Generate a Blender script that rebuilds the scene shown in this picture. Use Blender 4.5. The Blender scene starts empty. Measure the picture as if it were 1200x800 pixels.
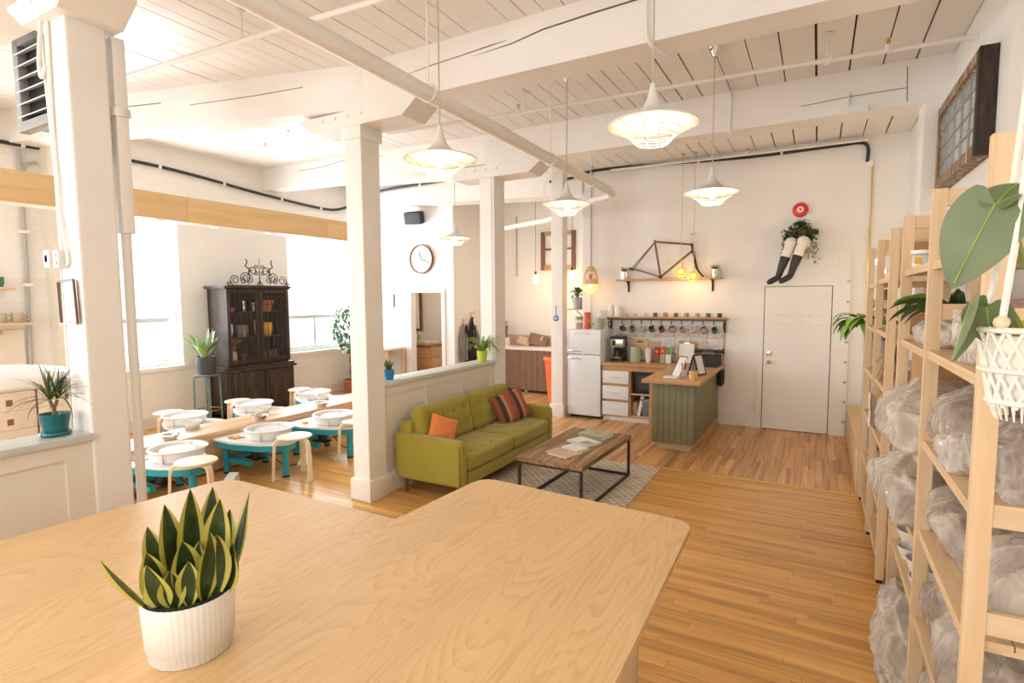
import bpy, bmesh, math, random
from mathutils import Vector, Matrix, noise
S = bpy.context.scene
C = S.collection
PI = math.pi
R = math.radians

# ---------------------------------------------------------------- camera
cam = bpy.data.cameras.new('camera'); cam_o = bpy.data.objects.new('camera', cam); C.objects.link(cam_o)
cam.sensor_width = 36.0; cam.lens = 642.56 / 1200 * 36; cam.clip_start = 0.05; cam.clip_end = 200
def _cam():
    yaw, pit, rol = R(29.111), R(4.54), R(-0.372)
    w = Vector((-math.sin(yaw)*math.cos(pit), math.cos(yaw)*math.cos(pit), -math.sin(pit)))
    r = Vector((math.cos(yaw), math.sin(yaw), 0)); u = r.cross(w)
    r2 = r*math.cos(rol) + u*math.sin(rol); u2 = -r*math.sin(rol) + u*math.cos(rol)
    m = Matrix.Identity(4)
    for i in range(3):
        m[i][0] = r2[i]; m[i][1] = u2[i]; m[i][2] = -w[i]
    m[2][3] = 1.9
    return m
cam_o.matrix_world = _cam()
S.camera = cam_o

# ---------------------------------------------------------------- light and exposure
S.view_settings.view_transform = 'Standard'; S.view_settings.look = 'None'
S.view_settings.gamma = 1.0; S.view_settings.use_curve_mapping = False
S.view_settings.exposure = -0.9
wd = bpy.data.worlds.new('sky'); S.world = wd; wd.use_nodes = True
wd.node_tree.nodes['Background'].inputs[0].default_value = (0.93, 0.97, 1.0, 1)
wd.node_tree.nodes['Background'].inputs[1].default_value = 4.0
def area(name, loc, rot, sx, sy, power, col):
    l = bpy.data.lights.new(name, 'AREA'); l.shape = 'RECTANGLE'; l.size = sx; l.size_y = sy
    l.energy = power; l.color = col
    o = bpy.data.objects.new(name, l); o.location = loc; o.rotation_euler = rot; C.objects.link(o)
    return o
DAY = (0.94, 0.97, 1.0)
# daylight through the three windows of the left wall and the tall windows behind the camera
area('daylight_left_rear', (-8.85, 7.8, 2.0), (0, R(-90), 0), 2.2, 1.7, 290, DAY)
area('daylight_left_mid', (-8.85, 4.3, 2.0), (0, R(-90), 0), 2.2, 1.1, 300, DAY)
area('daylight_left_front', (-8.85, 0.3, 2.0), (0, R(-90), 0), 2.2, 2.6, 300, DAY)
area('daylight_front_a', (-5.4, -3.35, 2.1), (R(90), 0, 0), 2.6, 2.4, 210, (1.0, 0.98, 0.95))
area('daylight_front_b', (-1.4, -3.35, 2.1), (R(90), 0, 0), 2.6, 2.4, 165, (1.0, 0.98, 0.95))

# ---------------------------------------------------------------- materials
MATS = {}
def _nt(name):
    m = bpy.data.materials.new(name); m.use_nodes = True
    nt = m.node_tree; b = nt.nodes['Principled BSDF']
    MATS[name] = m
    return m, nt, b
def N(nt, t, **kw):
    n = nt.nodes.new(t)
    for k, v in kw.items(): setattr(n, k, v)
    return n
def L(nt, a, b): nt.links.new(a, b)
def coords(nt, kind='Object', scale=(1, 1, 1), rot=(0, 0, 0), rnd=0.0):
    if kind == 'Position': out = N(nt, 'ShaderNodeNewGeometry').outputs['Position']
    else: out = N(nt, 'ShaderNodeTexCoord').outputs[kind]
    if rnd:
        oi = N(nt, 'ShaderNodeObjectInfo'); ge = N(nt, 'ShaderNodeNewGeometry')
        ad = N(nt, 'ShaderNodeMath', operation='ADD'); L(nt, oi.outputs['Random'], ad.inputs[0]); L(nt, ge.outputs['Random Per Island'], ad.inputs[1])
        mu = N(nt, 'ShaderNodeMath', operation='MULTIPLY'); mu.inputs[1].default_value = rnd; L(nt, ad.outputs[0], mu.inputs[0])
        va = N(nt, 'ShaderNodeVectorMath', operation='ADD'); L(nt, out, va.inputs[0]); L(nt, mu.outputs[0], va.inputs[1]); out = va.outputs[0]
    mp = N(nt, 'ShaderNodeMapping'); L(nt, out, mp.inputs[0])
    mp.inputs['Scale'].default_value = scale; mp.inputs['Rotation'].default_value = rot
    return mp.outputs[0]
def bump(nt, b, h, strength, dist=0.01):
    bp = N(nt, 'ShaderNodeBump'); bp.inputs['Strength'].default_value = strength; bp.inputs['Distance'].default_value = dist
    L(nt, h, bp.inputs['Height']); L(nt, bp.outputs[0], b.inputs['Normal'])
def ramp(nt, fac, stops):
    r = N(nt, 'ShaderNodeValToRGB'); e = r.color_ramp.elements
    while len(e) < len(stops): e.new(0.5)
    for i, (p, c) in enumerate(stops): e[i].position = p; e[i].color = (*c, 1)
    L(nt, fac, r.inputs[0]); return r.outputs[0]
def c4(c): return (*c, 1)
def plain(name, col, rough=0.5, metal=0.0, var=0.0, vs=6.0, bs=0.0, bscale=40.0, spec=None, coat=0.0):
    m, nt, b = _nt(name)
    b.inputs['Base Color'].default_value = c4(col); b.inputs['Roughness'].default_value = rough; b.inputs['Metallic'].default_value = metal
    if spec is not None: b.inputs['Specular IOR Level'].default_value = spec
    if coat: b.inputs['Coat Weight'].default_value = coat
    if var or bs:
        v = coords(nt, 'Object')
        n = N(nt, 'ShaderNodeTexNoise'); n.inputs['Scale'].default_value = vs; n.inputs['Detail'].default_value = 4; L(nt, v, n.inputs['Vector'])
        if var:
            L(nt, ramp(nt, n.outputs['Fac'], [(0.3, tuple(x*(1-var) for x in col)), (0.7, tuple(min(1, x*(1+var)) for x in col))]), b.inputs['Base Color'])
        if bs:
            n2 = N(nt, 'ShaderNodeTexNoise'); n2.inputs['Scale'].default_value = bscale; n2.inputs['Detail'].default_value = 5; L(nt, v, n2.inputs['Vector'])
            bump(nt, b, n2.outputs['Fac'], bs)
    return m
def wood(name, c1, c2, axis='X', s=9.0, stretch=12.0, rough=0.5, kind='Object', rnd=7.0, vary=0.18, bs=0.15, c3=None, coat=0.0, spec=0.5, knots=0.0):
    m, nt, b = _nt(name)
    sc = [s, s, s]; sc['XYZ'.index(axis)] = s/stretch
    v = coords(nt, kind, tuple(sc), rnd=rnd)
    n = N(nt, 'ShaderNodeTexNoise'); n.inputs['Scale'].default_value = 1.0; n.inputs['Detail'].default_value = 6; n.inputs['Distortion'].default_value = 0.6
    L(nt, v, n.inputs['Vector'])
    n2 = N(nt, 'ShaderNodeTexNoise'); n2.inputs['Scale'].default_value = 6.0; n2.inputs['Detail'].default_value = 3; L(nt, v, n2.inputs['Vector'])
    mx = N(nt, 'ShaderNodeMath', operation='MULTIPLY_ADD'); L(nt, n2.outputs['Fac'], mx.inputs[0]); mx.inputs[1].default_value = 0.35
    L(nt, n.outputs['Fac'], mx.inputs[2])
    st = [(0.45, c1), (0.85, c2)] if c3 is None else [(0.42, c1), (0.66, c2), (0.86, c3)]
    col = ramp(nt, mx.outputs[0], st)
    if vary:
        oi = N(nt, 'ShaderNodeObjectInfo'); ge = N(nt, 'ShaderNodeNewGeometry')
        ad = N(nt, 'ShaderNodeMath', operation='ADD'); L(nt, oi.outputs['Random'], ad.inputs[0]); L(nt, ge.outputs['Random Per Island'], ad.inputs[1])
        fr = N(nt, 'ShaderNodeMath', operation='FRACT'); L(nt, ad.outputs[0], fr.inputs[0])
        mr = N(nt, 'ShaderNodeMapRange'); mr.inputs['To Min'].default_value = 1-vary; mr.inputs['To Max'].default_value = 1+vary; L(nt, fr.outputs[0], mr.inputs['Value'])
        h = N(nt, 'ShaderNodeHueSaturation'); L(nt, mr.outputs[0], h.inputs['Value']); L(nt, col, h.inputs['Color']); col = h.outputs[0]
    if knots:
        vo = N(nt, 'ShaderNodeTexVoronoi'); vo.inputs['Scale'].default_value = knots
        sk = [1.0, 1.0, 1.0]; sk['XYZ'.index(axis)] = 0.5
        L(nt, coords(nt, kind, tuple(sk), rnd=rnd), vo.inputs['Vector'])
        f = ramp(nt, vo.outputs['Distance'], [(0.02, (1, 1, 1)), (0.09, (0, 0, 0))])
        mm = N(nt, 'ShaderNodeMix', data_type='RGBA'); L(nt, f, mm.inputs['Factor']); L(nt, col, mm.inputs[6]); mm.inputs[7].default_value = (0.22, 0.1, 0.035, 1); col = mm.outputs[2]
    L(nt, col, b.inputs['Base Color']); b.inputs['Roughness'].default_value = rough; b.inputs['Specular IOR Level'].default_value = spec
    if coat: b.inputs['Coat Weight'].default_value = coat; b.inputs['Coat Roughness'].default_value = 0.25
    if bs: bump(nt, b, n.outputs['Fac'], bs, 0.004)
    return m
def emit(name, col, strength):
    m, nt, b = _nt(name)
    b.inputs['Base Color'].default_value = c4(col); b.inputs['Emission Color'].default_value = c4(col); b.inputs['Emission Strength'].default_value = strength
    return m
def glass(name, col=(1, 1, 1), rough=0.02, clear=0.8):
    m, nt, b = _nt(name)
    b.inputs['Base Color'].default_value = c4(col); b.inputs['Roughness'].default_value = rough
    t = N(nt, 'ShaderNodeBsdfTransparent'); t.inputs[0].default_value = c4(col)
    mx = N(nt, 'ShaderNodeMixShader'); mx.inputs[0].default_value = 1-clear
    L(nt, t.outputs[0], mx.inputs[1]); L(nt, b.outputs[0], mx.inputs[2])
    L(nt, mx.outputs[0], nt.nodes['Material Output'].inputs[0])
    return m
plain('white_paint', (0.87, 0.84, 0.795), 0.45, var=0.025, vs=3, bs=0.12, bscale=18)
plain('wall_paint', (0.88, 0.86, 0.825), 0.6, var=0.02, vs=1.5, bs=0.06, bscale=25)
plain('trim_paint', (0.87, 0.84, 0.79), 0.4)
plain('ledge_paint', (0.62, 0.64, 0.60), 0.35, var=0.04)
plain('cream_panel', (0.80, 0.74, 0.64), 0.5, bs=0.05)
plain('dark_gap', (0.10, 0.065, 0.04), 0.9)
plain('beam_crack', (0.16, 0.10, 0.06), 0.9)
def brick_white():
    m, nt, b = _nt('white_brick')
    b.inputs['Roughness'].default_value = 0.55
    v = coords(nt, 'Position', (1, 1, 1))
    sx = N(nt, 'ShaderNodeSeparateXYZ'); L(nt, v, sx.inputs[0])
    ad = N(nt, 'ShaderNodeMath', operation='ADD'); L(nt, sx.outputs[0], ad.inputs[0]); L(nt, sx.outputs[1], ad.inputs[1])
    cb = N(nt, 'ShaderNodeCombineXYZ'); L(nt, ad.outputs[0], cb.inputs[0]); L(nt, sx.outputs[2], cb.inputs[1])
    br = N(nt, 'ShaderNodeTexBrick'); L(nt, cb.outputs[0], br.inputs['Vector']); br.inputs['Scale'].default_value = 1
    br.inputs['Brick Width'].default_value = 0.21; br.inputs['Row Height'].default_value = 0.075; br.inputs['Mortar Size'].default_value = 0.006; br.inputs['Mortar Smooth'].default_value = 0.6
    br.inputs['Color1'].default_value = (0.87, 0.85, 0.81, 1); br.inputs['Color2'].default_value = (0.855, 0.83, 0.79, 1); br.inputs['Mortar'].default_value = (0.84, 0.81, 0.765, 1)
    L(nt, br.outputs['Color'], b.inputs['Base Color'])
    iv = N(nt, 'ShaderNodeMath', operation='SUBTRACT'); iv.inputs[0].default_value = 1; L(nt, br.outputs['Fac'], iv.inputs[1])
    bump(nt, b, iv.outputs[0], 0.3, 0.005)
brick_white()
wood('floor_front', (0.80, 0.48, 0.165), (0.71, 0.385, 0.115), 'X', 16, 22, 0.33, 'Position', 13, 0.11, 0.05, c3=(0.52, 0.25, 0.065), spec=0.45)
wood('floor_back', (0.78, 0.475, 0.22), (0.66, 0.355, 0.14), 'Y', 16, 22, 0.33, 'Position', 13, 0.20, 0.05, c3=(0.42, 0.185, 0.07), spec=0.45)
def plywood():
    m, nt, b = _nt('plywood')
    v = coords(nt, 'Object', (2.6, 0.42, 1.0))
    n = N(nt, 'ShaderNodeTexNoise'); n.inputs['Scale'].default_value = 1.6; n.inputs['Detail'].default_value = 2.2; n.inputs['Roughness'].default_value = 0.45; n.inputs['Distortion'].default_value = 0.5; L(nt, v, n.inputs['Vector'])
    mu = N(nt, 'ShaderNodeMath', operation='MULTIPLY'); L(nt, n.outputs['Fac'], mu.inputs[0]); mu.inputs[1].default_value = 26.0
    fr = N(nt, 'ShaderNodeMath', operation='FRACT'); L(nt, mu.outputs[0], fr.inputs[0])
    v2 = coords(nt, 'Object', (90, 4, 4)); n2 = N(nt, 'ShaderNodeTexNoise'); n2.inputs['Scale'].default_value = 1.0; n2.inputs['Detail'].default_value = 4; L(nt, v2, n2.inputs['Vector'])
    ad = N(nt, 'ShaderNodeMath', operation='MULTIPLY_ADD'); L(nt, n2.outputs['Fac'], ad.inputs[0]); ad.inputs[1].default_value = 0.9; sm_ = N(nt, 'ShaderNodeMath', operation='MULTIPLY'); sm_.inputs[1].default_value = 0.5; L(nt, fr.outputs[0], sm_.inputs[0]); L(nt, sm_.outputs[0], ad.inputs[2])
    c1 = ramp(nt, ad.outputs[0], [(0.1, (0.735, 0.505, 0.265)), (0.7, (0.715, 0.475, 0.235)), (1.2, (0.65, 0.40, 0.18))])
    n3 = N(nt, 'ShaderNodeTexNoise'); n3.inputs['Scale'].default_value = 1.3; n3.inputs['Detail'].default_value = 3; L(nt, coords(nt, 'Object', (1.5, 0.5, 1)), n3.inputs['Vector'])
    mr = N(nt, 'ShaderNodeMapRange'); mr.inputs['From Min'].default_value = 0.3; mr.inputs['From Max'].default_value = 0.7; mr.inputs['To Min'].default_value = 0.92; mr.inputs['To Max'].default_value = 1.07; L(nt, n3.outputs['Fac'], mr.inputs['Value'])
    h = N(nt, 'ShaderNodeHueSaturation'); L(nt, mr.outputs[0], h.inputs['Value']); L(nt, c1, h.inputs['Color'])
    L(nt, h.outputs[0], b.inputs['Base Color']); b.inputs['Roughness'].default_value = 0.5
plywood()
wood('pine', (0.77, 0.59, 0.39), (0.69, 0.48, 0.27), 'Z', 26, 18, 0.5, 'Object', 5, 0.06, 0.05)
wood('pine_x', (0.77, 0.58, 0.375), (0.69, 0.47, 0.26), 'X', 26, 18, 0.5, 'Object', 5, 0.06, 0.05)
wood('pine_y', (0.77, 0.58, 0.375), (0.68, 0.465, 0.255), 'Y', 26, 18, 0.5, 'Object', 5, 0.06, 0.05)
wood('pine_board', (0.86, 0.63, 0.35), (0.77, 0.51, 0.24), 'Y', 14, 14, 0.5, 'Object', 5, 0.07, 0.05, knots=2.2)
wood('birch', (0.82, 0.68, 0.50), (0.74, 0.58, 0.39), 'X', 18, 10, 0.4, 'Object', 5, 0.05, 0.03)
wood('splash_wood', (0.82, 0.60, 0.38), (0.70, 0.44, 0.24), 'Y', 12, 12, 0.38, 'Object', 5, 0.08, 0.05, knots=1.8)
wood('counter_wood', (0.60, 0.36, 0.165), (0.45, 0.24, 0.09), 'X', 18, 10, 0.4, 'Object', 5, 0.1, 0.04)
wood('reclaimed', (0.44, 0.28, 0.155), (0.31, 0.18, 0.09), 'Y', 20, 14, 0.6, 'Object', 5, 0.25, 0.3, c3=(0.15, 0.08, 0.04))
wood('dark_wood', (0.045, 0.029, 0.021), (0.028, 0.017, 0.012), 'Z', 18, 8, 0.55, 'Object', 5, 0.15, 0.2, c3=(0.075, 0.05, 0.037), spec=0.35)
wood('walnut', (0.26, 0.125, 0.05), (0.16, 0.07, 0.028), 'Z', 24, 12, 0.45, 'Object', 5, 0.08, 0.1)
wood('oak', (0.62, 0.36, 0.16), (0.5, 0.26, 0.1), 'X', 22, 12, 0.45, 'Object', 5, 0.05, 0.05)
wood('old_frame', (0.33, 0.2, 0.1), (0.2, 0.11, 0.05), 'Z', 30, 8, 0.7, 'Object', 5, 0.1, 0.3, c3=(0.62, 0.5, 0.38))
plain('teal', (0.02, 0.33, 0.40), 0.35, var=0.06)
plain('teal_pot', (0.004, 0.13, 0.145), 0.25, var=0.1, vs=12)
plain('white_plastic', (0.84, 0.83, 0.82), 0.3)
plain('white_gloss', (0.85, 0.88, 0.90), 0.22)
plain('fridge_white', (0.84, 0.88, 0.92), 0.25)
plain('ceramic_white', (0.80, 0.76, 0.70), 0.35, bs=0.03)
plain('lamp_white', (0.74, 0.71, 0.65), 0.4)
plain('wire_white', (0.9, 0.87, 0.8), 0.4)
plain('black', (0.018, 0.018, 0.018), 0.4)
plain('black_soft', (0.03, 0.03, 0.032), 0.75)
plain('cable_black', (0.025, 0.03, 0.03), 0.5)
plain('iron', (0.05, 0.035, 0.028), 0.6, metal=0.3, var=0.3, vs=30)
plain('steel', (0.66, 0.66, 0.65), 0.25, metal=1.0)
plain('brass', (0.7, 0.5, 0.18), 0.3, metal=1.0)
plain('chrome', (0.75, 0.76, 0.77), 0.12, metal=1.0)
plain('grey_metal', (0.36, 0.38, 0.39), 0.45, metal=0.4)
plain('grey_paint', (0.43, 0.43, 0.41), 0.5)
plain('charcoal', (0.045, 0.05, 0.058), 0.45, var=0.1)
plain('green_metal', (0.13, 0.24, 0.20), 0.4, var=0.15, vs=20)
plain('speaker_cloth', (0.10, 0.12, 0.12), 0.8)
plain('mirror', (0.9, 0.92, 0.93), 0.03, metal=1.0)
plain('paper', (0.86, 0.85, 0.84), 0.7)
plain('cardboard', (0.47, 0.265, 0.12), 0.75, var=0.05)
plain('cardboard_pale', (0.66, 0.48, 0.32), 0.75, var=0.05)
plain('terracotta', (0.50, 0.155, 0.06), 0.6, var=0.08)
plain('orange_bin', (0.88, 0.16, 0.04), 0.4)
plain('red', (0.72, 0.03, 0.02), 0.3)
plain('coral_red', (0.78, 0.10, 0.05), 0.35)
plain('sage', (0.40, 0.45, 0.31), 0.4)
plain('yellow', (0.75, 0.42, 0.04), 0.5)
plain('lime', (0.50, 0.60, 0.06), 0.35)
plain('blue_pot', (0.03, 0.28, 0.50), 0.35)
plain('blue', (0.02, 0.12, 0.5), 0.2)
plain('soil', (0.03, 0.02, 0.012), 0.95, bs=0.5, bscale=80)
plain('sponge', (0.95, 0.42, 0.03), 0.9)
plain('clay_brown', (0.30, 0.17, 0.105), 0.7, var=0.1)
plain('clay_grey', (0.27, 0.235, 0.20), 0.65, var=0.15)
plain('carton_cream', (0.80, 0.69, 0.56), 0.75, var=0.03)
plain('hand_grey', (0.25, 0.24, 0.23), 0.6)
plain('clay_pale', (0.62, 0.47, 0.37), 0.7, var=0.08)
plain('stone_mug', (0.50, 0.43, 0.32), 0.45, var=0.08)
plain('dark_mug', (0.10, 0.10, 0.09), 0.4, var=0.2)
plain('brown_mug', (0.19, 0.10, 0.055), 0.4, var=0.15)
plain('blue_grey', (0.25, 0.30, 0.33), 0.4)
plain('rust_mug', (0.55, 0.22, 0.06), 0.4)
plain('green_mug', (0.06, 0.22, 0.14), 0.3)
plain('navy', (0.04, 0.06, 0.10), 0.8)
plain('apron_grey', (0.28, 0.26, 0.28), 0.85)
plain('apron_black', (0.02, 0.022, 0.028), 0.85)
plain('skin_white', (0.84, 0.79, 0.73), 0.35)
plain('stocking', (0.035, 0.032, 0.03), 0.55, var=0.15, vs=60)
plain('jute', (0.75, 0.67, 0.54), 0.85, bs=0.4, bscale=200)
plain('macrame', (0.86, 0.82, 0.72), 0.85, bs=0.4, bscale=160)
plain('dried', (0.42, 0.27, 0.14), 0.9, var=0.2)
plain('sign_green', (0.1, 0.33, 0.08), 0.5)
plain('crimson', (0.35, 0.02, 0.03), 0.5)
plain('olive', (0.36, 0.42, 0.2), 0.6)
plain('skirt_brown', (0.25, 0.155, 0.10), 0.85, var=0.06, vs=4, bs=0.2, bscale=60)
plain('leaf_dark', (0.045, 0.10, 0.025), 0.4, var=0.25, vs=20)
plain('leaf_mid', (0.11, 0.22, 0.04), 0.4, var=0.25, vs=20)
plain('leaf_bright', (0.24, 0.40, 0.06), 0.4, var=0.2, vs=20)
plain('leaf_silver', (0.30, 0.40, 0.27), 0.4, var=0.2, vs=20)
plain('leaf_monstera', (0.125, 0.165, 0.065), 0.42, var=0.12, vs=10)
plain('leaf_yellow', (0.62, 0.40, 0.03), 0.45)
plain('leaf_edge', (0.52, 0.47, 0.09), 0.4)
plain('leaf_core', (0.03, 0.055, 0.012), 0.32, var=0.4, vs=40)
plain('leaf_olive', (0.10, 0.14, 0.025), 0.4, var=0.25, vs=14)
plain('stem_brown', (0.23, 0.13, 0.06), 0.8)
plain('stem_green', (0.2, 0.26, 0.06), 0.5)
glass('window_glass', (1, 1, 1), 0.02, 0.975)
glass('cabinet_glass', (1, 1, 1), 0.02, 0.985)
plain('sash_shade_grey', (0.66, 0.69, 0.72), 0.4)  # white sashes; base colour darkened to grey-blue against the blown-out window light
plain('dark_seat', (0.12, 0.115, 0.11), 0.5)
plain('leaf_ficus', (0.16, 0.25, 0.14), 0.4, var=0.3, vs=20)
glass('clear_glass', (0.93, 0.96, 0.95), 0.04, 0.72)
glass('amber_glass', (1.0, 0.72, 0.28), 0.05, 0.6)
glass('wicker_glass', (0.95, 0.8, 0.6), 0.1, 0.45)
emit('bulb', (1.0, 0.80, 0.50), 14.0)
emit('bulb_soft', (1.0, 0.72, 0.42), 14.0)
emit('spot_lens', (1.0, 0.95, 0.85), 10.0)
def bag_mat(name, op, tint):
    # thin polythene: clear face on, whiter at grazing angles; crease highlights painted in as opaque white streaks
    m, nt, b = _nt(name)
    b.inputs['Base Color'].default_value = c4(tint); b.inputs['Roughness'].default_value = 0.16
    v = coords(nt, 'Object', (1, 1, 0.6), rnd=5)
    hs = []
    for sc_, di in ((2.6, 1.2), (7, 1.6)):
        n = N(nt, 'ShaderNodeTexNoise'); n.inputs['Scale'].default_value = sc_; n.inputs['Detail'].default_value = 3; n.inputs['Distortion'].default_value = di; L(nt, v, n.inputs['Vector'])
        a = N(nt, 'ShaderNodeMath', operation='SUBTRACT'); L(nt, n.outputs['Fac'], a.inputs[0]); a.inputs[1].default_value = 0.5
        c = N(nt, 'ShaderNodeMath', operation='ABSOLUTE'); L(nt, a.outputs[0], c.inputs[0])
        mr = N(nt, 'ShaderNodeMapRange'); mr.inputs['From Min'].default_value = 0.0; mr.inputs['From Max'].default_value = 0.13; mr.inputs['To Min'].default_value = 1.0; mr.inputs['To Max'].default_value = 0.0; L(nt, c.outputs[0], mr.inputs['Value']); hs.append(mr.outputs[0])
    mx_ = N(nt, 'ShaderNodeMath', operation='MULTIPLY_ADD'); L(nt, hs[1], mx_.inputs[0]); mx_.inputs[1].default_value = 0.5; L(nt, hs[0], mx_.inputs[2])
    bp = N(nt, 'ShaderNodeBump'); bp.inputs['Strength'].default_value = 0.8; bp.inputs['Distance'].default_value = 0.02; L(nt, mx_.outputs[0], bp.inputs['Height']); b.inputs['Specular IOR Level'].default_value = 0.1; b.inputs['Roughness'].default_value = 0.6
    pw = N(nt, 'ShaderNodeMath', operation='POWER'); L(nt, mx_.outputs[0], pw.inputs[0]); pw.inputs[1].default_value = 2.5
    m1 = N(nt, 'ShaderNodeMath', operation='MULTIPLY_ADD'); L(nt, pw.outputs[0], m1.inputs[0]); m1.inputs[1].default_value = 0.22; m1.inputs[2].default_value = op
    lw = N(nt, 'ShaderNodeLayerWeight'); lw.inputs['Blend'].default_value = 0.25
    ad = N(nt, 'ShaderNodeMath', operation='MULTIPLY_ADD', use_clamp=True); L(nt, lw.outputs['Facing'], ad.inputs[0]); ad.inputs[1].default_value = 0.25; L(nt, m1.outputs[0], ad.inputs[2])
    t = N(nt, 'ShaderNodeBsdfTransparent'); tl = N(nt, 'ShaderNodeBsdfTranslucent'); tl.inputs[0].default_value = c4(tint)
    m0 = N(nt, 'ShaderNodeMixShader'); m0.inputs[0].default_value = 0.45; L(nt, b.outputs[0], m0.inputs[1]); L(nt, tl.outputs[0], m0.inputs[2])
    mx = N(nt, 'ShaderNodeMixShader'); L(nt, ad.outputs[0], mx.inputs[0]); L(nt, t.outputs[0], mx.inputs[1]); L(nt, m0.outputs[0], mx.inputs[2])
    gl = N(nt, 'ShaderNodeBsdfGlossy'); gl.inputs['Roughness'].default_value = 0.13; L(nt, bp.outputs[0], gl.inputs['Normal'])
    fn = N(nt, 'ShaderNodeFresnel'); fn.inputs['IOR'].default_value = 1.5; L(nt, bp.outputs[0], fn.inputs['Normal'])
    f2 = N(nt, 'ShaderNodeMath', operation='MULTIPLY_ADD', use_clamp=True); L(nt, fn.outputs[0], f2.inputs[0]); f2.inputs[1].default_value = 0.65; f2.inputs[2].default_value = 0.0
    mg = N(nt, 'ShaderNodeMixShader'); L(nt, f2.outputs[0], mg.inputs[0]); L(nt, mx.outputs[0], mg.inputs[1]); L(nt, gl.outputs[0], mg.inputs[2])
    L(nt, mg.outputs[0], nt.nodes['Material Output'].inputs[0])
bag_mat('bag_clear', 0.22, (1.0, 0.92, 0.82))
bag_mat('bag_milky', 0.52, (1.0, 0.93, 0.84))
def fabric(name, col, dark=0.82, s=420, rough=0.9):
    m, nt, b = _nt(name)
    v = coords(nt, 'Object')
    n = N(nt, 'ShaderNodeTexNoise'); n.inputs['Scale'].default_value = s; n.inputs['Detail'].default_value = 2; L(nt, v, n.inputs['Vector'])
    L(nt, ramp(nt, n.outputs['Fac'], [(0.35, tuple(x*dark for x in col)), (0.65, col)]), b.inputs['Base Color'])
    b.inputs['Roughness'].default_value = rough; b.inputs['Sheen Weight'].default_value = 0.25
    bump(nt, b, n.outputs['Fac'], 0.25, 0.002)
fabric('sofa_fabric', (0.37, 0.31, 0.032))
fabric('orange_fabric', (0.85, 0.26, 0.07))
def tongue_green():
    plain('green_board', (0.215, 0.205, 0.11), 0.5, var=0.1, vs=5, bs=0.08)
tongue_green()
def kilim():
    m, nt, b = _nt('kilim')
    v = coords(nt, 'Object', (1, 1, 1), rot=(0, 0, 0))
    s = N(nt, 'ShaderNodeSeparateXYZ'); L(nt, v, s.inputs[0])
    tri = N(nt, 'ShaderNodeMath', operation='PINGPONG'); L(nt, s.outputs[2], tri.inputs[0]); tri.inputs[1].default_value = 0.014
    k = N(nt, 'ShaderNodeMath', operation='MULTIPLY_ADD'); L(nt, tri.outputs[0], k.inputs[0]); k.inputs[1].default_value = 1.0; L(nt, s.outputs[0], k.inputs[2])
    w = N(nt, 'ShaderNodeMath', operation='WRAP'); L(nt, k.outputs[0], w.inputs[0]); w.inputs[1].default_value = 0.0; w.inputs[2].default_value = 0.2
    d = N(nt, 'ShaderNodeMath', operation='MULTIPLY'); L(nt, w.outputs[0], d.inputs[0]); d.inputs[1].default_value = 4.0
    r = N(nt, 'ShaderNodeValToRGB'); r.color_ramp.interpolation = 'CONSTANT'; e = r.color_ramp.elements
    st = [(0, (0.33, 0.085, 0.05)), (0.18, (0.06, 0.04, 0.035)), (0.42, (0.50, 0.27, 0.12)), (0.56, (0.37, 0.10, 0.055)), (0.78, (0.05, 0.035, 0.03)), (0.92, (0.42, 0.25, 0.13))]
    while len(e) < len(st): e.new(0.5)
    for i, (p, c) in enumerate(st): e[i].position = p; e[i].color = c4(c)
    L(nt, d.outputs[0], r.inputs[0]); L(nt, r.outputs[0], b.inputs['Base Color']); b.inputs['Roughness'].default_value = 0.95
kilim()
def rug_mat():
    m, nt, b = _nt('rug_weave')
    v = coords(nt, 'Object', (1, 1, 1), rot=(0, 0, R(45)))
    s = N(nt, 'ShaderNodeSeparateXYZ'); L(nt, v, s.inputs[0])
    outs = []
    for i in (0, 1):
        p = N(nt, 'ShaderNodeMath', operation='PINGPONG'); L(nt, s.outputs[i], p.inputs[0]); p.inputs[1].default_value = 0.11
        g = N(nt, 'ShaderNodeMath', operation='LESS_THAN'); L(nt, p.outputs[0], g.inputs[0]); g.inputs[1].default_value = 0.013
        g2 = N(nt, 'ShaderNodeMath', operation='COMPARE'); L(nt, p.outputs[0], g2.inputs[0]); g2.inputs[1].default_value = 0.062; g2.inputs[2].default_value = 0.008
        a = N(nt, 'ShaderNodeMath', operation='MAXIMUM'); L(nt, g.outputs[0], a.inputs[0]); L(nt, g2.outputs[0], a.inputs[1]); outs.append(a.outputs[0])
    mx = N(nt, 'ShaderNodeMath', operation='MAXIMUM'); L(nt, outs[0], mx.inputs[0]); L(nt, outs[1], mx.inputs[1])
    n = N(nt, 'ShaderNodeTexNoise'); n.inputs['Scale'].default_value = 160; L(nt, v, n.inputs['Vector'])
    mu = N(nt, 'ShaderNodeMath', operation='MULTIPLY'); L(nt, mx.outputs[0], mu.inputs[0]); L(nt, n.outputs['Fac'], mu.inputs[1])
    L(nt, ramp(nt, mu.outputs[0], [(0.0, (0.53, 0.455, 0.37)), (0.5, (0.76, 0.70, 0.60))]), b.inputs['Base Color']); b.inputs['Roughness'].default_value = 0.95
    bump(nt, b, n.outputs['Fac'], 0.4, 0.004)
rug_mat()
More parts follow.
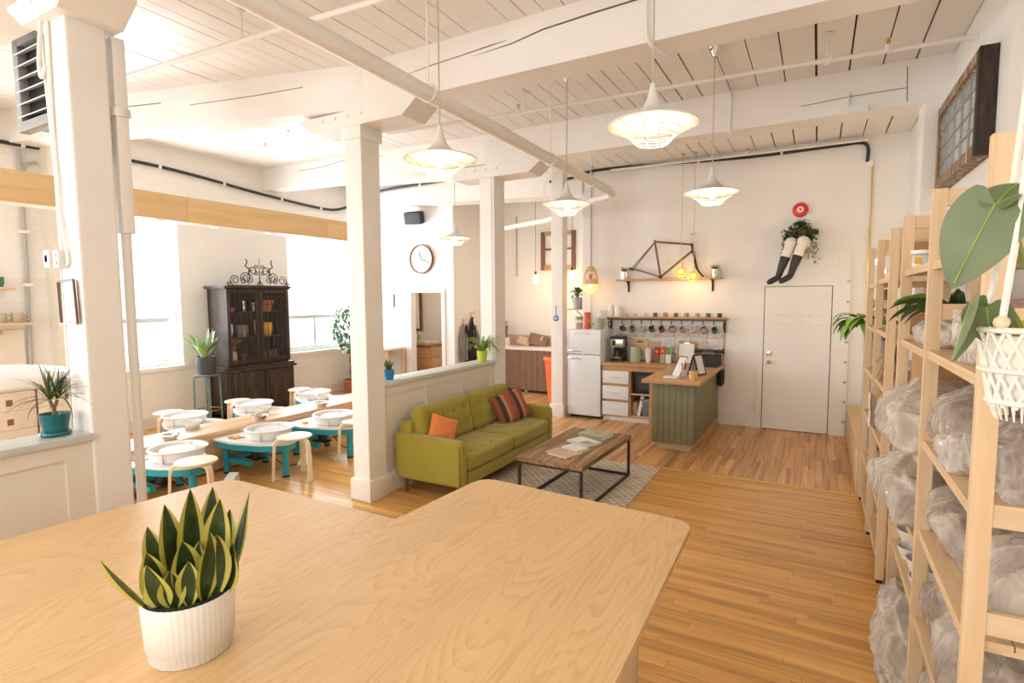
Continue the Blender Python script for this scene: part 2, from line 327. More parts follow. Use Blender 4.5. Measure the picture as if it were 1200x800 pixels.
def tin():
    m, nt, b = _nt('pressed_tin')
    v = coords(nt, 'Object', (1, 1, 1))
    n = N(nt, 'ShaderNodeTexVoronoi'); n.inputs['Scale'].default_value = 26; L(nt, v, n.inputs['Vector'])
    n2 = N(nt, 'ShaderNodeTexNoise'); n2.inputs['Scale'].default_value = 14; n2.inputs['Detail'].default_value = 5; L(nt, v, n2.inputs['Vector'])
    L(nt, ramp(nt, n2.outputs['Fac'], [(0.35, (0.62, 0.57, 0.52)), (0.55, (0.76, 0.72, 0.67)), (0.74, (0.58, 0.42, 0.28))]), b.inputs['Base Color'])
    b.inputs['Roughness'].default_value = 0.5; b.inputs['Metallic'].default_value = 0.25
    bump(nt, b, n.outputs['Distance'], 0.7, 0.01)
tin()
M = MATS

# ---------------------------------------------------------------- mesh helpers
ORG = {}
class MB:
    def __init__(s): s.v = []; s.f = []; s.mi = []; s.k = 0
    def add(s, vs, fs):
        n = len(s.v); s.v += [tuple(p) for p in vs]; s.f += [tuple(i+n for i in q) for q in fs]; s.mi += [s.k]*len(fs); return s
    def mat(s, k): s.k = k; return s
    def box(s, x0, x1, y0, y1, z0, z1, T=None):
        vs = [(x, y, z) for z in (z0, z1) for y in (y0, y1) for x in (x0, x1)]
        if T is not None: vs = [T @ Vector(p) for p in vs]
        return s.add(vs, [(0, 2, 3, 1), (4, 5, 7, 6), (0, 1, 5, 4), (2, 6, 7, 3), (0, 4, 6, 2), (1, 3, 7, 5)])
    def cbox(s, x0, x1, y0, y1, z0, z1, b=0.01, T=None):
        # box with chamfered edges
        bm = bmesh.new(); r = bmesh.ops.create_cube(bm, size=1.0)
        for v in bm.verts: v.co = Vector((x0+(v.co.x+.5)*(x1-x0), y0+(v.co.y+.5)*(y1-y0), z0+(v.co.z+.5)*(z1-z0)))
        bmesh.ops.bevel(bm, geom=bm.edges[:], offset=b, segments=2, affect='EDGES', profile=0.6)
        return s.take(bm, T)
    def take(s, bm, T=None):
        bm.verts.index_update()
        vs = [(T @ v.co) if T is not None else v.co.copy() for v in bm.verts]
        fs = [[v.index for v in f.verts] for f in bm.faces]; bm.free()
        return s.add(vs, fs)
    def tube(s, pts, r, n=8, cap=True, closed=False):
        pts = [Vector(p) for p in pts]; m = len(pts)
        rs = r if isinstance(r, (list, tuple)) else [r]*m
        rings = []; up = None
        for i, p in enumerate(pts):
            if closed: t = pts[(i+1) % m]-pts[i-1]
            else: t = pts[min(i+1, m-1)]-pts[max(i-1, 0)]
            if t.length < 1e-9: t = Vector((0, 0, 1))
            t.normalize()
            if up is None: up = Vector((0, 0, 1)) if abs(t.z) < .9 else Vector((0, 1, 0))
            a = t.cross(up)
            if a.length < 1e-5: a = t.cross(Vector((1, 0, 0)))
            a.normalize(); b = a.cross(t); up = b
            rings.append([p+(a*math.cos(2*PI*k/n+PI/n)+b*math.sin(2*PI*k/n+PI/n))*rs[i] for k in range(n)])
        vs = [q for g in rings for q in g]; fs = []
        for i in range(m if closed else m-1):
            j = (i+1) % m
            for k in range(n): fs.append((i*n+k, i*n+(k+1) % n, j*n+(k+1) % n, j*n+k))
        if cap and not closed: fs += [tuple(range(n-1, -1, -1)), tuple((m-1)*n+k for k in range(n))]
        return s.add(vs, fs)
    def bar(s, p0, p1, w, h=None):
        # rectangular bar between two points, w across, h in height
        p0 = Vector(p0); p1 = Vector(p1); h = h or w
        t = (p1-p0).normalized(); up = Vector((0, 0, 1)) if abs(t.z) < .95 else Vector((0, 1, 0))
        a = t.cross(up).normalized(); b = a.cross(t)
        vs = []
        for p in (p0, p1):
            for (i, j) in ((-1, -1), (1, -1), (1, 1), (-1, 1)): vs.append(p+a*i*w/2+b*j*h/2)
        return s.add(vs, [(3, 2, 1, 0), (4, 5, 6, 7), (0, 1, 5, 4), (1, 2, 6, 5), (2, 3, 7, 6), (3, 0, 4, 7)])
    def lathe(s, prof, n=24, c=(0, 0, 0), T=None, sx=1, sy=1, ribs=0, ra=0.0):
        vs = []; fs = []; m = len(prof)
        for (r, z) in prof:
            for k in range(n):
                a = 2*PI*k/n; q = r
                if ribs: q = r + ra*(math.cos(ribs*a)-1)*0.5*(1 if r > 0.01 else 0)
                p = Vector((c[0]+q*math.cos(a)*sx, c[1]+q*math.sin(a)*sy, c[2]+z))
                vs.append(T @ p if T is not None else p)
        for i in range(m-1):
            for k in range(n): fs.append((i*n+k, i*n+(k+1) % n, (i+1)*n+(k+1) % n, (i+1)*n+k))
        if prof[0][0] > 1e-4: fs.append(tuple(range(n-1, -1, -1))) if prof[0][0] else None
        return s.add(vs, fs)
    def cyl(s, c, r, h, n=20, r2=None, T=None):
        r2 = r if r2 is None else r2
        vs = []; 
        for (q, z) in ((r, 0), (r2, h)):
            for k in range(n):
                p = Vector((c[0]+q*math.cos(2*PI*k/n), c[1]+q*math.sin(2*PI*k/n), c[2]+z)); vs.append(T @ p if T is not None else p)
        fs = [(k, (k+1) % n, n+(k+1) % n, n+k) for k in range(n)]+[tuple(range(n-1, -1, -1)), tuple(range(n, 2*n))]
        return s.add(vs, fs)
    def prism(s, pts, z0, z1, T=None):
        n = len(pts); vs = [Vector((x, y, z)) for z in (z0, z1) for (x, y) in pts]
        if T is not None: vs = [T @ p for p in vs]
        fs = [(k, (k+1) % n, n+(k+1) % n, n+k) for k in range(n)]+[tuple(range(n-1, -1, -1)), tuple(range(n, 2*n))]
        return s.add(vs, fs)
    def ball(s, c, r, n=12, m=8, sx=1, sy=1, sz=1, T=None):
        prof = [(r*math.sin(PI*i/m), -r*math.cos(PI*i/m)*sz) for i in range(m+1)]
        return s.lathe([(max(q, 1e-5), z) for q, z in prof], n, c, T, sx, sy)
    def leaf(s, base, d, length, width, droop=0.3, n=7, fold=0.2, shape=0.45, twist=0.0, edge=None, side=None):
        # a blade: three (or five, with an edge band) rows of points along a drooping midrib
        p = Vector(base); d = Vector(d).normalized()
        sd = Vector(side) if side is not None else d.cross(Vector((0, 0, 1)))
        if sd.length < 1e-3: sd = Vector((1, 0, 0))
        sd.normalize(); st = length/n; rows = []
        for i in range(n+1):
            t = i/n
            if shape > 1.5: w = width*0.5*math.sqrt(max(0, 1-t))*min(1, 0.55+t*2)   # strap leaf
            else: w = width*0.5*(max(0.0, math.sin(PI*min(1, t**shape*1.0)))**0.8)
            w = max(w, 0.0008)
            nn = sd.cross(d).normalized()
            s2 = (sd*math.cos(twist*t)+nn*math.sin(twist*t))
            rows.append([p-s2*w+nn*w*fold, p-s2*w*.6+nn*w*fold*.55, p.copy(), p+s2*w*.6+nn*w*fold*.55, p+s2*w+nn*w*fold])
            d = (d+Vector((0, 0, -droop*(t+.25)/n*2))).normalized(); p = p+d*st
        if edge is None:
            n0 = len(s.v); vs = [q for r in rows for q in (r[0], r[2], r[4])]
            fs = []
            for i in range(n):
                a = i*3; fs += [(a, a+1, a+4, a+3), (a+1, a+2, a+5, a+4)]
            return s.add(vs, fs)
        vs = [q for r in rows for q in r]; k = s.k
        f1 = []; f2 = []
        for i in range(n):
            a = i*5
            for j in range(4): (f2 if j in (0, 3) else f1).append((a+j, a+j+1, a+j+6, a+j+5))
        n0 = len(s.v); s.v += [tuple(q) for q in vs]
        for f in f1: s.f.append(tuple(i+n0 for i in f)); s.mi.append(0)
        for f in f2: s.f.append(tuple(i+n0 for i in f)); s.mi.append(1)
        return s
    def mesh(s, name, mats, smooth=True, ang=35):
        me = bpy.data.meshes.new(name); me.from_pydata(s.v, [], s.f); me.update()
        for m in mats: me.materials.append(M[m] if isinstance(m, str) else m)
        if any(s.mi): me.polygons.foreach_set('material_index', s.mi)
        bm = bmesh.new(); bm.from_mesh(me); bmesh.ops.recalc_face_normals(bm, faces=bm.faces[:])
        if smooth:
            ca = R(ang)
            for e in bm.edges: e.smooth = len(e.link_faces) == 2 and e.calc_face_angle(0) < ca
            for f in bm.faces: f.smooth = True
        bm.to_mesh(me); bm.free()
        return me
    def build(s, name, mat, parent=None, smooth=True, world=True, ang=35):
        if world and parent is not None:
            iv = ORG[parent.name].inverted(); s.v = [tuple(iv @ Vector(p)) for p in s.v]
        me = s.mesh(name, mat if isinstance(mat, (list, tuple)) else [mat], smooth, ang)
        o = bpy.data.objects.new(name, me); C.objects.link(o)
        if parent is not None: o.parent = parent; ORG[o.name] = ORG[parent.name]
        else: ORG[o.name] = Matrix.Identity(4)
        return o
def tag(o, label=None, cat=None, group=None, kind=None):
    if label: o['label'] = label
    if cat: o['category'] = cat
    if group: o['group'] = group
    if kind: o['kind'] = kind
    return o
def thing(name, label, cat, loc=(0, 0, 0), rz=0.0, group=None):
    o = bpy.data.objects.new(name, None); C.objects.link(o); o.empty_display_size = 0.1
    o.location = loc; o.rotation_euler = (0, 0, rz)
    ORG[o.name] = Matrix.Translation(Vector(loc)) @ Matrix.Rotation(rz, 4, 'Z')
    return tag(o, label, cat, group)
def kids(o): return [c for c in bpy.data.objects if c.parent == o]
def dup(root, loc, rz=None, label=None, group=None):
    r = root.copy(); C.objects.link(r); r.location = loc
    if rz is not None: r.rotation_euler = (0, 0, rz)
    if label: r['label'] = label
    if group: r['group'] = group
    def cp(a, b):
        for ch in list(a.children):
            c = ch.copy(); C.objects.link(c); c.parent = b; ORG[c.name] = Matrix.Identity(4); cp(ch, c)
    cp(root, r)
    ORG[r.name] = Matrix.Translation(Vector(loc)) @ Matrix.Rotation(r.rotation_euler[2], 4, 'Z')
    return r
def solo(name, mb, mat, label, cat, group=None, smooth=True):
    # a thing that is one mesh, its origin at its base
    xs = [p[0] for p in mb.v]; ys = [p[1] for p in mb.v]; zs = [p[2] for p in mb.v]
    o0 = Vector(((min(xs)+max(xs))/2, (min(ys)+max(ys))/2, min(zs)))
    mb.v = [tuple(Vector(p)-o0) for p in mb.v]
    o = mb.build(name, mat, None, smooth); o.location = o0; ORG[o.name] = Matrix.Translation(o0)
    return tag(o, label, cat, group)
def struct(name, mb, mat, parent=None, smooth=False):
    o = mb.build(name, mat, parent, smooth)
    o['kind'] = 'structure'
    return o
def bez(pts, n=16):
    # smooth curve through points (Catmull-Rom)
    P = [Vector(p) for p in pts]; P = [P[0]*2-P[1]]+P+[P[-1]*2-P[-2]]; out = []
    for i in range(1, len(P)-2):
        for k in range(n):
            t = k/n; a, b, c, d = P[i-1], P[i], P[i+1], P[i+2]
            out.append(0.5*((2*b)+(c-a)*t+(2*a-5*b+4*c-d)*t*t+(3*b-a-3*c+d)*t**3))
    return out+[P[-2]]
def arc(c, r, a0, a1, n, ax=(1, 0, 0), ay=(0, 0, 1)):
    ax = Vector(ax); ay = Vector(ay); c = Vector(c)
    return [c+ax*r*math.cos(a0+(a1-a0)*i/n)+ay*r*math.sin(a0+(a1-a0)*i/n) for i in range(n+1)]
def rrect(x0, x1, y0, y1, r, n=6):
    out = []
    for (cx, cy, a) in ((x1-r, y0+r, -PI/2), (x1-r, y1-r, 0), (x0+r, y1-r, PI/2), (x0+r, y0+r, PI)):
        out += [(cx+r*math.cos(a+PI/2*i/n), cy+r*math.sin(a+PI/2*i/n)) for i in range(n+1)]
    return out
def pot_prof(r0, r1, h, th=0.008, soil=0.02):
    return [(0.0001, 0), (r0, 0), (r1, h), (r1-th, h), (r1-th-.002, h-soil), (0.0001, h-soil)]
def soft(mb, x0, x1, y0, y1, z0, z1, b=0.04, n=5, puff=0.02, T=None, dimples=(), axis=2, dr=0.06, dd=0.03):
    # cushion: a finely divided rounded box that bulges, with button dimples on the +axis side
    bm = bmesh.new(); bmesh.ops.create_cube(bm, size=2.0)
    bmesh.ops.subdivide_edges(bm, edges=bm.edges[:], cuts=n*2+3, use_grid_fill=True)
    c = Vector(((x0+x1)/2, (y0+y1)/2, (z0+z1)/2)); h = Vector(((x1-x0)/2, (y1-y0)/2, (z1-z0)/2))
    for v in bm.verts:
        q = v.co.copy(); p = Vector([q[i]*h[i] for i in range(3)])
        core = Vector([max(-h[i]+b, min(h[i]-b, p[i])) for i in range(3)]); dl = p-core
        if dl.length > 1e-6:
            k = max(abs(dl[i]) for i in range(3)); p = core+dl.normalized()*min(b, max(k, 0))
        w = [1-abs(q[i])**2.5 for i in range(3)]
        for i in range(3):
            j, l = [(1, 2), (0, 2), (0, 1)][i]
            if abs(q[i]) > .98: p[i] += math.copysign(puff*(1 if i == axis else .35)*max(0, w[j])*max(0, w[l]), q[i])
        if q[axis] > .6:
            for d in dimples:
                r = (Vector([p[i] for i in range(3) if i != axis])-Vector(d)).length
                p[axis] -= dd*math.exp(-(r/dr)**2)
        v.co = p+c
    return mb.take(bm, T)
def lump(mb, c, rx, ry, rz, seed=0, rough=0.25, flat=True, n=5, T=None, yb=None, zt=None):
    # slack plastic bag: a full lower half, drawn in towards a gathered top with pleats running up it
    bm = bmesh.new(); bmesh.ops.create_icosphere(bm, subdivisions=n, radius=1.0)
    off = Vector((seed*3.7, seed*1.3, seed*7.1)); rg_ = random.Random(seed)
    gx, gy = rg_.uniform(-.35, .35), rg_.uniform(-.45, .45); np_ = rg_.choice((7, 8, 9, 11))
    for v in bm.verts:
        p = v.co.copy(); q = Vector([math.copysign(abs(x)**0.62, x) for x in p]); t = max(0.0, q.z)
        a = math.atan2(p.y, p.x); wv = noise.noise(p*1.4+off)
        pl = (1-abs(math.sin(a*np_*.5+2.2*wv+p.z*1.5)))*2-1
        k = 1+rough*.9*noise.noise(p*1.3+off)+rough*.34*pl*(.35+t)+rough*.36*(1-2.8*abs(noise.noise(p*1.9+off)))+rough*.12*(1-2.8*abs(noise.noise(p*4.1-off)))
        sh = 1-.50*t*t
        x = q.x*k*sh+gx*t*t; y = q.y*k*sh+gy*t*t; z = q.z*(1+rough*.7*noise.noise(p*1.7-off))
        if flat and z < -.75: z = -.75
        P = Vector((c[0]+x*rx, c[1]+y*ry, c[2]+(z+.75)*rz/1.6))
        if yb: P.y = min(max(P.y, yb[0]), yb[1])
        if zt: P.z = min(P.z, zt)
        v.co = P
    return mb.take(bm, T)
rnd = random.Random(7)
# ================================================================ the setting
def wall_box(name, axis, at, th, a0, a1, z0, z1, holes=(), mat='wall_paint'):
    # wall in the plane axis = at .. at+th, running a0..a1, with rectangular holes (b0,b1,c0,c1)
    mb = MB()
    def bx(p, q, c, d):
        if q-p < 1e-4 or d-c < 1e-4: return
        if axis == 'X': mb.box(min(at, at+th), max(at, at+th), p, q, c, d)
        else: mb.box(p, q, min(at, at+th), max(at, at+th), c, d)
    hs = sorted(holes); cur = a0
    for (b0, b1, c0, c1) in hs:
        bx(cur, b0, z0, z1); bx(b0, b1, z0, c0); bx(b0, b1, c1, z1); cur = b1
    bx(cur, a1, z0, z1)
    return struct(name, mb, mat)
WIN = [(-1.2, 1.6, 0.89, 3.2), (3.72, 4.93, 0.89, 3.2), (6.92, 8.68, 0.89, 3.2)]
wl = wall_box('wall_left', 'X', -8.6, -0.34, -3.2, 9.1, 0, 4.4, WIN, 'white_brick')
wall_box('wall_back', 'Y', 8.6, 0.18, -3.28, 1.2, 0, 4.0)
wall_box('wall_alcove_right', 'X', -3.43, 0.15, 8.58, 10.5, 0, 4.0)
wall_box('wall_alcove_back', 'Y', 10.3, 0.15, -6.5, -3.28, 0, 4.2, (), 'white_brick')
wall_box('wall_alcove_left', 'X', -6.33, -0.13, 9.13, 10.3, 0, 4.2)
wall_box('wall_clock', 'Y', 9.0, 0.13, -8.95, -6.33, 0, 4.3, [(-7.40, -6.62, 0, 2.02)])
wall_box('wall_right', 'X', 0.95, 0.2, -3.2, 8.78, 0, 4.0)
wall_box('wall_front', 'Y', -3.2, -0.2, -8.95, 1.15, 0, 4.4, [(-6.8, -4.1, 0.8, 3.4), (-2.8, 0.0, 0.8, 3.4)])
wall_box('wall_washroom_back', 'Y', 10.75, 0.1, -8.95, -6.46, 0, 2.7)
wall_box('wall_washroom_left', 'X', -8.75, -0.1, 9.13, 10.75, 0, 2.7)
struct('ceiling_washroom', MB().box(-8.9, -6.4, 9.13, 10.8, 2.6, 2.68), 'wall_paint')
# floor: a dark bed, planks laid over it
fl = struct('floor', MB().box(-9.2, 1.2, -3.4, 11, -0.08, -0.014), 'dark_gap')
PL = {}
def plank(kind, x0, x1, y0, y1, z1=0.0, into=None, th=0.012):
    if into is not None: into.box(x0, x1, y0, y1, z1-th, z1); return
    if kind not in PL: PL[kind] = MB().box(-.5, .5, -.5, .5, -1, 0).mesh('plank', [kind], False)
    o = bpy.data.objects.new('plank', PL[kind]); C.objects.link(o); o.parent = fl
    o.location = ((x0+x1)/2, (y0+y1)/2, z1); o.scale = (x1-x0, y1-y0, th)
rf = random.Random(3); W = 0.068; G = 0.0016
field_f = MB(); field_b = MB(); ZB = 6.03
y = -3.2; row = 0
while y < ZB-0.001:
    y1 = min(y+W, ZB); x = -8.6-rf.random()
    while x < 0.95:
        ln = rf.uniform(0.6, 1.7); a, b = max(x, -8.6), min(x+ln, 0.95)
        if b-a > 0.02:
            mid = (a+b)/2
            near = y > 1.55 and b > -1.3 and a > -1.9
            plank('floor_front', a, b-G, y, y1-G, rf.uniform(-0.0006, 0), None if near else field_f)
        x += ln
    y = y1
x = -8.6
while x < 0.95:
    x1 = min(x+W, 0.95); y = ZB-rf.random()
    while y < 10.75:
        ln = rf.uniform(0.7, 1.9); a, b = max(y, ZB), min(y+ln, 10.75)
        if b-a > 0.02:
            near = x > -2.7 and x < 0.42 and a < 8.4
            if not (a > 8.6 and x > -3.3): plank('floor_back', x, x1-G, a, b-G, rf.uniform(-0.0006, 0), None if near else field_b)
        y += ln
    x = x1
for mb, m in ((field_f, 'floor_front'), (field_b, 'floor_back')):
    o = mb.build('plank_field', m, fl, False); o['kind'] = 'stuff'
solo_sill = struct('trim_floor_threshold', MB().cbox(-1.5, 0.95, 6.005, 6.055, -0.01, 0.012, 0.005), 'floor_front')
# ceiling: boards over a dark void, the left bays rising towards the windows
def zc(x): return 3.95 if x > -3.6 else 3.95+0.047*(-3.6-x)
ce = struct('ceiling', MB().add([(1.2, -3.4, 3.985), (1.2, 9, 3.985), (-3.6, 9, 3.985), (-3.6, -3.4, 3.985), (1.2, -3.4, 4.05), (1.2, 9, 4.05), (-3.6, 9, 4.05), (-3.6, -3.4, 4.05)],
     [(0, 1, 2, 3), (7, 6, 5, 4), (0, 4, 5, 1), (1, 5, 6, 2), (3, 2, 6, 7), (0, 3, 7, 4)]), 'dark_gap')
struct('ceiling_left', MB().add([(-3.6, -3.4, 3.985), (-3.6, 10.6, 3.985), (-9, 10.6, zc(-9)+.035), (-9, -3.4, zc(-9)+.035), (-3.6, -3.4, 4.05), (-3.6, 10.6, 4.05), (-9, 10.6, zc(-9)+.1), (-9, -3.4, zc(-9)+.1)],
     [(0, 1, 2, 3), (7, 6, 5, 4), (0, 4, 5, 1), (1, 5, 6, 2), (3, 2, 6, 7), (0, 3, 7, 4)]), 'dark_gap', ce)
rc = random.Random(11)
bays = [(-3.2, 1.5), (1.72, 3.74), (3.98, 6.08), (6.3, 8.62)]
x = 0.95
while x > -8.9:
    w = rc.uniform(0.24, 0.3) if x > -1.0 else rc.uniform(0.14, 0.21); g = rc.uniform(0.010, 0.022) if x > -1.5 else rc.uniform(0.004, 0.012)
    for (a, b) in bays:
        if x < -3.7 and b > 8: b = 10.5 if x > -6.4 else 9.1
        gg = g*rc.uniform(.5, 1.3); x0, x1 = x-w+gg/2, x-gg/2; dz = rc.uniform(0, .004)
        if x < -3.7: a, b = a-1.0, b+0.5
        mb = MB(); zz = [zc(x0)+dz, zc(x1)+dz]
        mb.add([(x0, a, zz[0]), (x1, a, zz[1]), (x1, b, zz[1]), (x0, b, zz[0]), (x0, a, zz[0]+.03), (x1, a, zz[1]+.03), (x1, b, zz[1]+.03), (x0, b, zz[0]+.03)],
               [(0, 3, 2, 1), (4, 5, 6, 7), (0, 1, 5, 4), (1, 2, 6, 5), (2, 3, 7, 6), (3, 0, 4, 7)])
        o = mb.build('ceiling_board', 'white_paint', ce, False)
    x -= w
# beams
def hexa(A, B, h, d):
    # beam whose front-top edge runs A..B, h tall, d deep towards +Y
    A = Vector(A); B = Vector(B); q = Vector((0, d, 0)); k = Vector((0, 0, -h))
    v = [A, B, B+q, A+q, A+k, B+k, B+q+k, A+q+k]
    return MB().add(v, [(0, 1, 2, 3), (7, 6, 5, 4), (0, 4, 5, 1), (1, 5, 6, 2), (2, 6, 7, 3), (3, 7, 4, 0)])
b1 = struct('beam', hexa((-3.75, 3.72, 3.955), (0.96, 3.72, 3.955), 0.385, 0.27), 'white_paint')
MB().tube([(-3.1, 3.718, 3.76), (-2.8, 3.718, 3.785), (-2.5, 3.718, 3.80), (-2.25, 3.718, 3.815), (-2.1, 3.718, 3.822)], [.001, .003, .003, .004, .001], 5).tube([(-2.4, 3.718, 3.77), (-2.05, 3.718, 3.79), (-1.8, 3.718, 3.83), (-1.4, 3.718, 3.85), (-.9, 3.718, 3.865), (-.3, 3.718, 3.90)], [.001, .004, .005, .006, .005, .001], 5).build('crack', 'beam_crack', b1)
b2 = struct('beam', hexa((-3.75, 6.05, 3.955), (0.96, 6.05, 3.955), 0.385, 0.28), 'white_paint')
MB().tube([(-.2, 6.048, 3.70), (.2, 6.048, 3.72), (.62, 6.048, 3.72)], .003, 5).tube([(.62, 6.048, 3.9), (.63, 6.048, 3.6)], .003, 5).build('crack', 'beam_crack', b2)
b0 = struct('beam', hexa((-8.6, 1.5, 4.15), (0.96, 1.5, 3.955), 0.385, 0.27), 'white_paint')
b1l = struct('beam', hexa((-8.65, 2.95, zc(-8.6)+.02), (-3.55, 3.72, 3.965), 0.40, 0.27), 'white_paint')
MB().tube([(-8.0, 3.045, 4.02), (-7.0, 3.195, 3.98), (-6.0, 3.348, 3.93)], .004, 5).tube([(-5.6, 3.41, 3.86), (-4.8, 3.53, 3.84), (-4.2, 3.62, 3.84)], .003, 5).build('crack', 'beam_crack', b1l)
b2l = struct('beam', hexa((-8.65, 6.5, zc(-8.6)+.02), (-3.55, 6.05, 3.965), 0.38, 0.28), 'white_paint')
MB().tube([(-7.6, 6.40, 4.02), (-7.0, 6.35, 4.0), (-6.4, 6.295, 4.03), (-5.6, 6.225, 3.97)], .003, 5).build('crack', 'beam_crack', b2l)
struct('beam', hexa((-8.65, 8.55, zc(-8.6)+.02), (-3.43, 8.55, 3.97), 0.39, 0.45), 'white_paint')
def bolster(name, x0, x1, y0, y1, z0, z1, ch=0.16):
    pts = [(x0, z1), (x0, z0+ch*.75), (x0+ch, z0), (x1-ch, z0), (x1, z0+ch*.75), (x1, z1)]
    T = Matrix(((1, 0, 0, 0), (0, 0, 1, 0), (0, 1, 0, 0), (0, 0, 0, 1)))
    o = struct(name, MB().prism(pts, y0, y1, T), 'white_paint')
    m = MB()
    for i in range(4):
        m.cyl((0, 0, 0), .016, .012, 8, T=Matrix.Translation((x0+.3+i*.16, y0, (z0+z1)/2+.02)) @ Matrix.Rotation(R(90), 4, 'X'))
    m.build('bolt', 'white_paint', o)
    return o
bolster('beam', -4.12, -3.38, 1.47, 1.79, 3.44, 3.58)
bolster('beam', -4.35, -2.95, 3.70, 4.01, 3.44, 3.575)
bolster('beam', -4.35, -2.95, 6.02, 6.35, 3.42, 3.575)
# columns
def column(x0, x1, y0, y1, z1, base=True):
    o = struct('column', MB().cbox(x0, x1, y0, y1, 0, z1, 0.012), 'white_paint')
    if base: MB().cbox(x0-.025, x1+.025, y0-.025, y1+.025, 0, 0.2, 0.008).build('base_board', 'trim_paint', o)
    return o
column(-3.86, -3.61, 1.53, 1.73, 3.45, False)
c1 = column(-3.81, -3.61, 3.73, 3.97, 3.45)
MB().cbox(-3.83, -3.59, 3.71, 3.99, 3.33, 3.45, .006).build('cap', 'white_paint', c1)
c3 = column(-3.83, -3.61, 6.045, 6.31, 3.43)
MB().box(-3.66, -3.645, 6.038, 6.046, 1.1, 3.42).build('groove', 'cream_panel', c3)
column(-3.70, -3.50, 7.93, 8.11, 3.95)
column(0.75, 0.96, 6.05, 6.33, 3.58)
column(0.86, 0.96, 3.72, 3.98, 3.58)
struct('trim_pilaster', MB().box(-8.61, -8.35, 3.26, 3.42, 0, 4.1), 'cream_panel')
# low panelled walls between the columns, each with a painted ledge
def low_wall(name, y0, y1, z, posts):
    o = struct(name, MB().box(-3.78, -3.635, y0, y1, 0, z-.04), 'cream_panel')
    MB().cbox(-3.86, -3.59, y0, y1, z-.04, z, .006).build('ledge', 'ledge_paint', o)
    m = MB(); m.box(-3.64, -3.62, y0, y1, z-.13, z-.04)
    for (a, b) in posts: m.box(-3.64, -3.62, a, b, .2, z-.13)
    m.build('panel_trim', 'cream_panel', o)
    MB().cbox(-3.64, -3.61, y0, y1, 0, .2, .006).build('base_board', 'trim_paint', o)
    return o
low_wall('wall_low_front', -1.5, 1.53, 1.145, [(1.40, 1.53), (0.2, .3), (-1.2, -1.1)])
low_wall('wall_low_rear', 3.97, 6.045, 1.10, [(4.62, 4.66), (5.28, 5.32), (5.92, 6.04)])
# baseboards
struct('baseboard_back', MB().cbox(-1.25, -0.74, 8.575, 8.6, 0, .19, .006), 'trim_paint')
struct('baseboard_left', MB().box(-8.6, -8.57, -3.2, 9, 0, .17), 'cream_panel')
struct('baseboard_right', MB().box(.93, .95, -3.2, 8.6, 0, .17), 'trim_paint')
# windows of the left wall
def window(n, y0, y1, z0, z1, rail, mull):
    w = struct('window_%d' % n, MB().box(-8.94, -8.57, y0-.04, y1+.04, z0-.05, z0+.005), 'trim_paint')
    x0, x1 = -8.80, -8.73
    m = MB()
    m.box(x0, x1, y0, y0+.09, z0+.10, z1-.09); m.box(x0, x1, y1-.09, y1, z0+.10, z1-.09); m.box(x0, x1, y0, y1, z1-.09, z1); m.box(x0, x1, y0, y1, z0+.005, z0+.10)
    m.build('window_frame', 'sash_shade_grey', w, False)
    MB().box(x0+.01, x1+.02, y0+.09, y1-.09, rail-.035, rail+.035).build('meeting_rail', 'sash_shade_grey', w, False)
    for q in mull: MB().box(x0, x1-.01, q-.03, q+.03, z0+.1, rail-.03).build('mullion', 'sash_shade_grey', w, False)
    MB().box(x0+.03, x0+.036, y0+.09, y1-.09, rail, z1-.09).build('pane', 'window_glass', w, False)
    MB().box(x0+.02, x0+.026, y0+.09, y1-.09, z0+.1, rail).build('pane', 'window_glass', w, False)
window(1, *WIN[0], 1.6, [0.2]); window(2, *WIN[1], 1.6, []); window(3, *WIN[2], 1.56, [7.62])
for i, (a, b) in enumerate(((-6.8, -4.1), (-2.8, 0.0))):
    w = struct('window_%d' % (4+i), MB().box(a, b, -3.38, -3.17, .76, .805), 'trim_paint')
    m = MB(); m.box(a, a+.08, -3.3, -3.23, .805, 3.32); m.box(b-.08, b, -3.3, -3.23, .805, 3.32); m.box(a, b, -3.3, -3.23, 3.32, 3.4); m.box(a+.08, b-.08, -3.29, -3.24, 1.9, 1.97); m.box((a+b)/2-.04, (a+b)/2+.04, -3.285, -3.245, .805, 1.9)
    m.build('window_frame', 'white_gloss', w, False)
# the white door of the back wall
d = struct('door_1', MB().cbox(-0.655, 0.165, 8.565, 8.6, 0.008, 2.03, .004), 'wall_paint')
m = MB(); m.box(-.74, -.665, 8.57, 8.6, 0, 2.04); m.box(.175, .235, 8.57, 8.6, 0, 2.04); m.box(-.74, .235, 8.57, 8.6, 2.04, 2.1)
m.build('door_frame', 'trim_paint', d, False)
m = MB(); m.box(-.665, -.655, 8.592, 8.598, 0, 2.035); m.box(.165, .175, 8.592, 8.598, 0, 2.035); m.box(-.665, .175, 8.592, 8.598, 2.035, 2.04); m.build('door_gap', 'dark_gap', d, False)
MB().ball((-.585, 8.52, .97), .03).cyl((0, 0, 0), .012, .05, 10, T=Matrix.Translation((-.585, 8.57, .97)) @ Matrix.Rotation(R(90), 4, 'X')).build('door_knob', 'brass', d)
MB().cbox(-.615, -.555, 8.545, 8.567, 1.06, 1.12, .008).build('deadbolt', 'chrome', d)
m = MB()
for zz in (1.63, 1.50):
    for i in range(5): m.cbox(-.47+i*.12, -.41+i*.12, 8.553, 8.567, zz, zz+.012, .003)
m.build('hook_strip', 'cream_panel', d)
# strip with bolts and the grey panel at the right of the door
t = struct('trim_1', MB().box(.235, .375, 8.56, 8.6, 0, 2.5), 'wall_paint')
m = MB()
for i in range(8): m.cyl((0, 0, 0), .018, .01, 8, T=Matrix.Translation((.35, 8.56, .2+i*.27)) @ Matrix.Rotation(R(90), 4, 'X'))
m.build('bolt', 'grey_metal', t)
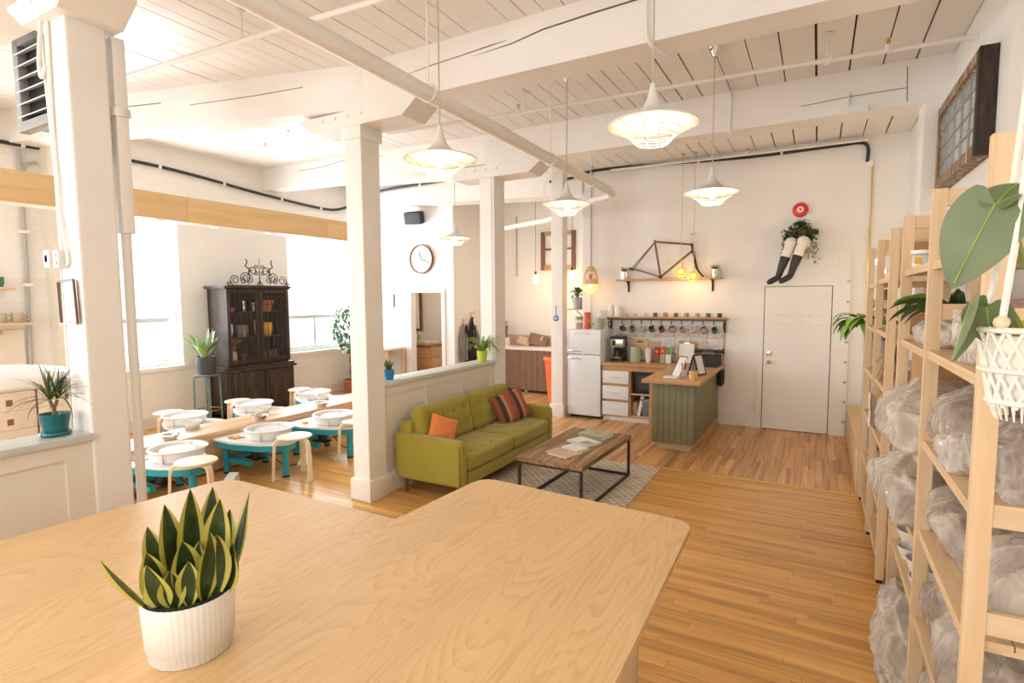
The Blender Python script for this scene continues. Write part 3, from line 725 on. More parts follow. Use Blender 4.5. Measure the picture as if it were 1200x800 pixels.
# door casing of the washroom doorway
m = MB(); m.box(-7.50, -7.40, 8.97, 9.0, 0, 2.02); m.box(-6.62, -6.54, 8.97, 9.0, 0, 2.02); m.box(-7.5, -6.54, 8.97, 9.0, 2.02, 2.1)
struct('door_2', m, 'trim_paint')
# ================================================================ the plywood work tables in front
def ply_table(label, poly, rad, legs):
    cx = sum(p[0] for p in poly)/4; cy = sum(p[1] for p in poly)/4
    t = thing('work_table', label, 'table', (cx, cy, 0))
    pts = []
    for i in range(4):
        p = Vector(poly[i]); a = (Vector(poly[i-1])-p).normalized(); b = (Vector(poly[(i+1) % 4])-p).normalized()
        rr = rad[i]
        for k in range(7):
            u = k/6; q = (p+a*rr)*(1-u)**2+p*2*u*(1-u)+(p+b*rr)*u*u; pts.append((q.x, q.y))
    top = MB(); n = len(pts); c = Vector((cx, cy))
    ins = [tuple(Vector(q)+(c-Vector(q)).normalized()*.0004) for q in pts]
    vs = [(x, y, .874) for x, y in ins]+[(x, y, .878) for x, y in pts]+[(x, y, .896) for x, y in pts]+[(x, y, .9) for x, y in ins]
    fs = [tuple(range(n-1, -1, -1)), tuple(range(3*n, 4*n))]
    for j in range(3):
        for k in range(n): fs.append((j*n+k, j*n+(k+1) % n, (j+1)*n+(k+1) % n, (j+1)*n+k))
    top.add(vs, fs).build('tabletop', 'plywood', t, True, True, 50)
    for (x, y) in legs: MB().cbox(x-.045, x+.045, y-.045, y+.045, 0, .80, .006).build('leg', 'pine', t)
    xs = [q[0] for q in legs]; ys = [q[1] for q in legs]
    m = MB(); m.box(min(xs), max(xs), min(ys)-.02, min(ys)+.02, .78, .874); m.box(min(xs), max(xs), max(ys)-.02, max(ys)+.02, .78, .874)
    m.box(min(xs)-.02, min(xs)+.02, min(ys), max(ys), .78, .874); m.box(max(xs)-.02, max(xs)+.02, min(ys), max(ys), .78, .874); m.build('apron', 'pine_y', t, False)
    return t
ply_table('big pale plywood work table with rounded corners, reaching toward the grey rug', [(-1.79, -.3), (-.395, -.3), (-.452, 2.455), (-1.605, 2.545)], (.02, .02, .09, .11), [(-1.5, 0), (-.62, 0), (-.66, 2.15), (-1.42, 2.2)])
ply_table('pale plywood work table under the snake plant, beside the low panelled wall', [(-3.08, -.3), (-1.7903, -.3), (-1.6500, 1.86), (-2.87, 1.86)], (.02, .02, .004, .12), [(-2.8, 0), (-1.95, 0), (-1.92, 1.5), (-2.65, 1.55)])
# snake plant in its ribbed planter
cx, cy = -1.545, .865
sp = thing('snake_plant', 'snake plant with yellow-edged dark leaves in a white ribbed planter', 'plant', (cx, cy, .9))
K = 1.15
def kp(pr): return [(a*K if a > .001 else a, b*K) for a, b in pr]
MB().lathe(kp([(.001, 0), (.088, 0), (.092, .004), (.0925, .030), (.098, .034), (.104, .150), (.1015, .153), (.098, .150), (.097, .12), (.001, .118)]), 144, (cx, cy, .9), ribs=48, ra=.0018).build('planter', 'ceramic_white', sp, True, True, 60)
MB().lathe(kp([(.001, .132), (.080, .132), (.086, .1545), (.097, .1555), (.0975, .10)]), 40, (cx, cy, .9)).build('inner_pot', 'black', sp)
MB().lathe(kp([(.001, .136), (.086, .134)]), 24, (cx, cy, .9)).build('soil', 'soil', sp)
rs = random.Random(5)
camd = Vector((-cx, -cy, 0)).normalized(); rt = Vector((-camd.y, camd.x, 0))   # towards the room, and across it
LV = [(-.075, .03, -.55, .15, .30, .036), (-.05, .05, -.22, .10, .22, .05), (-.062, .03, -.1, .16, .26, .046), (-.03, .055, -.06, .05, .17, .045), (0, .06, .03, .02, .19, .04), (.03, .055, .1, .1, .30, .058),
      (.055, .05, .06, .05, .27, .058), (.05, .02, .12, .02, .33, .052), (.08, .02, .16, .12, .21, .04), (.088, -.01, .28, -.05, .33, .032), (-.02, 0, -.08, -.02, .33, .052), (.01, -.01, .02, -.05, .36, .05),
      (-.045, -.02, -.2, -.05, .31, .042), (.04, -.04, .1, -.1, .34, .048), (-.02, -.05, -.1, -.15, .32, .04), (.075, .045, .22, .1, .18, .045), (-.005, .03, -.02, .06, .26, .058), (.02, .02, .05, .04, .24, .05), (.065, -.05, .2, -.1, .30, .04)]
for (a, b, da, db, ln, w) in LV:
    base = Vector((cx, cy, 1.05))+rt*a*K+camd*b*K
    dr = rt*da+camd*db+Vector((0, 0, 1))
    mb = MB().leaf(base, dr, ln*(.86 if ln > .325 else .72), w*1.5, rs.uniform(-.22, .12), 14, .30, 1.1, rs.uniform(-.9, .9), edge=True, side=rt*math.cos(rs.uniform(-.6, .6))+camd*math.sin(rs.uniform(-.6, .6)))
    mb.build('leaf', ['leaf_core', 'leaf_edge'], sp, True, True, 80)

# ================================================================ sofa, coffee table and rug
so = thing('sofa', 'olive green two-seat sofa with button-tufted cushions and wooden legs', 'sofa', (-3.18, 5.05, 0))
m = MB().cbox(-3.50, -2.80, 4.17, 5.93, .15, .27, .012); m.cbox(-3.56, -3.42, 4.1, 6.0, .15, .70, .03); m.build('frame', 'sofa_fabric', so)
for (a, b) in ((4.05, 4.17), (5.93, 6.05)):
    pts = [(-3.58, .15), (-2.80, .15), (-2.80, .50)]+[(-2.86+.06*math.cos(t), .52+.06*math.sin(t)) for t in [PI/2*k/5 for k in range(6)]]+[(-3.54+.05*math.cos(t), .545+.05*math.sin(t)) for t in [PI/2+PI/2*k/5 for k in range(6)]]
    bm = bmesh.new()
    v0 = [bm.verts.new((x, a, z)) for x, z in pts]; v1 = [bm.verts.new((x, b, z)) for x, z in pts]
    n = len(pts)
    for k in range(n): bm.faces.new((v0[k], v0[(k+1) % n], v1[(k+1) % n], v1[k]))
    bm.faces.new(v0); bm.faces.new(v1[::-1]); bmesh.ops.recalc_face_normals(bm, faces=bm.faces[:])
    bmesh.ops.bevel(bm, geom=[e for e in bm.edges if len(e.link_faces) == 2 and e.calc_face_angle(0) > 1.2], offset=.022, segments=3, affect='EDGES')
    MB().take(bm).build('armrest', 'sofa_fabric', so, True, True, 50)
for (a, b) in ((4.175, 5.045), (5.055, 5.925)):
    cyy = (b-a)/2; dm = [(x, y) for x in (-.2, 0.02, .22) for y in (-cyy*.66, -cyy*.22, cyy*.22, cyy*.66)]
    o = soft(MB(), -3.40, -2.785, a, b, .275, .435, .045, 8, .018, None, dm, 2, .045, .020).build('seat_cushion', 'sofa_fabric', so, True, True, 70)
    mm = MB()
    for (x, y) in dm: mm.ball((-3.0925+x, (a+b)/2+y, .438), .011, 8, 5, sz=.5)
    mm.build('button', 'sofa_fabric', o)
    T = Matrix.Translation((-3.33, (a+b)/2, .44)) @ Matrix.Rotation(R(-12), 4, 'Y')
    dm2 = [(y, z) for z in (.12, .27) for y in (-cyy*.66, -cyy*.22, cyy*.22, cyy*.66)]
    o = soft(MB(), -.11, .055, -cyy, cyy, -.01, .40, .05, 8, .025, T, [(y, z-.195) for y, z in dm2], 0, .05, .028).build('back_cushion', 'sofa_fabric', so, True, True, 70)
    mm = MB()
    for (y, z) in dm2: mm.ball(T @ Vector((.065, y, z)), .011, 8, 5)
    mm.build('button', 'sofa_fabric', o)
for (x, y) in ((-3.5, 4.12), (-2.86, 4.12), (-3.5, 5.98), (-2.86, 5.98)):
    MB().lathe([(.013, 0), (.014, .002), (.026, .152)], 14, (x, y, 0)).build('leg', 'walnut', so)
# throw pillows
T = Matrix.Translation((-3.20, 4.325, .595)) @ Matrix.Rotation(R(66), 4, 'Z') @ Matrix.Rotation(R(-20), 4, 'X') @ Matrix.Rotation(R(24), 4, 'Y')
def pillow(name, T, w, h, th, mat, label):
    o = thing(name, label, 'pillow', tuple(T.translation))
    n = 18; mb = MB(); vs = []; fs = []
    for s in (1, -1):
        for i in range(n+1):
            for j in range(n+1):
                u, v = i/n*2-1, j/n*2-1
                k = (1-u*u)**.45*(1-v*v)**.45 if abs(u) < 1 and abs(v) < 1 else 0
                pin = 1-.10*(1-abs(u)**2)*0-.07*(1-v*v)*abs(u)**3-0
                pin2 = 1-.07*(1-u*u)*abs(v)**3
                wr = .006*noise.noise(Vector((u*2.5, v*2.5, s*3.0)))
                vs.append((u*w/2*pin, s*(th/2*k+wr*k), v*h/2*pin2))
    for s in (0, 1):
        b = s*(n+1)**2
        for i in range(n):
            for j in range(n):
                a = b+i*(n+1)+j; fs.append((a, a+1, a+n+2, a+n+1))
    mb.add(vs, fs)
    me = mb.build('cover', mat, o, True, False, 80)
    me.matrix_local = Matrix.Translation((0, 0, 0)) @ T.to_3x3().to_4x4()
    return o
pillow('throw_pillow', T, .30, .30, .12, 'orange_fabric', 'plain orange throw pillow leaning in the near corner of the olive sofa')
T = Matrix.Translation((-3.145, 5.60, .615)) @ Matrix.Rotation(R(58), 4, 'Z') @ Matrix.Rotation(R(-24), 4, 'X') @ Matrix.Rotation(R(-14), 4, 'Y')
pillow('throw_pillow', T, .46, .38, .15, 'kilim', 'striped kilim throw pillow in rust, black and tan at the far end of sofa')
rg = solo('rug', MB().cbox(-2.98, -1.46, 4.15, 6.0, 0.0005, .010, .004), 'rug_weave', 'beige rug with woven diamond pattern under the coffee table', 'rug')
ct = thing('coffee_table', 'low coffee table of reclaimed planks on a thin dark iron frame', 'table', (-2.03, 4.98, .01))
CT = Matrix.Translation((-2.03, 4.97, 0)) @ Matrix.Rotation(R(-2), 4, 'Z')
r2 = random.Random(2); x = -.335
for w in (.14, .12, .15, .13, .13):
    MB().cbox(x, x+w-.003, -.64+r2.uniform(-.006, .006), .64+r2.uniform(-.006, .006), .405, .45-r2.uniform(0, .003), .004, CT).build('plank', 'reclaimed', ct); x += w
MB().bar(CT @ Vector((0, -.632, .395)), CT @ Vector((0, .632, .395)), .62, .02).build('frame_top', 'iron', ct)
for (sx, sy) in ((-1, -1), (1, -1), (1, 1), (-1, 1)):
    MB().bar(CT @ Vector((sx*.31, sy*.615, .0105)), CT @ Vector((sx*.31, sy*.615, .39)), .024).build('leg', 'iron', ct)
for s in (-1, 1):
    MB().bar(CT @ Vector((s*.31, -.61, .023)), CT @ Vector((s*.31, .61, .023)), .022).build('base_bar', 'iron', ct)
    MB().bar(CT @ Vector((-.3, s*.615, .023)), CT @ Vector((.3, s*.615, .023)), .022).build('base_bar', 'iron', ct)
def book(name, x, y, z, w, l, h, rz, cover, label, cat='book', extra=None):
    t = thing(name, label, cat, (x, y, z), R(rz)); TT = ORG[t.name]
    MB().box(-w/2+.003, w/2-.004, -l/2+.004, l/2-.004, .002, h-.002, TT).build('pages', 'paper', t, False)
    m = MB().box(-w/2, w/2, -l/2, l/2, 0, .002, TT).box(-w/2, w/2, -l/2, l/2, h-.002, h, TT).box(-w/2, -w/2+.003, -l/2, l/2, 0, h, TT); m.build('cover', cover, t, False)
    if extra: MB().box(*extra[1:5], h, h+.0006, TT).build('print', extra[0], t, False)
    return t
book('book', -1.99, 5.36, .45, .23, .30, .035, 78, 'sage', 'green hardback book lying at the far end of the coffee table', extra=('rust_mug', -.02, .04, -.06, .02))
book('magazine', -2.00, 5.06, .45, .21, .28, .022, 66, 'paper', 'white paperback with a grey and coral cover picture on coffee table', extra=('blue_grey', -.09, .02, -.13, -.02))
book('magazine', -1.99, 4.80, .45, .15, .22, .022, 68, 'paper', 'small plain white booklet between the two larger magazines on coffee table')
book('magazine', -2.03, 4.63, .45, .21, .29, .010, 72, 'cardboard_pale', 'pale floral magazine nearest the front edge of the coffee table', extra=('clay_pale', -.08, .08, -.1, .1))
pc = thing('pencil', 'red pencil with white shaft lying along the front magazine', 'pencil', (-2.0, 4.53, .45))
MB().tube([(-2.15, 4.53, .456), (-1.93, 4.475, .456)], .006, 6).build('shaft', 'paper', pc)
MB().tube([(-2.19, 4.54, .456), (-2.15, 4.53, .456)], .0065, 6).tube([(-1.93, 4.475, .456), (-1.89, 4.465, .456)], .0065, 6).build('ends', 'red', pc)

# ================================================================ pottery wheels
def plate_T(): return None
def wheel(label):
    # local: the splash bench lies towards -x, the potter sits towards +x
    t = thing('pottery_wheel', label, 'pottery wheel', (0, 0, 0), 0, 'pottery wheels along the splash bench')
    pts = [(-.49, -.34), (-.17, -.355), (.14, -.27), (.31, -.18), (.385, -.11), (.397, -.04), (.36, .06), (.2, .17), (.0, .25), (-.2, .28), (-.49, .28)]
    MB().prism(pts, .365, .388).build('tabletop', 'white_plastic', t)
    pts2 = [(x*.97, y*.95-.002) for x, y in pts]
    MB().prism(pts2, .30, .365).build('frame_rail', 'teal', t)
    for (x, y) in ((-.375, -.27), (-.36, .2), (.305, -.05)):
        lg = MB().cyl((x, y, .02), .036, .285, 16).build('leg', 'teal', t)
        MB().cyl((x, y, 0), .037, .022, 16).build('foot', 'black', lg)
    MB().box(-.36, .0, -.27, -.22, .13, .18).box(-.39, -.34, -.22, .2, .13, .18).build('brace', 'teal', t, False)
    MB().cyl((-.08, -.12, .18), .055, .12, 14).box(-.2, .02, -.18, -.06, .17, .18).build('motor', 'black', t)
    MB().tube(bez([(-.02, -.02, .24), (.0, .08, .1), (.03, .18, .02), (.05, .30, .008)], 6), .006, 6).build('power_cord', 'black', t)
    p = MB().lathe([(.001, .39), (.205, .39), (.215, .40), (.236, .48), (.25, .486), (.258, .495), (.252, .502), (.236, .502), (.226, .488), (.205, .41), (.001, .405)], 40).build('splash_pan', 'white_plastic', t, True, True, 50)
    m = MB()
    for a in (0.5, 0.5+PI): m.box(-.004, .004, .215, .246, .395, .49, Matrix.Rotation(a, 4, 'Z'))
    m.build('pan_clip', 'ceramic_white', p, False)
    MB().lathe([(.001, .478), (.150, .478), (.154, .470), (.150, .46), (.05, .455), (.03, .405)], 36).build('wheel_head', 'white_gloss', t, True, True, 30)
    return t
NEAR = [(-5.32, 2.95), (-5.24, 3.90), (-5.16, 4.75)]; FAR = [(-6.77, 3.86), (-6.72, 4.765), (-6.70, 5.78)]
NL = ['beside the tall white pole, nearer row', 'in the middle of the nearer row', 'half hidden behind the square white column']
FL = ['in the window row, before the stool with a plant', 'in the window row, before the dark cabinet', 'in the window row, nearest the terracotta pot']
w0 = wheel('white and teal pottery wheel '+NL[0]); w0.location = (*NEAR[0], 0); ORG[w0.name] = Matrix.Translation((*NEAR[0], 0))
wheels = [w0]
for (p, l) in zip(NEAR[1:], NL[1:]): wheels.append(dup(w0, (*p, 0), 0, 'white and teal pottery wheel '+l))
for (p, l) in zip(FAR, FL): wheels.append(dup(w0, (*p, 0), PI, 'white and teal pottery wheel '+l))
# splash bench
sb = thing('splash_bench', 'long low pine plank bench running between the two rows of pottery wheels', 'bench', (-6.0, 4, 0))
xs = [-6.25, -6.0, -5.755]; rb = random.Random(4)
for i in range(2):
    y = 1.6
    for ln in (1.45, 1.9, 1.7):
        MB().cbox(xs[i], xs[i+1]-.003, y, y+ln-.003, .415, .45, .004).build('top_board', 'splash_wood', sb); y += ln
for x in (-5.772, -6.233):
    for (za, zb) in ((.02, .15), (.153, .28), (.283, .413)):
        y = 1.6
        for ln in (2.3, 2.75): MB().cbox(x-.014, x+.014, y, y+ln-.003, za, zb, .003).build('side_board', 'splash_wood', sb); y += ln
m = MB()
for y in (1.65, 3.2, 4.8, 6.55): m.box(-6.215, -5.79, y, y+.04, 0, .413)
m.build('rib', 'pine', sb, False)
# stools of bent wood
def stool(label):
    t = thing('bentwood_stool', label, 'stool', (0, 0, 0), 0, 'bentwood stools at the pottery wheels')
    MB().lathe([(.001, .445), (.165, .445), (.175, .452), (.175, .462), (.168, .468), (.001, .468)], 32).build('seat', 'birch', t)
    for k in range(3):
        a = 2*PI*k/3+PI/6; d = Vector((math.cos(a), math.sin(a), 0)); pr_ = []
        for (r, z) in ((.08, .436), (.15, .435), (.178, .425), (.195, .40), (.205, .35), (.225, .01)): pr_.append(d*r+Vector((0, 0, z)))
        s = d.cross(Vector((0, 0, 1))); path = bez(pr_, 5); m = MB(); vs = []
        for i, p in enumerate(path):
            tg = (path[min(i+1, len(path)-1)]-path[max(i-1, 0)]).normalized(); nn = tg.cross(s).normalized()
            for (u, v) in ((-1, -1), (1, -1), (1, 1), (-1, 1)): vs.append(p+s*u*.024+nn*v*.012)
        fs = [(3, 2, 1, 0)]; n = len(path)
        for i in range(n-1):
            for q in range(4): fs.append((i*4+q, i*4+(q+1) % 4, i*4+4+(q+1) % 4, i*4+4+q))
        fs.append(tuple((n-1)*4+q for q in range(4)))
        lg = m.add(vs, fs).build('leg', 'birch', t)
        MB().box(-.02, .02, -.014, .014, 0, .011, Matrix.Translation(d*.2255) @ Matrix.Rotation(a+PI/2, 4, 'Z')).build('foot', 'grey_paint', lg, False)
    return t
s0 = stool('pale bentwood stool at the wheel nearest the white pole')
s0.location = (-4.83, 2.83, 0); s0.rotation_euler = (0, 0, -PI/6); ORG[s0.name] = Matrix.Translation((-4.83, 2.83, 0))
for (x, y, r, l) in ((-4.79, 3.86, -PI/6, 'whole pale bentwood stool standing at the middle wheel'), (-4.73, 4.70, -PI/6, 'pale bentwood stool partly behind the square white column'), (-7.25, 3.93, PI-PI/6, 'pale bentwood stool under the window, left of the plant stand'),
                  (-7.21, 4.87, PI-PI/6, 'pale bentwood stool before the dark cabinet, by its closer door'), (-7.22, 5.95, PI-PI/6, 'pale bentwood stool before the dark cabinet, by its farther door')):
    dup(s0, (x, y, 0), r, l)
# foot pedals
for (x, y, l) in ((-5.22, 3.40, 'by the white-pole wheel'), (-5.10, 4.24, 'by the middle wheel'), (-4.95, 5.05, 'behind the square white column')):
    t = thing('foot_pedal', 'white wedge-shaped wheel foot pedal on the floor '+l, 'foot pedal', (x, y, 0), .5, 'wheel foot pedals'); TT = ORG[t.name]
    MB().cbox(-.055, .055, -.11, .11, 0, .025, .008, TT).build('base', 'grey_paint', t)
    MB().add([TT @ Vector(p) for p in [(-.05, -.10, .025), (.05, -.10, .025), (.05, .10, .025), (-.05, .10, .025), (-.05, -.10, .04), (.05, -.10, .04), (.05, .08, .11), (-.05, .08, .11)]],
             [(0, 3, 2, 1), (4, 5, 6, 7), (0, 1, 5, 4), (1, 2, 6, 5), (2, 3, 7, 6), (3, 0, 4, 7)]).build('treadle', 'ceramic_white', t, False)
# steel bowls on the bench and clear tubs at the far wheels
def bowl_thing(name, x, y, z, r, h, mat, label, cat='bowl', group=None):
    return solo(name, MB().lathe([(.001, 0), (r*.6, 0), (r*.95, h*.75), (r*1.04, h), (r*.98, h), (r*.9, h*.75), (r*.55, .008), (.001, .008)], 26, (x, y, z)), mat, label, cat, group)
for (x, y, l) in ((-5.85, 3.17, 'steel water bowl on the bench behind the white-pole wheel'), (-5.84, 4.22, 'steel water bowl on the bench behind the middle wheel'), (-5.84, 5.16, 'steel water bowl on the bench behind the column-side wheel')):
    bowl_thing('steel_bowl', x, y, .451, .095, .06, 'chrome', l, 'bowl', 'steel water bowls')
for (x, y, l) in ((-6.13, 3.57, 'clear plastic tub in front of the far wheel by the plant stand'), (-6.12, 4.46, 'clear plastic tub in front of the far wheel by the cabinet'), (-6.12, 5.45, 'clear plastic tub in front of the far wheel by the terracotta pot')):
    t = thing('plastic_tub', l, 'tub', (x, y, .451), 0, 'clear tubs of water')
    MB().lathe([(.001, 0), (.075, 0), (.09, .08), (.10, .083), (.10, .088), (.086, .083), (.071, .006), (.001, .006)], 24, (x, y, .451)).build('tub', 'clear_glass', t)
    MB().lathe([(.001, .006), (.07, .006), (.078, .05), (.001, .05)], 20, (x, y, .451)).build('sponge', 'clay_pale', t)
for (x, y, l) in ((-5.50, 3.68, 'small orange sponge on the middle wheel top'), (-5.42, 4.53, 'small orange sponge on the wheel top by the column')):
    solo('sponge', MB().cbox(x-.035, x+.035, y-.025, y+.025, .389, .414, .006), 'sponge', l, 'sponge')
for j, (bx, by) in enumerate(((-5.62, 3.70), (-5.68, 2.74))):
    for k, (dx, dy) in enumerate(((0, 0), (.07, .03), (.13, .02))):
        solo('trimming_tool', MB().tube([(bx+dx, by-dy-.05, .394), (bx+dx+.03, by-dy+.07, .394)], .005, 6), 'stem_brown' if k else 'grey_metal', ['grey clay tool nearest the bench', 'brown clay tool between two others', 'brown clay tool nearest the pan'][k]+' on the '+('middle wheel' if j == 0 else 'white-pole wheel')+' top', 'tool', 'clay tools on the wheel tops')
# tall pole beside the left column
pl = thing('steel_pole', 'tall slim white pole standing beside the wide foreground column', 'pole', (-3.66, 1.80, 0))
MB().cyl((-3.67, 1.80, 0), .028, 2.4, 14).build('lower_tube', 'trim_paint', pl)
MB().cbox(-3.715, -3.625, 1.765, 1.835, 2.3, 3.43, .006).build('upper_casing', 'white_paint', pl)
MB().cyl((-3.67, 1.80, 2.98), .062, .05, 16).build('collar', 'ceramic_white', pl)
MB().box(-3.722, -3.70, 1.757, 1.768, 2.72, 2.98).build('slot', 'dark_gap', pl, False)
# ================================================================ pine shelving along the right wall
XF, XR, ZT = 0.39, 0.85, 2.325
def shelving(label, frames, boards):
    t = thing('shelving_unit', label, 'shelving', (.62, sum(frames)/len(frames), 0))
    for y in frames:
        f = MB().box(XF+.02, XR-.02, y-.006, y+.006, .0, .001).build('side_frame', 'pine_x', t, False)
        for x in (XF, XR-.05):
            MB().cbox(x, x+.05, y-.016, y+.016, .025, ZT, .002).build('upright', 'pine', f, False)
            MB().box(x+.008, x+.042, y-.012, y+.012, 0, .026).build('foot_cap', 'black', f, False)
        for z in (2.255, 1.80, 1.26, .95, .42, .12):
            MB().cbox(XF+.05, XR-.05, y-.011, y+.011, z, z+.065, .002).build('rung', 'pine_x', f, False)
    for (ya, yb, z) in boards:
        n = 4; w = (XR-XF-.01)/n
        o = MB().box(XF+.01, XR, ya+.018, ya+.05, z-.032, z-.018).box(XF+.01, XR, yb-.05, yb-.018, z-.032, z-.018).box(XF+.012, XF+.03, ya+.018, yb-.018, z-.034, z-.018).build('shelf', 'pine_y', t, False)
        for i in range(n):
            MB().cbox(XF+.012+i*w, XF+.012+(i+1)*w-.003, ya+.017, yb-.017, z-.018, z, .002).build('slat', 'pine_y', o, False)
    return t
A_, B_, C_, D_, E_, F_ = 1.935, 2.80, 3.64, 4.24, 5.09, 5.95
shelving('nearest tall pine shelving unit, holding pottery wrapped in clear plastic bags', [A_, B_, C_],
  [(A_, B_, 2.037), (A_, B_, 1.675), (A_, B_, 1.300), (A_, B_, .920), (A_, B_, .540), (A_, B_, .15), (B_, C_, 2.037), (B_, C_, 1.667), (B_, C_, 1.20), (B_, C_, .83), (B_, C_, .55), (B_, C_, .14)])
shelving('farther tall pine shelving unit, half empty, with dried bundles and cardboard boxes', [D_, E_, F_],
  [(D_, E_, 2.02), (D_, E_, 1.650), (D_, E_, 1.28), (D_, E_, .885), (D_, E_, .48), (D_, E_, .14), (E_, F_, 2.0), (E_, F_, 1.635), (E_, F_, 1.25), (E_, F_, .865), (E_, F_, .465), (E_, F_, .10)])
# bags of pottery (bag, then what shows through it)
def bay(y):
    for a, b in ((A_, B_), (B_, C_)):
        if a < y < b: return (a+.022, b-.022)
def top_of(c):
    lv = [.15, .54, .92, 1.30, 1.675, 2.037] if c[1] < B_ else [.14, .55, .83, 1.20, 1.667, 2.037]
    return min([z for z in lv if z > c[2]+.05]+[9])-.04
def bag(c, rx, ry, rz, seed, label, mat='bag_clear', inner=None, rough=.22):
    t = thing('plastic_bag', label, 'plastic bag', c)
    lump(MB(), c, rx*1.05, ry*1.08, rz*.86, seed, rough*1.25, yb=bay(c[1]), zt=top_of(c)).build('film', mat, t, True, True, 180)
    for (dx, dy, r, h, m, kind) in (inner or []):
        p = (c[0]+dx, c[1]+dy, c[2]+.006)
        if kind == 'pot': mb = MB().lathe([(.001, 0), (r*.75, 0), (r, h*.5), (r*.8, h), (r*.72, h), (r*.9, h*.5), (.001, .02)], 20, p)
        elif kind == 'slab': mb = MB().cbox(p[0]-r, p[0]+r, p[1]-r*1.2, p[1]+r*1.2, p[2], p[2]+h, .01)
        else: mb = MB().lathe([(.001, 0), (r*.5, 0), (r*.9, h*.7), (r, h), (r*.93, h), (r*.82, h*.7), (.001, .02)], 20, p)
        mb.build('wrapped_pot', m, t)
    return t
bag((.60, 2.30, 1.677), .17, .19, .22, 1, 'pale see-through bag slumped on the shelf below the small folded monstera leaf', 'bag_milky', [(0, .02, .09, .12, 'clay_pale', 'bowl')])
bag((.62, 2.56, 1.302), .19, .20, .30, 2, 'tall brownish plastic bag behind the second front upright, wide shelf at chest height', 'bag_clear', [(0, -.03, .12, .22, 'clay_brown', 'pot'), (-.03, .1, .08, .12, 'clay_grey', 'pot')])
bag((.64, 2.17, 1.302), .17, .19, .24, 3, 'plastic bag of brown and dark clay slabs beside the white macrame hanger', 'bag_clear', [(.02, 0, .11, .09, 'clay_brown', 'slab'), (0, -.09, .06, .16, 'clay_grey', 'pot')])
bag((.49, 2.40, 1.302), .09, .11, .13, 4, 'small creased clear bag at the shelf edge left of the thick front upright', 'bag_milky', [], .3)
bag((.62, 2.58, .922), .19, .19, .28, 5, 'crumpled bag with brown bowls, just below the creased clear bag', 'bag_clear', [(0, 0, .13, .12, 'clay_brown', 'bowl'), (-.05, .1, .09, .16, 'clay_grey', 'bowl')])
bag((.64, 2.14, .922), .17, .17, .26, 6, 'bag of pinkish clay at the frame edge, below the macrame hanger', 'bag_milky', [(0, 0, .11, .13, 'clay_pale', 'pot')])
bag((.62, 2.62, .542), .18, .16, .30, 7, 'shiny bag round a grey bowl on the low shelf, next to the second upright', 'bag_clear', [(0, 0, .12, .15, 'clay_grey', 'bowl')])
bag((.62, 2.20, .542), .20, .20, .33, 8, 'big bag round a dark grey vase at the lower right edge', 'bag_clear', [(.06, -.02, .11, .30, 'clay_grey', 'pot')], .28)
bag((.60, 2.58, .152), .17, .19, .30, 9, 'bulging pale bag on the bottom shelf by the second upright', 'bag_milky', [(0, 0, .10, .14, 'clay_pale', 'pot')])
bag((.64, 2.18, .152), .18, .19, .30, 10, 'bag with a mossy green lump on the bottom shelf, lower right corner', 'bag_clear', [(.02, 0, .11, .18, 'clay_grey', 'pot'), (.05, .08, .06, .10, 'leaf_dark', 'slab')])
bag((.56, 3.20, 1.669), .13, .22, .15, 11, 'small milky pink bag on the shelf under the strap-leaved plant', 'bag_milky', [(0, -.08, .06, .09, 'clay_pale', 'bowl'), (0, .08, .06, .09, 'clay_pale', 'bowl')], .15)
bag((.52, 3.24, 1.202), .21, .34, .30, 12, 'very large pale bag bulging out between the second and third uprights', 'bag_milky', [(.03, -.1, .12, .22, 'clay_pale', 'pot'), (.03, .15, .1, .18, 'clay_brown', 'pot')], .22)
bag((.50, 3.30, .832), .19, .28, .30, 13, 'large clear bag hanging over the shelf edge above the white bowls', 'bag_milky', [(.05, -.1, .1, .18, 'clay_brown', 'pot')], .25)
bag((.46, 3.14, .145), .14, .26, .34, 14, 'crumpled bag spilling onto the floor at the foot of the shelving', 'bag_milky', [], .33)
bag((.44, 3.00, .002), .12, .24, .22, 15, 'lowest crumpled clear plastic bag resting on the wooden floor', 'bag_milky', [], .33)
# white bowls
for (x, y, r, h, l) in ((.50, 3.53, .085, .10, 'white bowl at the far end of the bowl shelf'), (.455, 3.37, .055, .065, 'smallest white bowl on the bowl shelf'), (.56, 3.36, .08, .07, 'white bowl with grey inside, set back on the bowl shelf'), (.48, 3.14, .07, .10, 'tall white bowl in front of the reddish bowl'), (.465, 2.96, .065, .09, 'white bowl half hidden by the second upright')):
    bowl_thing('bowl', x, y, .55, r, h, 'ceramic_white', l+', low pine shelving', 'bowl', 'white bowls on the low shelf')
bowl_thing('bowl', .66, 3.02, .55, .10, .09, 'clay_brown', 'reddish brown bowl behind the white bowls on the low shelf')
bt = solo('plastic_box', MB().cbox(.47, .78, 2.86, 3.14, .143, .26, .02), 'ceramic_white', 'pale lidless storage box on the bottom shelf under the bowls', 'box')
bk = thing('storage_crate', 'black crate on the bottom shelf beside the third upright', 'crate', (.62, 3.4, .142))
m = MB(); m.cbox(.47, .78, 3.27, 3.57, .142, .16, .004)
for (a, b, c, d_) in ((.47, .78, 3.27, 3.285), (.47, .78, 3.555, 3.57), (.47, .485, 3.27, 3.57), (.765, .78, 3.27, 3.57)): m.box(a, b, c, d_, .15, .33)
m.build('shell', 'black', bk, False); MB().cbox(.46, .79, 3.26, 3.58, .33, .345, .004).build('rim', 'black_soft', bk)
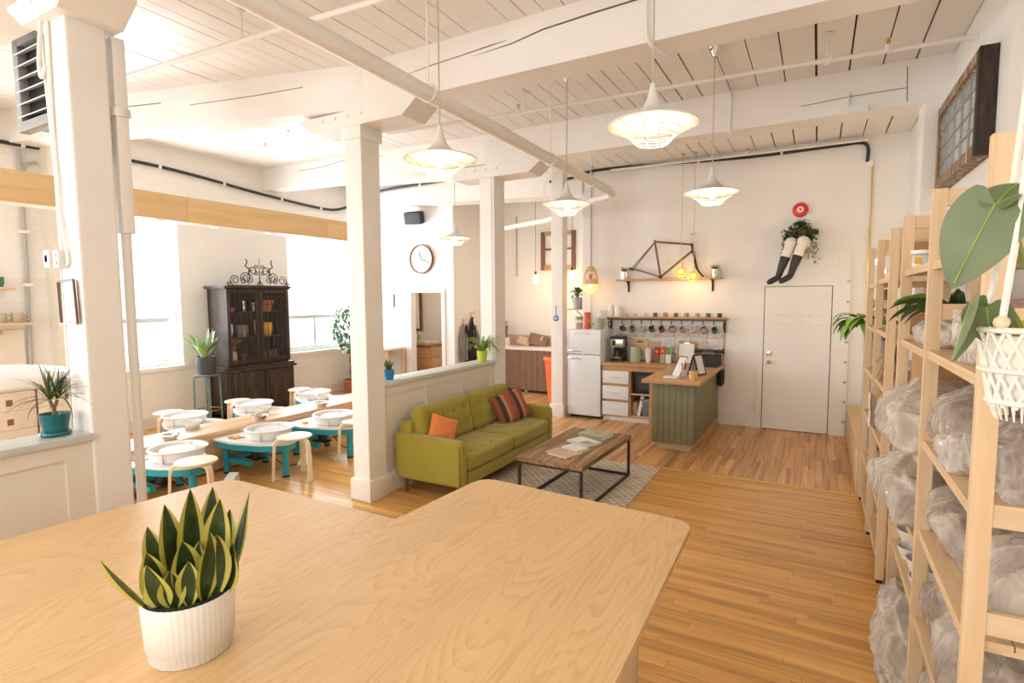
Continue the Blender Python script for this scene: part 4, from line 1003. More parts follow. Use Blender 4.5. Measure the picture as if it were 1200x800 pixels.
# cardboard
def carton(x0, x1, y0, y1, z0, z1, label, mat='cardboard', group=None):
    t = thing('cardboard_box', label, 'box', ((x0+x1)/2, (y0+y1)/2, z0), 0, group)
    MB().cbox(x0, x1, y0, y1, z0, z1, .003).build('box_body', mat, t)
    ym = (y0+y1)/2
    MB().box(x0+.002, x1-.002, ym-.025, ym+.025, z1, z1+.0012).box(x0-.001, x0, ym-.025, ym+.025, z1-.06, z1+.001).build('tape', 'cardboard_pale', t, False)
    return t
carton(.50, .82, 4.36, 5.0, 2.021, 2.24, 'long brown cardboard box on the top shelf of the farther unit')
carton(.52, .82, 4.42, 4.72, 1.651, 1.84, 'cardboard box behind the strap leaves, second shelf of the farther unit')
carton(.52, .83, 3.72, 4.15, .90, 1.62, 'tall brown cardboard carton standing in the gap between the two shelving units')
carton(.50, .83, 3.70, 4.16, .001, .55, 'brown carton on the floor in the gap between the shelving units')
carton(.50, .83, 3.70, 4.16, .551, .899, 'middle carton of the stack in the gap between the shelving units')
carton(.50, .80, 4.5, 4.95, .886, 1.08, 'low brown carton on the waist-high shelf of the farther unit')
# dried bundles hanging in the farther unit
rd = random.Random(9)
for (y, z, s, l) in ((5.62, 1.95, .24, 'bundle of dried stems hanging highest in the farther shelving unit'), (4.95, 1.57, .30, 'bundle of dried tan stems hanging at the middle of the farther shelving unit'), (5.45, .82, .26, 'crumpled brown paper bundle low in the farther shelving unit')):
    m = MB(); p0 = Vector((.50, y, z))
    for k in range(46):
        q = p0+Vector((rd.gauss(0, .05), rd.gauss(0, .06), -s*rd.uniform(.5, 1.1))); m.tube([p0+Vector((rd.gauss(0, .01), rd.gauss(0, .01), 0)), (p0+q)/2+Vector((rd.gauss(0, .01), 0, 0)), q], [.002, .004, .0075], 5)
    t = thing('dried_bundle', l, 'dried flowers', tuple(p0)); o = m.build('stems', 'dried', t); o['kind'] = 'stuff'
    MB().tube([p0, p0+Vector((.02, 0, .10))], .004, 6).build('string', 'jute', t)
for (y, z, l) in ((5.05, 1.10, 'higher'), (5.02, .98, 'lower')):
    t = thing('price_tag', l+' of two white paper tags hanging at the fifth upright of shelving', 'tag', (.385, y, z))
    MB().box(.376, .380, y-.04, y+.05, z-.09, z+.04).build('card', 'paper', t, False); MB().tube([(.378, y, z+.04), (.40, y, z+.12)], .002, 5).build('string', 'jute', t)
sj = thing('spray_bottle', 'small white bottle with black nozzle on the lowest far shelf', 'bottle', (.47, 5.6, .466))
MB().lathe([(.001, 0), (.035, 0), (.035, .09), (.015, .12), (.001, .12)], 16, (.47, 5.6, .466)).build('bottle', 'white_plastic', sj); MB().cbox(.445, .485, 5.585, 5.615, .58, .63, .005).build('nozzle', 'black', sj)
# small white jar with an emblem, and other jars on the top shelf
jr = thing('jar', 'small white jar with yellow mark on the top shelf beside third upright', 'jar', (.46, 3.52, 2.038))
MB().lathe([(.001, 0), (.042, 0), (.042, .075), (.001, .075)], 20, (.46, 3.52, 2.038)).build('jar_body', 'clear_glass', jr); MB().lathe([(.001, 0), (.039, 0), (.039, .06), (.001, .06)], 20, (.46, 3.52, 2.040)).build('contents', 'ceramic_white', jr); MB().cyl((.46, 3.52, 2.113), .046, .018, 20).build('lid', 'white_plastic', jr)
MB().box(.425, .455, 3.476, 3.478, 2.06, 2.095).build('mark', 'yellow', jr, False)
tr = solo('tray', MB().cbox(.46, .82, 1.98, 2.62, 2.0375, 2.08, .006), 'pine_board', 'flat wooden tray lying on the topmost shelf of the nearest unit', 'tray')
# strap-leaved plant on the second shelf behind the third upright
pp = thing('potted_plant', 'strap-leaved dark green plant arching out through the pine shelving', 'plant', (.60, 3.42, 1.668))
MB().lathe(pot_prof(.07, .09, .14), 24, (.60, 3.42, 1.668)).build('pot', 'ceramic_white', pp); MB().cyl((.60, 3.42, 1.79), .07, .012, 18).build('soil', 'soil', pp)
rp = random.Random(21)
for k in range(17):
    a = rp.uniform(2.2, 4.6) if k < 11 else rp.uniform(0, 6.28)
    b = Vector((.60+.03*math.cos(a), 3.42+.03*math.sin(a), 1.80)); d_ = Vector((math.cos(a)*.75, math.sin(a)*.6, rp.uniform(.35, 1.0)))
    MB().leaf(b, d_, rp.uniform(.22, .31), .06, rp.uniform(.9, 1.6), 9, .2, .5, rp.choice((-1.1, 1.1))).build('leaf', 'leaf_dark' if k % 3 else 'leaf_mid', pp, True, True, 80)
# trailing plant at the far end of the shelving
tp = thing('potted_plant', 'bushy green trailing plant at the far end of the pine shelving', 'plant', (.44, 6.35, 1.60))
MB().lathe(pot_prof(.09, .12, .17), 24, (.50, 6.35, 1.48)).build('pot', 'grey_metal', tp); MB().cyl((.50, 6.35, 1.62), .10, .012, 18).build('soil', 'soil', tp)
for k in range(38):
    a = rp.uniform(0, 6.28); b = Vector((.44+.05*math.cos(a), 6.35+.06*math.sin(a), 1.63)); d_ = Vector((math.cos(a)-.25, math.sin(a)*.9-.2, rp.uniform(.3, 1.5)))
    MB().leaf(b, d_, rp.uniform(.22, .36), .13, rp.uniform(1.6, 2.6), 8, .15, .55).build('leaf', 'leaf_bright' if k % 3 == 0 else 'leaf_mid', tp, True, True, 80)
ps = thing('plant_stand', 'tall narrow grey cabinet under the trailing plant by the white door', 'cabinet', (.5, 6.4, 0))
MB().cbox(.42, .62, 6.2, 6.55, .46, 1.478, .006).build('cabinet_body', 'grey_paint', ps); MB().cyl((0, 0, 0), .02, .006, 12, T=Matrix.Translation((.50, 6.2, 1.33)) @ Matrix.Rotation(R(90), 4, 'X')).build('sticker', 'blue_grey', ps)
bn = thing('storage_bench', 'low pale plywood box bench against the wall beyond the shelving', 'bench', (.6, 7.2, 0))
MB().cbox(.38, .93, 6.12, 8.4, 0, .44, .004).build('box', 'pine_y', bn); MB().cbox(.37, .94, 6.10, 8.42, .44, .458, .003).build('lid', 'plywood', bn)
# little warm bulbs on a string behind the far shelves
fs = thing('string_lights', 'short string of small warm bulbs behind the far end of shelving', 'string lights', (.6, 6.2, 2.45))
MB().tube(bez([(.70, 5.4, 2.30), (.62, 5.75, 2.16), (.55, 6.1, 2.13), (.5, 6.5, 2.22), (.5, 7.0, 2.4)], 5), .003, 5).build('cord', 'black', fs)
for p in ((.66, 5.6, 2.20), (.585, 5.93, 2.12), (.53, 6.25, 2.13), (.50, 6.65, 2.24)):
    MB().ball(p, .022, 10, 7, sz=1.3).build('bulb', 'bulb_soft', fs)
l = bpy.data.lights.new('string_glow', 'POINT'); l.energy = 22; l.color = (1, .70, .36); l.shadow_soft_size = .05
lo = bpy.data.objects.new('string_glow', l); C.objects.link(lo); lo.location = (.42, 7.2, 2.3)
# old leaded window sash on the right wall
ow = thing('old_window_frame', 'weathered wooden sash with leaded panes hung high on the right wall', 'window frame', (.90, 5.35, 2.8))
y0, y1, z0, z1 = 4.62, 6.02, 2.80, 3.48; xa, xb = .85, .95
for (a, b, c, d_) in ((y0, y0+.07, z0, z1), (y1-.07, y1, z0, z1)): MB().cbox(xa, xb, a, b, c, d_, .004).build('stile', 'dark_wood' if a < 5 else 'old_frame', ow)
for (a, b, c, d_) in ((y0+.07, y1-.07, z0, z0+.08), (y0+.07, y1-.07, z1-.07, z1)): MB().cbox(xa, xb, a, b, c, d_, .004).build('rail', 'old_frame', ow)
nx, nz = 5, 4; wy = (y1-y0-.14)/nx; hz = (z1-z0-.15)/nz
for i in range(nx):
    for j in range(nz): MB().box(xa+.024, xa+.029, y0+.07+i*wy+.003, y0+.07+(i+1)*wy-.003, z0+.08+j*hz+.003, z0+.08+(j+1)*hz-.003).build('pane', 'clear_glass', ow, False)
m = MB()
for i in range(1, nx): m.box(xa+.018, xa+.034, y0+.07+i*wy-.006, y0+.07+i*wy+.006, z0+.08, z1-.07)
for j in range(1, nz): m.box(xa+.018, xa+.034, y0+.07, y1-.07, z0+.08+j*hz-.006, z0+.08+j*hz+.006)
m.build('lead_bars', 'grey_metal', ow, False)
of = thing('narrow_picture', 'narrow bark-brown picture on the right wall beyond the pilaster', 'picture', (.92, 7.2, 2.7))
MB().cbox(.915, .95, 6.75, 7.6, 2.5, 3.35, .004).build('frame', 'old_frame', of); MB().box(.91, .915, 6.82, 7.53, 2.57, 3.28).build('picture', 'clay_grey', of, False)
# hanging monstera in a macrame holder, close to the camera
mo = thing('hanging_monstera', 'big-leaved monstera hanging in a white macrame holder at the right edge', 'plant', (.35, 1.36, 1.66))
px, py = .35, 1.36
MB().lathe([(.001, 0), (.05, 0), (.075, .12), (.07, .125), (.001, .11)], 24, (px, py, 1.70)).build('pot', 'ceramic_white', mo)
m = MB()
for k in range(18):
    a0 = 2*PI*k/18
    for s in (1, -1):
        m.tube([(px+(.054+.026*t)*math.cos(a0+s*t*.9), py+(.054+.026*t)*math.sin(a0+s*t*.9), 1.69+.15*t) for t in [i/6 for i in range(7)]], .0038, 6)
for zz, rr in ((1.70, .058), (1.76, .072), (1.835, .082)): m.tube([(px+rr*math.cos(2*PI*i/24), py+rr*math.sin(2*PI*i/24), zz) for i in range(24)], .0055, 6, closed=True)
o = m.build('macrame_net', 'macrame', mo)
m = MB()
for k in range(26):
    a = 2*PI*k/26; m.tube([(px+.055*math.cos(a), py+.055*math.sin(a), 1.70), (px+.045*math.cos(a), py+.045*math.sin(a), 1.665)], [.003, .0015], 5)
o = m.build('tassel', 'macrame', mo); o['kind'] = 'stuff'
for k in range(4):
    a = PI/4+PI/2*k; MB().tube([(px+.082*math.cos(a), py+.082*math.sin(a), 1.835), (px+.05*math.cos(a), py+.05*math.sin(a), 2.05), (px, py, 2.75), (px, py, 3.9)], .006, 6).build('hanger_cord', 'macrame', mo)
    MB().ball((px+.08*math.cos(a), py+.08*math.sin(a), 1.85), .013, 8, 6).build('bead', 'birch', mo)
def heart_leaf(tip_dir, up, pos, L_, W_, curl, mat, split=False, fold=.12):
    # pos: where the stalk meets the blade; tip_dir: towards the tip; up: blade normal
    t = Vector(tip_dir).normalized(); n_ = Vector(up); n_ = (n_-t*n_.dot(t)).normalized(); s = t.cross(n_)
    vs = []; fs = []; nu, nv = 16, 10
    for i in range(nu+1):
        u = i/nu; prof = (math.sin(PI*min(1, (u*.93+.07))**.62))**.75 if u < 1 else 0
        back = -.16*L_
        for j in range(-nv, nv+1):
            v = j/nv; w = v*W_/2*prof
            lobe = -(.16*L_)*(1-u)**3*min(1, abs(v)*1.6)
            if split and u > .25 and abs(v) > .45:
                ph = (u*5.2) % 1.0
                if ph < .16: w *= .62
            p = Vector(pos)+t*(u*L_+lobe)+s*w+n_*(fold*abs(w)-curl*u*u*L_)
            vs.append(p)
    k = 2*nv+1
    for i in range(nu):
        for j in range(2*nv): fs.append((i*k+j, i*k+j+1, (i+1)*k+j+1, (i+1)*k+j))
    o = MB().add(vs, fs).build('leaf', mat, mo, True, True, 80)
    MB().tube([vs[i*k+nv]+n_*.0012 for i in range(nu)], .0016, 5).build('midrib', 'leaf_bright', o)
    return o
def stalk(pts): MB().tube(bez(pts, 6), .005, 7).build('stalk', 'stem_green', mo)
# leaves of the hanging monstera
stalk([(.34, 1.37, 1.82), (.345, 1.35, 1.90), (.328, 1.34, 1.96), (.305, 1.34, 2.03), (.283, 1.34, 2.069)])
heart_leaf((-.058, .0, -.15), (-.25, -1, .25), (.281, 1.335, 2.068), .165, .125, .12, 'leaf_monstera', True, .10)
heart_leaf((.5, .35, .8), (-.5, -.6, -.3), (.283, 1.335, 2.066), .065, .06, .3, 'leaf_monstera', False, .4)
stalk([(.34, 1.36, 1.82), (.315, 1.35, 1.87), (.277, 1.34, 1.88)])
heart_leaf((.02, .02, -.1), (-.2, -1, .15), (.277, 1.335, 1.877), .075, .078, .05, 'leaf_monstera', False, .12)
stalk([(.33, 1.38, 1.82), (.30, 1.37, 1.87), (.256, 1.35, 1.883)])
heart_leaf((-.03, 0, -.12), (.9, -.5, .0), (.253, 1.335, 1.885), .118, .05, -.05, 'leaf_monstera', False, .9)
heart_leaf((.0, .02, -.1), (-.2, -1, .2), (.319, 1.36, 1.845), .055, .05, .1, 'leaf_yellow', False, .1)
heart_leaf((.02, .05, -.1), (-.5, -1, .2), (.305, 1.39, 1.875), .05, .05, .1, 'leaf_mid', False, .1)
# ================================================================ kitchen
fr = thing('refrigerator', 'white fridge with a smaller freezer door above a tall lower door', 'fridge', (-3.17, 8.28, 0))
MB().cbox(-3.45, -2.90, 8.06, 8.56, .03, 1.40, .02).build('cabinet', 'fridge_white', fr)
MB().box(-3.42, -2.93, 8.07, 8.5, 0, .04).build('foot_plinth', 'black', fr, False)
for (za, zb, hz) in ((.05, 1.005, .95), (1.015, 1.40, 1.07)):
    dr = MB().cbox(-3.452, -2.898, 8.00, 8.055, za, zb, .018).build('door', 'fridge_white', fr)
    MB().cbox(-3.42, -3.22, 7.972, 7.985, hz-.012, hz+.012, .005).cbox(-3.415, -3.395, 7.98, 8.002, hz-.01, hz+.01, .002).cbox(-3.245, -3.225, 7.98, 8.002, hz-.01, hz+.01, .002).build('handle', 'chrome', dr)
MB().box(-3.35, -3.06, 7.996, 8.0, 1.33, 1.345).build('trim_strip', 'chrome', fr, False)
# on the fridge
cn = thing('canister', 'tall coral-red canister on top of the white fridge', 'canister', (-3.21, 8.25, 1.401))
MB().lathe([(.001, 0), (.055, 0), (.055, .25), (.05, .262), (.001, .262)], 24, (-3.21, 8.25, 1.401)).build('can_body', 'coral_red', cn); MB().lathe([(.0555, .225), (.0575, .228), (.0575, .25), (.05, .265), (.001, .265)], 24, (-3.21, 8.25, 1.401)).build('lid', 'coral_red', cn)
jn = thing('glass_jar', 'glass jar with dark metal lid at the left on top of fridge', 'jar', (-3.36, 8.27, 1.401))
MB().lathe([(.001, 0), (.06, 0), (.06, .13), (.05, .14), (.001, .14)], 22, (-3.36, 8.27, 1.401)).build('jar_body', 'clear_glass', jn); MB().lathe([(.001, 0), (.056, 0), (.056, .09), (.001, .09)], 22, (-3.36, 8.27, 1.403)).build('contents', 'cardboard_pale', jn); MB().cyl((-3.36, 8.27, 1.541), .062, .055, 22).build('lid', 'grey_metal', jn)
wc = thing('watering_can', 'pale sage watering can with long spout on top of the fridge', 'watering can', (-3.01, 8.23, 1.401))
MB().lathe([(.001, 0), (.078, 0), (.082, .01), (.072, .17), (.066, .175), (.001, .16)], 26, (-3.01, 8.23, 1.401)).build('can_body', 'sage', wc)
MB().tube([(-3.07, 8.2, 1.45), (-3.15, 8.14, 1.54), (-3.20, 8.11, 1.585)], [.016, .010, .009], 10).build('spout', 'sage', wc)
MB().tube(bez([(-2.94, 8.25, 1.55), (-2.89, 8.27, 1.55), (-2.88, 8.27, 1.50), (-2.93, 8.26, 1.44)], 5), .009, 8).build('handle', 'sage', wc)
ca = thing('glass_carafe', 'clear glass carafe behind the watering can on the fridge', 'carafe', (-3.02, 8.42, 1.401))
MB().lathe([(.001, 0), (.08, 0), (.085, .14), (.07, .22), (.075, .29), (.072, .29), (.066, .22), (.08, .14), (.001, .01)], 24, (-3.02, 8.42, 1.401)).build('glass', 'clear_glass', ca)
# base cabinet
bc = thing('base_cabinet', 'kitchen base cabinet with three white drawers and open shelves beside fridge', 'cabinet', (-2.33, 8.3, 0))
m = MB(); m.box(-2.88, -2.862, 8.07, 8.58, .09, .86); m.box(-2.455, -2.43, 8.05, 8.58, .09, .86); m.box(-1.80, -1.782, 8.05, 8.58, .09, .86); m.box(-2.88, -1.782, 8.565, 8.58, .09, .86); m.box(-2.88, -1.782, 8.05, 8.58, .075, .09); m.box(-2.88, -1.782, 8.04, 8.07, .785, .86); m.box(-2.862, -2.455, 8.08, 8.56, .55, .565)
for z in (.545, .30): m.box(-2.88, -2.45, 8.052, 8.07, z, z+.04)
m.build('carcass', 'counter_wood', bc, False)
MB().box(-2.43, -1.80, 8.06, 8.56, .425, .445).build('shelf', 'pine_x', bc, False); MB().box(-2.43, -1.80, 8.06, 8.56, .09, .105).build('shelf', 'pine_x', bc, False)
MB().box(-2.88, -1.79, 8.09, 8.12, 0, .075).build('plinth', 'trim_paint', bc, False)
for (a, b) in ((.585, .78), (.34, .545), (.092, .30)):
    dw = MB().cbox(-2.875, -2.46, 8.03, 8.052, a, b, .004).build('drawer', 'white_plastic', bc)
    zc_ = (a+b)/2; MB().tube([(-2.74, 8.03, zc_), (-2.74, 8.012, zc_), (-2.60, 8.012, zc_), (-2.60, 8.03, zc_)], .006, 8).build('handle', 'lamp_white', dw)
wt = solo('worktop', MB().cbox(-2.90, -1.852, 7.985, 8.585, .861, .90, .004), 'counter_wood', 'wooden worktop running along the wall from fridge to the green island', 'worktop')
mw = thing('microwave', 'black microwave on the open shelf of the base cabinet', 'microwave', (-2.11, 8.3, .446))
MB().cbox(-2.40, -1.83, 8.12, 8.5, .446, .77, .008).build('case', 'black', mw); MB().cbox(-2.38, -1.98, 8.105, 8.121, .47, .75, .004).build('door', 'black_soft', mw); MB().box(-2.33, -2.03, 8.102, 8.106, .51, .71).build('window', 'charcoal', mw, False); MB().box(-2.02, -1.95, 8.10, 8.106, .475, .495).build('badge', 'chrome', mw, False); MB().cbox(-1.96, -1.845, 8.112, 8.121, .47, .75, .003).build('control_panel', 'black', mw)
bk = thing('plastic_basket', 'grey-blue plastic basket on the bottom shelf under the microwave', 'basket', (-1.98, 8.28, .106))
m = MB()
for k in range(9):
    z0 = .106+k*.028; s = k*.0025
    m.box(-2.25-s, -1.93+s*.2, 8.10-s, 8.106-s, z0, z0+.018); m.box(-2.25-s, -2.244-s, 8.10, 8.46, z0, z0+.018); m.box(-1.936, -1.93, 8.10, 8.46, z0, z0+.018)
for k in range(8): m.box(-2.25+k*.041, -2.235+k*.041, 8.085, 8.09, .106, .36)
m.box(-2.24, -1.94, 8.11, 8.45, .106, .112); m.build('lattice', 'blue_grey', bk, False); MB().box(-2.28, -1.925, 8.07, 8.09, .345, .37).box(-2.28, -2.26, 8.07, 8.47, .345, .37).build('rim', 'blue_grey', bk, False)
MB().cbox(-2.23, -1.95, 8.12, 8.44, .115, .39, .03).build('dark_cloth', 'black_soft', bk)
pb = thing('paper_bag', 'white and tan paper bags at the left of the bottom open shelf', 'bag', (-2.3, 8.25, .106))
MB().cbox(-2.425, -2.36, 8.15, 8.4, .106, .30, .006).build('tan_bag', 'cardboard_pale', pb); T_ = Matrix.Translation((-2.325, 8.20, .106)) @ Matrix.Rotation(R(12), 4, 'Y'); MB().cbox(-.025, .025, -.1, .1, 0, .30, .006, T_).build('white_bag', 'paper', pb)
# island
il = thing('kitchen_island', 'green tongue-and-groove kitchen island with a wooden top', 'kitchen island', (-1.51, 7.5, 0))
MB().box(-1.74, -1.28, 6.75, 8.5, .105, .86).build('core', 'green_board', il, False)
n = 7; w = (1.76-1.255)/n
for i in range(n): MB().cbox(-1.76+i*w, -1.76+(i+1)*w-.002, 6.73, 6.75, .10, .86, .004).build('board', 'green_board', il)
n = 20; w = (8.55-6.73)/n
for i in range(n): MB().cbox(-1.28, -1.257, 6.732+i*w, 6.732+(i+1)*w-.002, .10, .86, .004).build('board', 'green_board', il)
MB().box(-1.80, -1.762, 6.745, 6.775, .10, .83).build('edge_board', 'counter_wood', il, False)
MB().box(-1.70, -1.32, 6.84, 8.55, 0, .10).build('plinth', 'birch', il, False)
MB().cbox(-1.85, -1.165, 6.555, 8.585, .861, .90, .004).build('countertop', 'counter_wood', il)
# backsplash of pressed tin
bs = thing('backsplash', 'pressed-tin backsplash of square tiles under the mug shelf', 'backsplash', (-2.02, 8.59, .905))
for i in range(7):
    for j in range(3):
        a = -2.85+i*.236; c_ = .905+j*.188
        MB().cbox(a+.002, a+.234, 8.588, 8.6, c_+.002, c_+.186, .005).build('tile', 'pressed_tin', bs)
MB().box(-1.2, -1.182, 8.58, 8.6, .905, 1.56).build('edge_trim', 'counter_wood', bs, False)
# mug shelf
ms = thing('mug_shelf', 'long narrow wooden wall shelf with hooks holding hanging mugs', 'shelf', (-2.05, 8.52, 1.5))
MB().cbox(-2.965, -1.145, 8.43, 8.598, 1.568, 1.595, .003).build('board', 'counter_wood', ms); MB().box(-2.95, -1.16, 8.43, 8.445, 1.545, 1.568).build('rail', 'black', ms, False)
for x in (-2.925, -1.185):
    m = MB(); m.box(x-.012, x+.012, 8.585, 8.598, 1.36, 1.568); m.box(x-.012, x+.012, 8.44, 8.598, 1.555, 1.568)
    m.tube(arc((x, 8.50, 1.47), .055, 0, 2*PI*.9, 14, (0, 1, 0), (0, 0, 1)), .008, 6); m.tube(arc((x, 8.555, 1.42), .035, 0, 2*PI*.9, 12, (0, 1, 0), (0, 0, 1)), .007, 6); m.build('bracket', 'iron', ms)
mugm = ['dark_mug', 'clay_grey', 'ceramic_white', 'dark_mug', 'brown_mug', 'dark_mug', 'stone_mug', 'ceramic_white', 'brown_mug', 'green_mug']
mugl = ['square black mug, first from the fridge', 'brown-grey mug, second from the fridge', 'cream mug, third from the fridge', 'charcoal mug, fourth from the fridge', 'dark brown mug, fifth from the fridge', 'black and white mug, sixth from the fridge', 'grey stoneware mug, seventh from the fridge', 'white mug, eighth from the fridge', 'brown and white mug, ninth from the fridge', 'green mug at the end farthest from fridge']
for i in range(10):
    x = -2.70+i*.1535
    hk = MB().box(x-.008, x+.008, 8.446, 8.452, 1.52, 1.565).tube(arc((x, 8.44, 1.50), .018, PI*.5, PI*2.1, 8, (0, 1, 0), (0, 0, 1)), .005, 6).build('hook', 'black', ms)
    t = thing('mug', mugl[i]+', hanging under the long shelf', 'mug', (x, 8.44, 1.36), 0, 'mugs hanging under the shelf')
    T_ = Matrix.Translation((x+.01, 8.44, 1.405)) @ Matrix.Rotation(R(18 if i % 2 else 8), 4, 'Y') @ Matrix.Rotation(R(62 if i else 80), 4, 'X')
    MB().lathe([(.001, -.042), (.036, -.042), (.041, -.035), (.041, .045), (.037, .045), (.036, -.032), (.001, -.034)], 20, (0, 0, 0), T_).build('cup', mugm[i], t)
    if i in (5, 8): MB().lathe([(.0415, -.005), (.042, -.004), (.042, .0455), (.0415, .046)], 20, (0, 0, 0), T_).build('glaze_band', 'ceramic_white', t)
    MB().tube([T_ @ Vector(p) for p in ((0, .040, .03), (0, .068, .026), (0, .072, 0), (0, .066, -.026), (0, .040, -.03))], .006, 7).build('handle', mugm[i], t)
cupm = ['stone_mug', 'clay_pale', 'clay_pale', 'dark_mug', 'rust_mug', 'brown_mug', 'blue_grey', 'olive', 'dark_mug', 'charcoal']
cupl = ['tiny tan cup, first', 'tiny beige cup, second', 'tiny cream cup, third', 'small dark grey cup, fourth', 'small rust-orange cup, fifth', 'small brown cup, sixth', 'small blue-grey cup, seventh', 'small olive cup, eighth', 'small dark brown cup, ninth', 'small black cup, tenth']
for i in range(10):
    r_, h_ = (.025, .05) if i < 3 else (.034, .06)
    solo('cup', MB().lathe([(.001, 0), (r_*.9, 0), (r_, h_), (r_*.86, h_), (r_*.8, .008), (.001, .008)], 18, (-2.665+i*.157, 8.5, 1.5955)), cupm[i], cupl[i]+' from the white vases on the long mug shelf', 'cup', 'small cups on the mug shelf')
for i, (x, h_, r_) in enumerate(((-2.90, .19, .042), (-2.79, .17, .055))):
    solo('vase', MB().lathe([(.001, 0), (r_, 0), (r_*1.02, h_*.8), (r_*.7, h_), (r_*.6, h_), (r_*.8, h_*.78), (.001, .02)], 22, (x, 8.5, 1.5955)), 'white_plastic', ('tall slim' if i == 0 else 'shorter, wider')+' white vase at the fridge end of the long mug shelf', 'vase', 'white vases on the mug shelf')
# on the worktop
cf = thing('coffee_maker', 'black and steel drip coffee maker beside the fridge', 'coffee maker', (-2.72, 8.33, .90))
MB().cbox(-2.82, -2.62, 8.24, 8.45, .901, .935, .006).cbox(-2.82, -2.62, 8.38, 8.45, .93, 1.26, .006).cbox(-2.82, -2.62, 8.22, 8.45, 1.25, 1.29, .006).build('housing', 'black', cf); MB().cbox(-2.815, -2.625, 8.235, 8.385, 1.12, 1.25, .006).build('filter_housing', 'steel', cf); MB().box(-2.79, -2.74, 8.23, 8.236, 1.15, 1.23).build('switch_panel', 'black', cf, False)
pt = MB().lathe([(.001, .936), (.07, .936), (.078, .99), (.055, 1.07), (.06, 1.085), (.001, 1.085)], 22, (-2.72, 8.30, 0)).build('pot', 'black', cf); MB().lathe([(.079, .955), (.0795, .97)], 22, (-2.72, 8.30, 0)).build('pot_band', 'steel', pt); MB().tube([(-2.65, 8.27, 1.07), (-2.61, 8.25, 1.06), (-2.61, 8.25, .98), (-2.645, 8.27, .97)], .009, 7).build('handle', 'black', pt)
cb = thing('cutting_board', 'honey-coloured wooden cutting board leaning on the tin backsplash', 'cutting board', (-2.44, 8.54, .90))
T_ = Matrix.Translation((-2.44, 8.545, .902)) @ Matrix.Rotation(R(-6), 4, 'X'); MB().cbox(-.13, .13, -.012, .012, 0, .34, .006, T_).build('board', 'pine_board', cb); MB().box(-.05, .05, -.0135, -.012, .285, .305, T_).build('slot', 'dark_gap', cb, False)
cb = thing('cutting_board', 'thin brown board leaning on the backsplash behind the cup stack', 'cutting board', (-2.22, 8.56, .90))
T_ = Matrix.Translation((-2.22, 8.56, .902)) @ Matrix.Rotation(R(-5), 4, 'X'); MB().cbox(-.09, .09, -.008, .008, 0, .30, .004, T_).build('board', 'cardboard_pale', cb)
kt = thing('pitcher', 'sage green enamel pitcher in front of the honey cutting board', 'pitcher', (-2.45, 8.33, .90))
MB().lathe([(.001, 0), (.085, 0), (.088, .01), (.08, .22), (.076, .235), (.07, .235), (.07, .02), (.001, .02)], 28, (-2.45, 8.33, .901)).build('pitcher_body', 'sage', kt); MB().tube(bez([(-2.37, 8.33, 1.11), (-2.31, 8.33, 1.10), (-2.30, 8.33, 1.0), (-2.365, 8.33, .95)], 5), .011, 8).build('handle', 'sage', kt)
cs = thing('cup_stack', 'stack of white paper cups beside the sage pitcher', 'cups', (-2.245, 8.33, .90))
for k in range(5): MB().lathe([(.001, 0), (.034, 0), (.046, .10), (.047, .104), (.043, .104), (.032, .004), (.001, .004)], 20, (-2.245, 8.33, .901+k*.028)).build('cup', 'white_plastic', cs)
for (x, m1, m2, l, h_) in ((-2.115, 'crimson', 'brown_mug', 'dark crimson drink box, nearest the cup stack', .24), (-2.03, 'red', 'olive', 'red and pale green drink box, the middle one of three', .255), (-1.945, 'sign_green', 'paper', 'white and green drink box, nearest the clipboard', .26)):
    t = thing('drink_box', l, 'box', (x, 8.36, .901), 0, 'drink boxes on the worktop')
    MB().cbox(x-.038, x+.038, 8.325, 8.395, .901, .901+h_, .003).build('carton', m2, t); MB().box(x-.036, x+.036, 8.3235, 8.326, .901+h_*.5, .901+h_*.96).build('front_label', m1, t, False); MB().cyl((0, 0, 0), .018, .0015, 14, T=Matrix.Translation((x, 8.3235, .901+h_*.72)) @ Matrix.Rotation(R(90), 4, 'X')).build('emblem', 'yellow' if m1 != 'sign_green' else 'leaf_bright', t)
cl = thing('clipboard', 'wooden clipboard holding a blank white sheet, leaning on the backsplash', 'clipboard', (-1.70, 8.42, .90))
T_ = Matrix.Translation((-1.70, 8.40, .902)) @ Matrix.Rotation(R(-14), 4, 'X'); MB().cbox(-.125, .125, -.004, .004, 0, .34, .003, T_).build('board', 'oak', cl); MB().box(-.108, .108, -.006, -.0045, .01, .30, T_).build('sheet', 'paper', cl, False); MB().cbox(-.045, .045, -.02, -.005, .30, .335, .004, T_).build('clip', 'chrome', cl)
tw = thing('typewriter', 'old black typewriter at the wall end of the island', 'typewriter', (-1.37, 8.36, .90))
MB().add([(-1.53, 8.15, .92), (-1.21, 8.15, .92), (-1.21, 8.5, .92), (-1.53, 8.5, .92), (-1.53, 8.15, .95), (-1.21, 8.15, .95), (-1.21, 8.33, 1.06), (-1.53, 8.33, 1.06), (-1.21, 8.5, 1.06), (-1.53, 8.5, 1.06)],
         [(0, 3, 2, 1), (0, 1, 5, 4), (4, 5, 6, 7), (7, 6, 8, 9), (3, 9, 8, 2), (1, 2, 8, 6, 5), (0, 4, 7, 9, 3)]).build('body_shell', 'black_soft', tw, False)
MB().cyl((0, 0, 0), .024, .38, 16, T=Matrix.Translation((-1.56, 8.42, 1.10)) @ Matrix.Rotation(R(90), 4, 'Y')).cyl((0, 0, 0), .032, .03, 14, T=Matrix.Translation((-1.575, 8.42, 1.10)) @ Matrix.Rotation(R(90), 4, 'Y')).cyl((0, 0, 0), .032, .03, 14, T=Matrix.Translation((-1.19, 8.42, 1.10)) @ Matrix.Rotation(R(90), 4, 'Y')).build('platen_roller', 'black', tw)
m = MB()
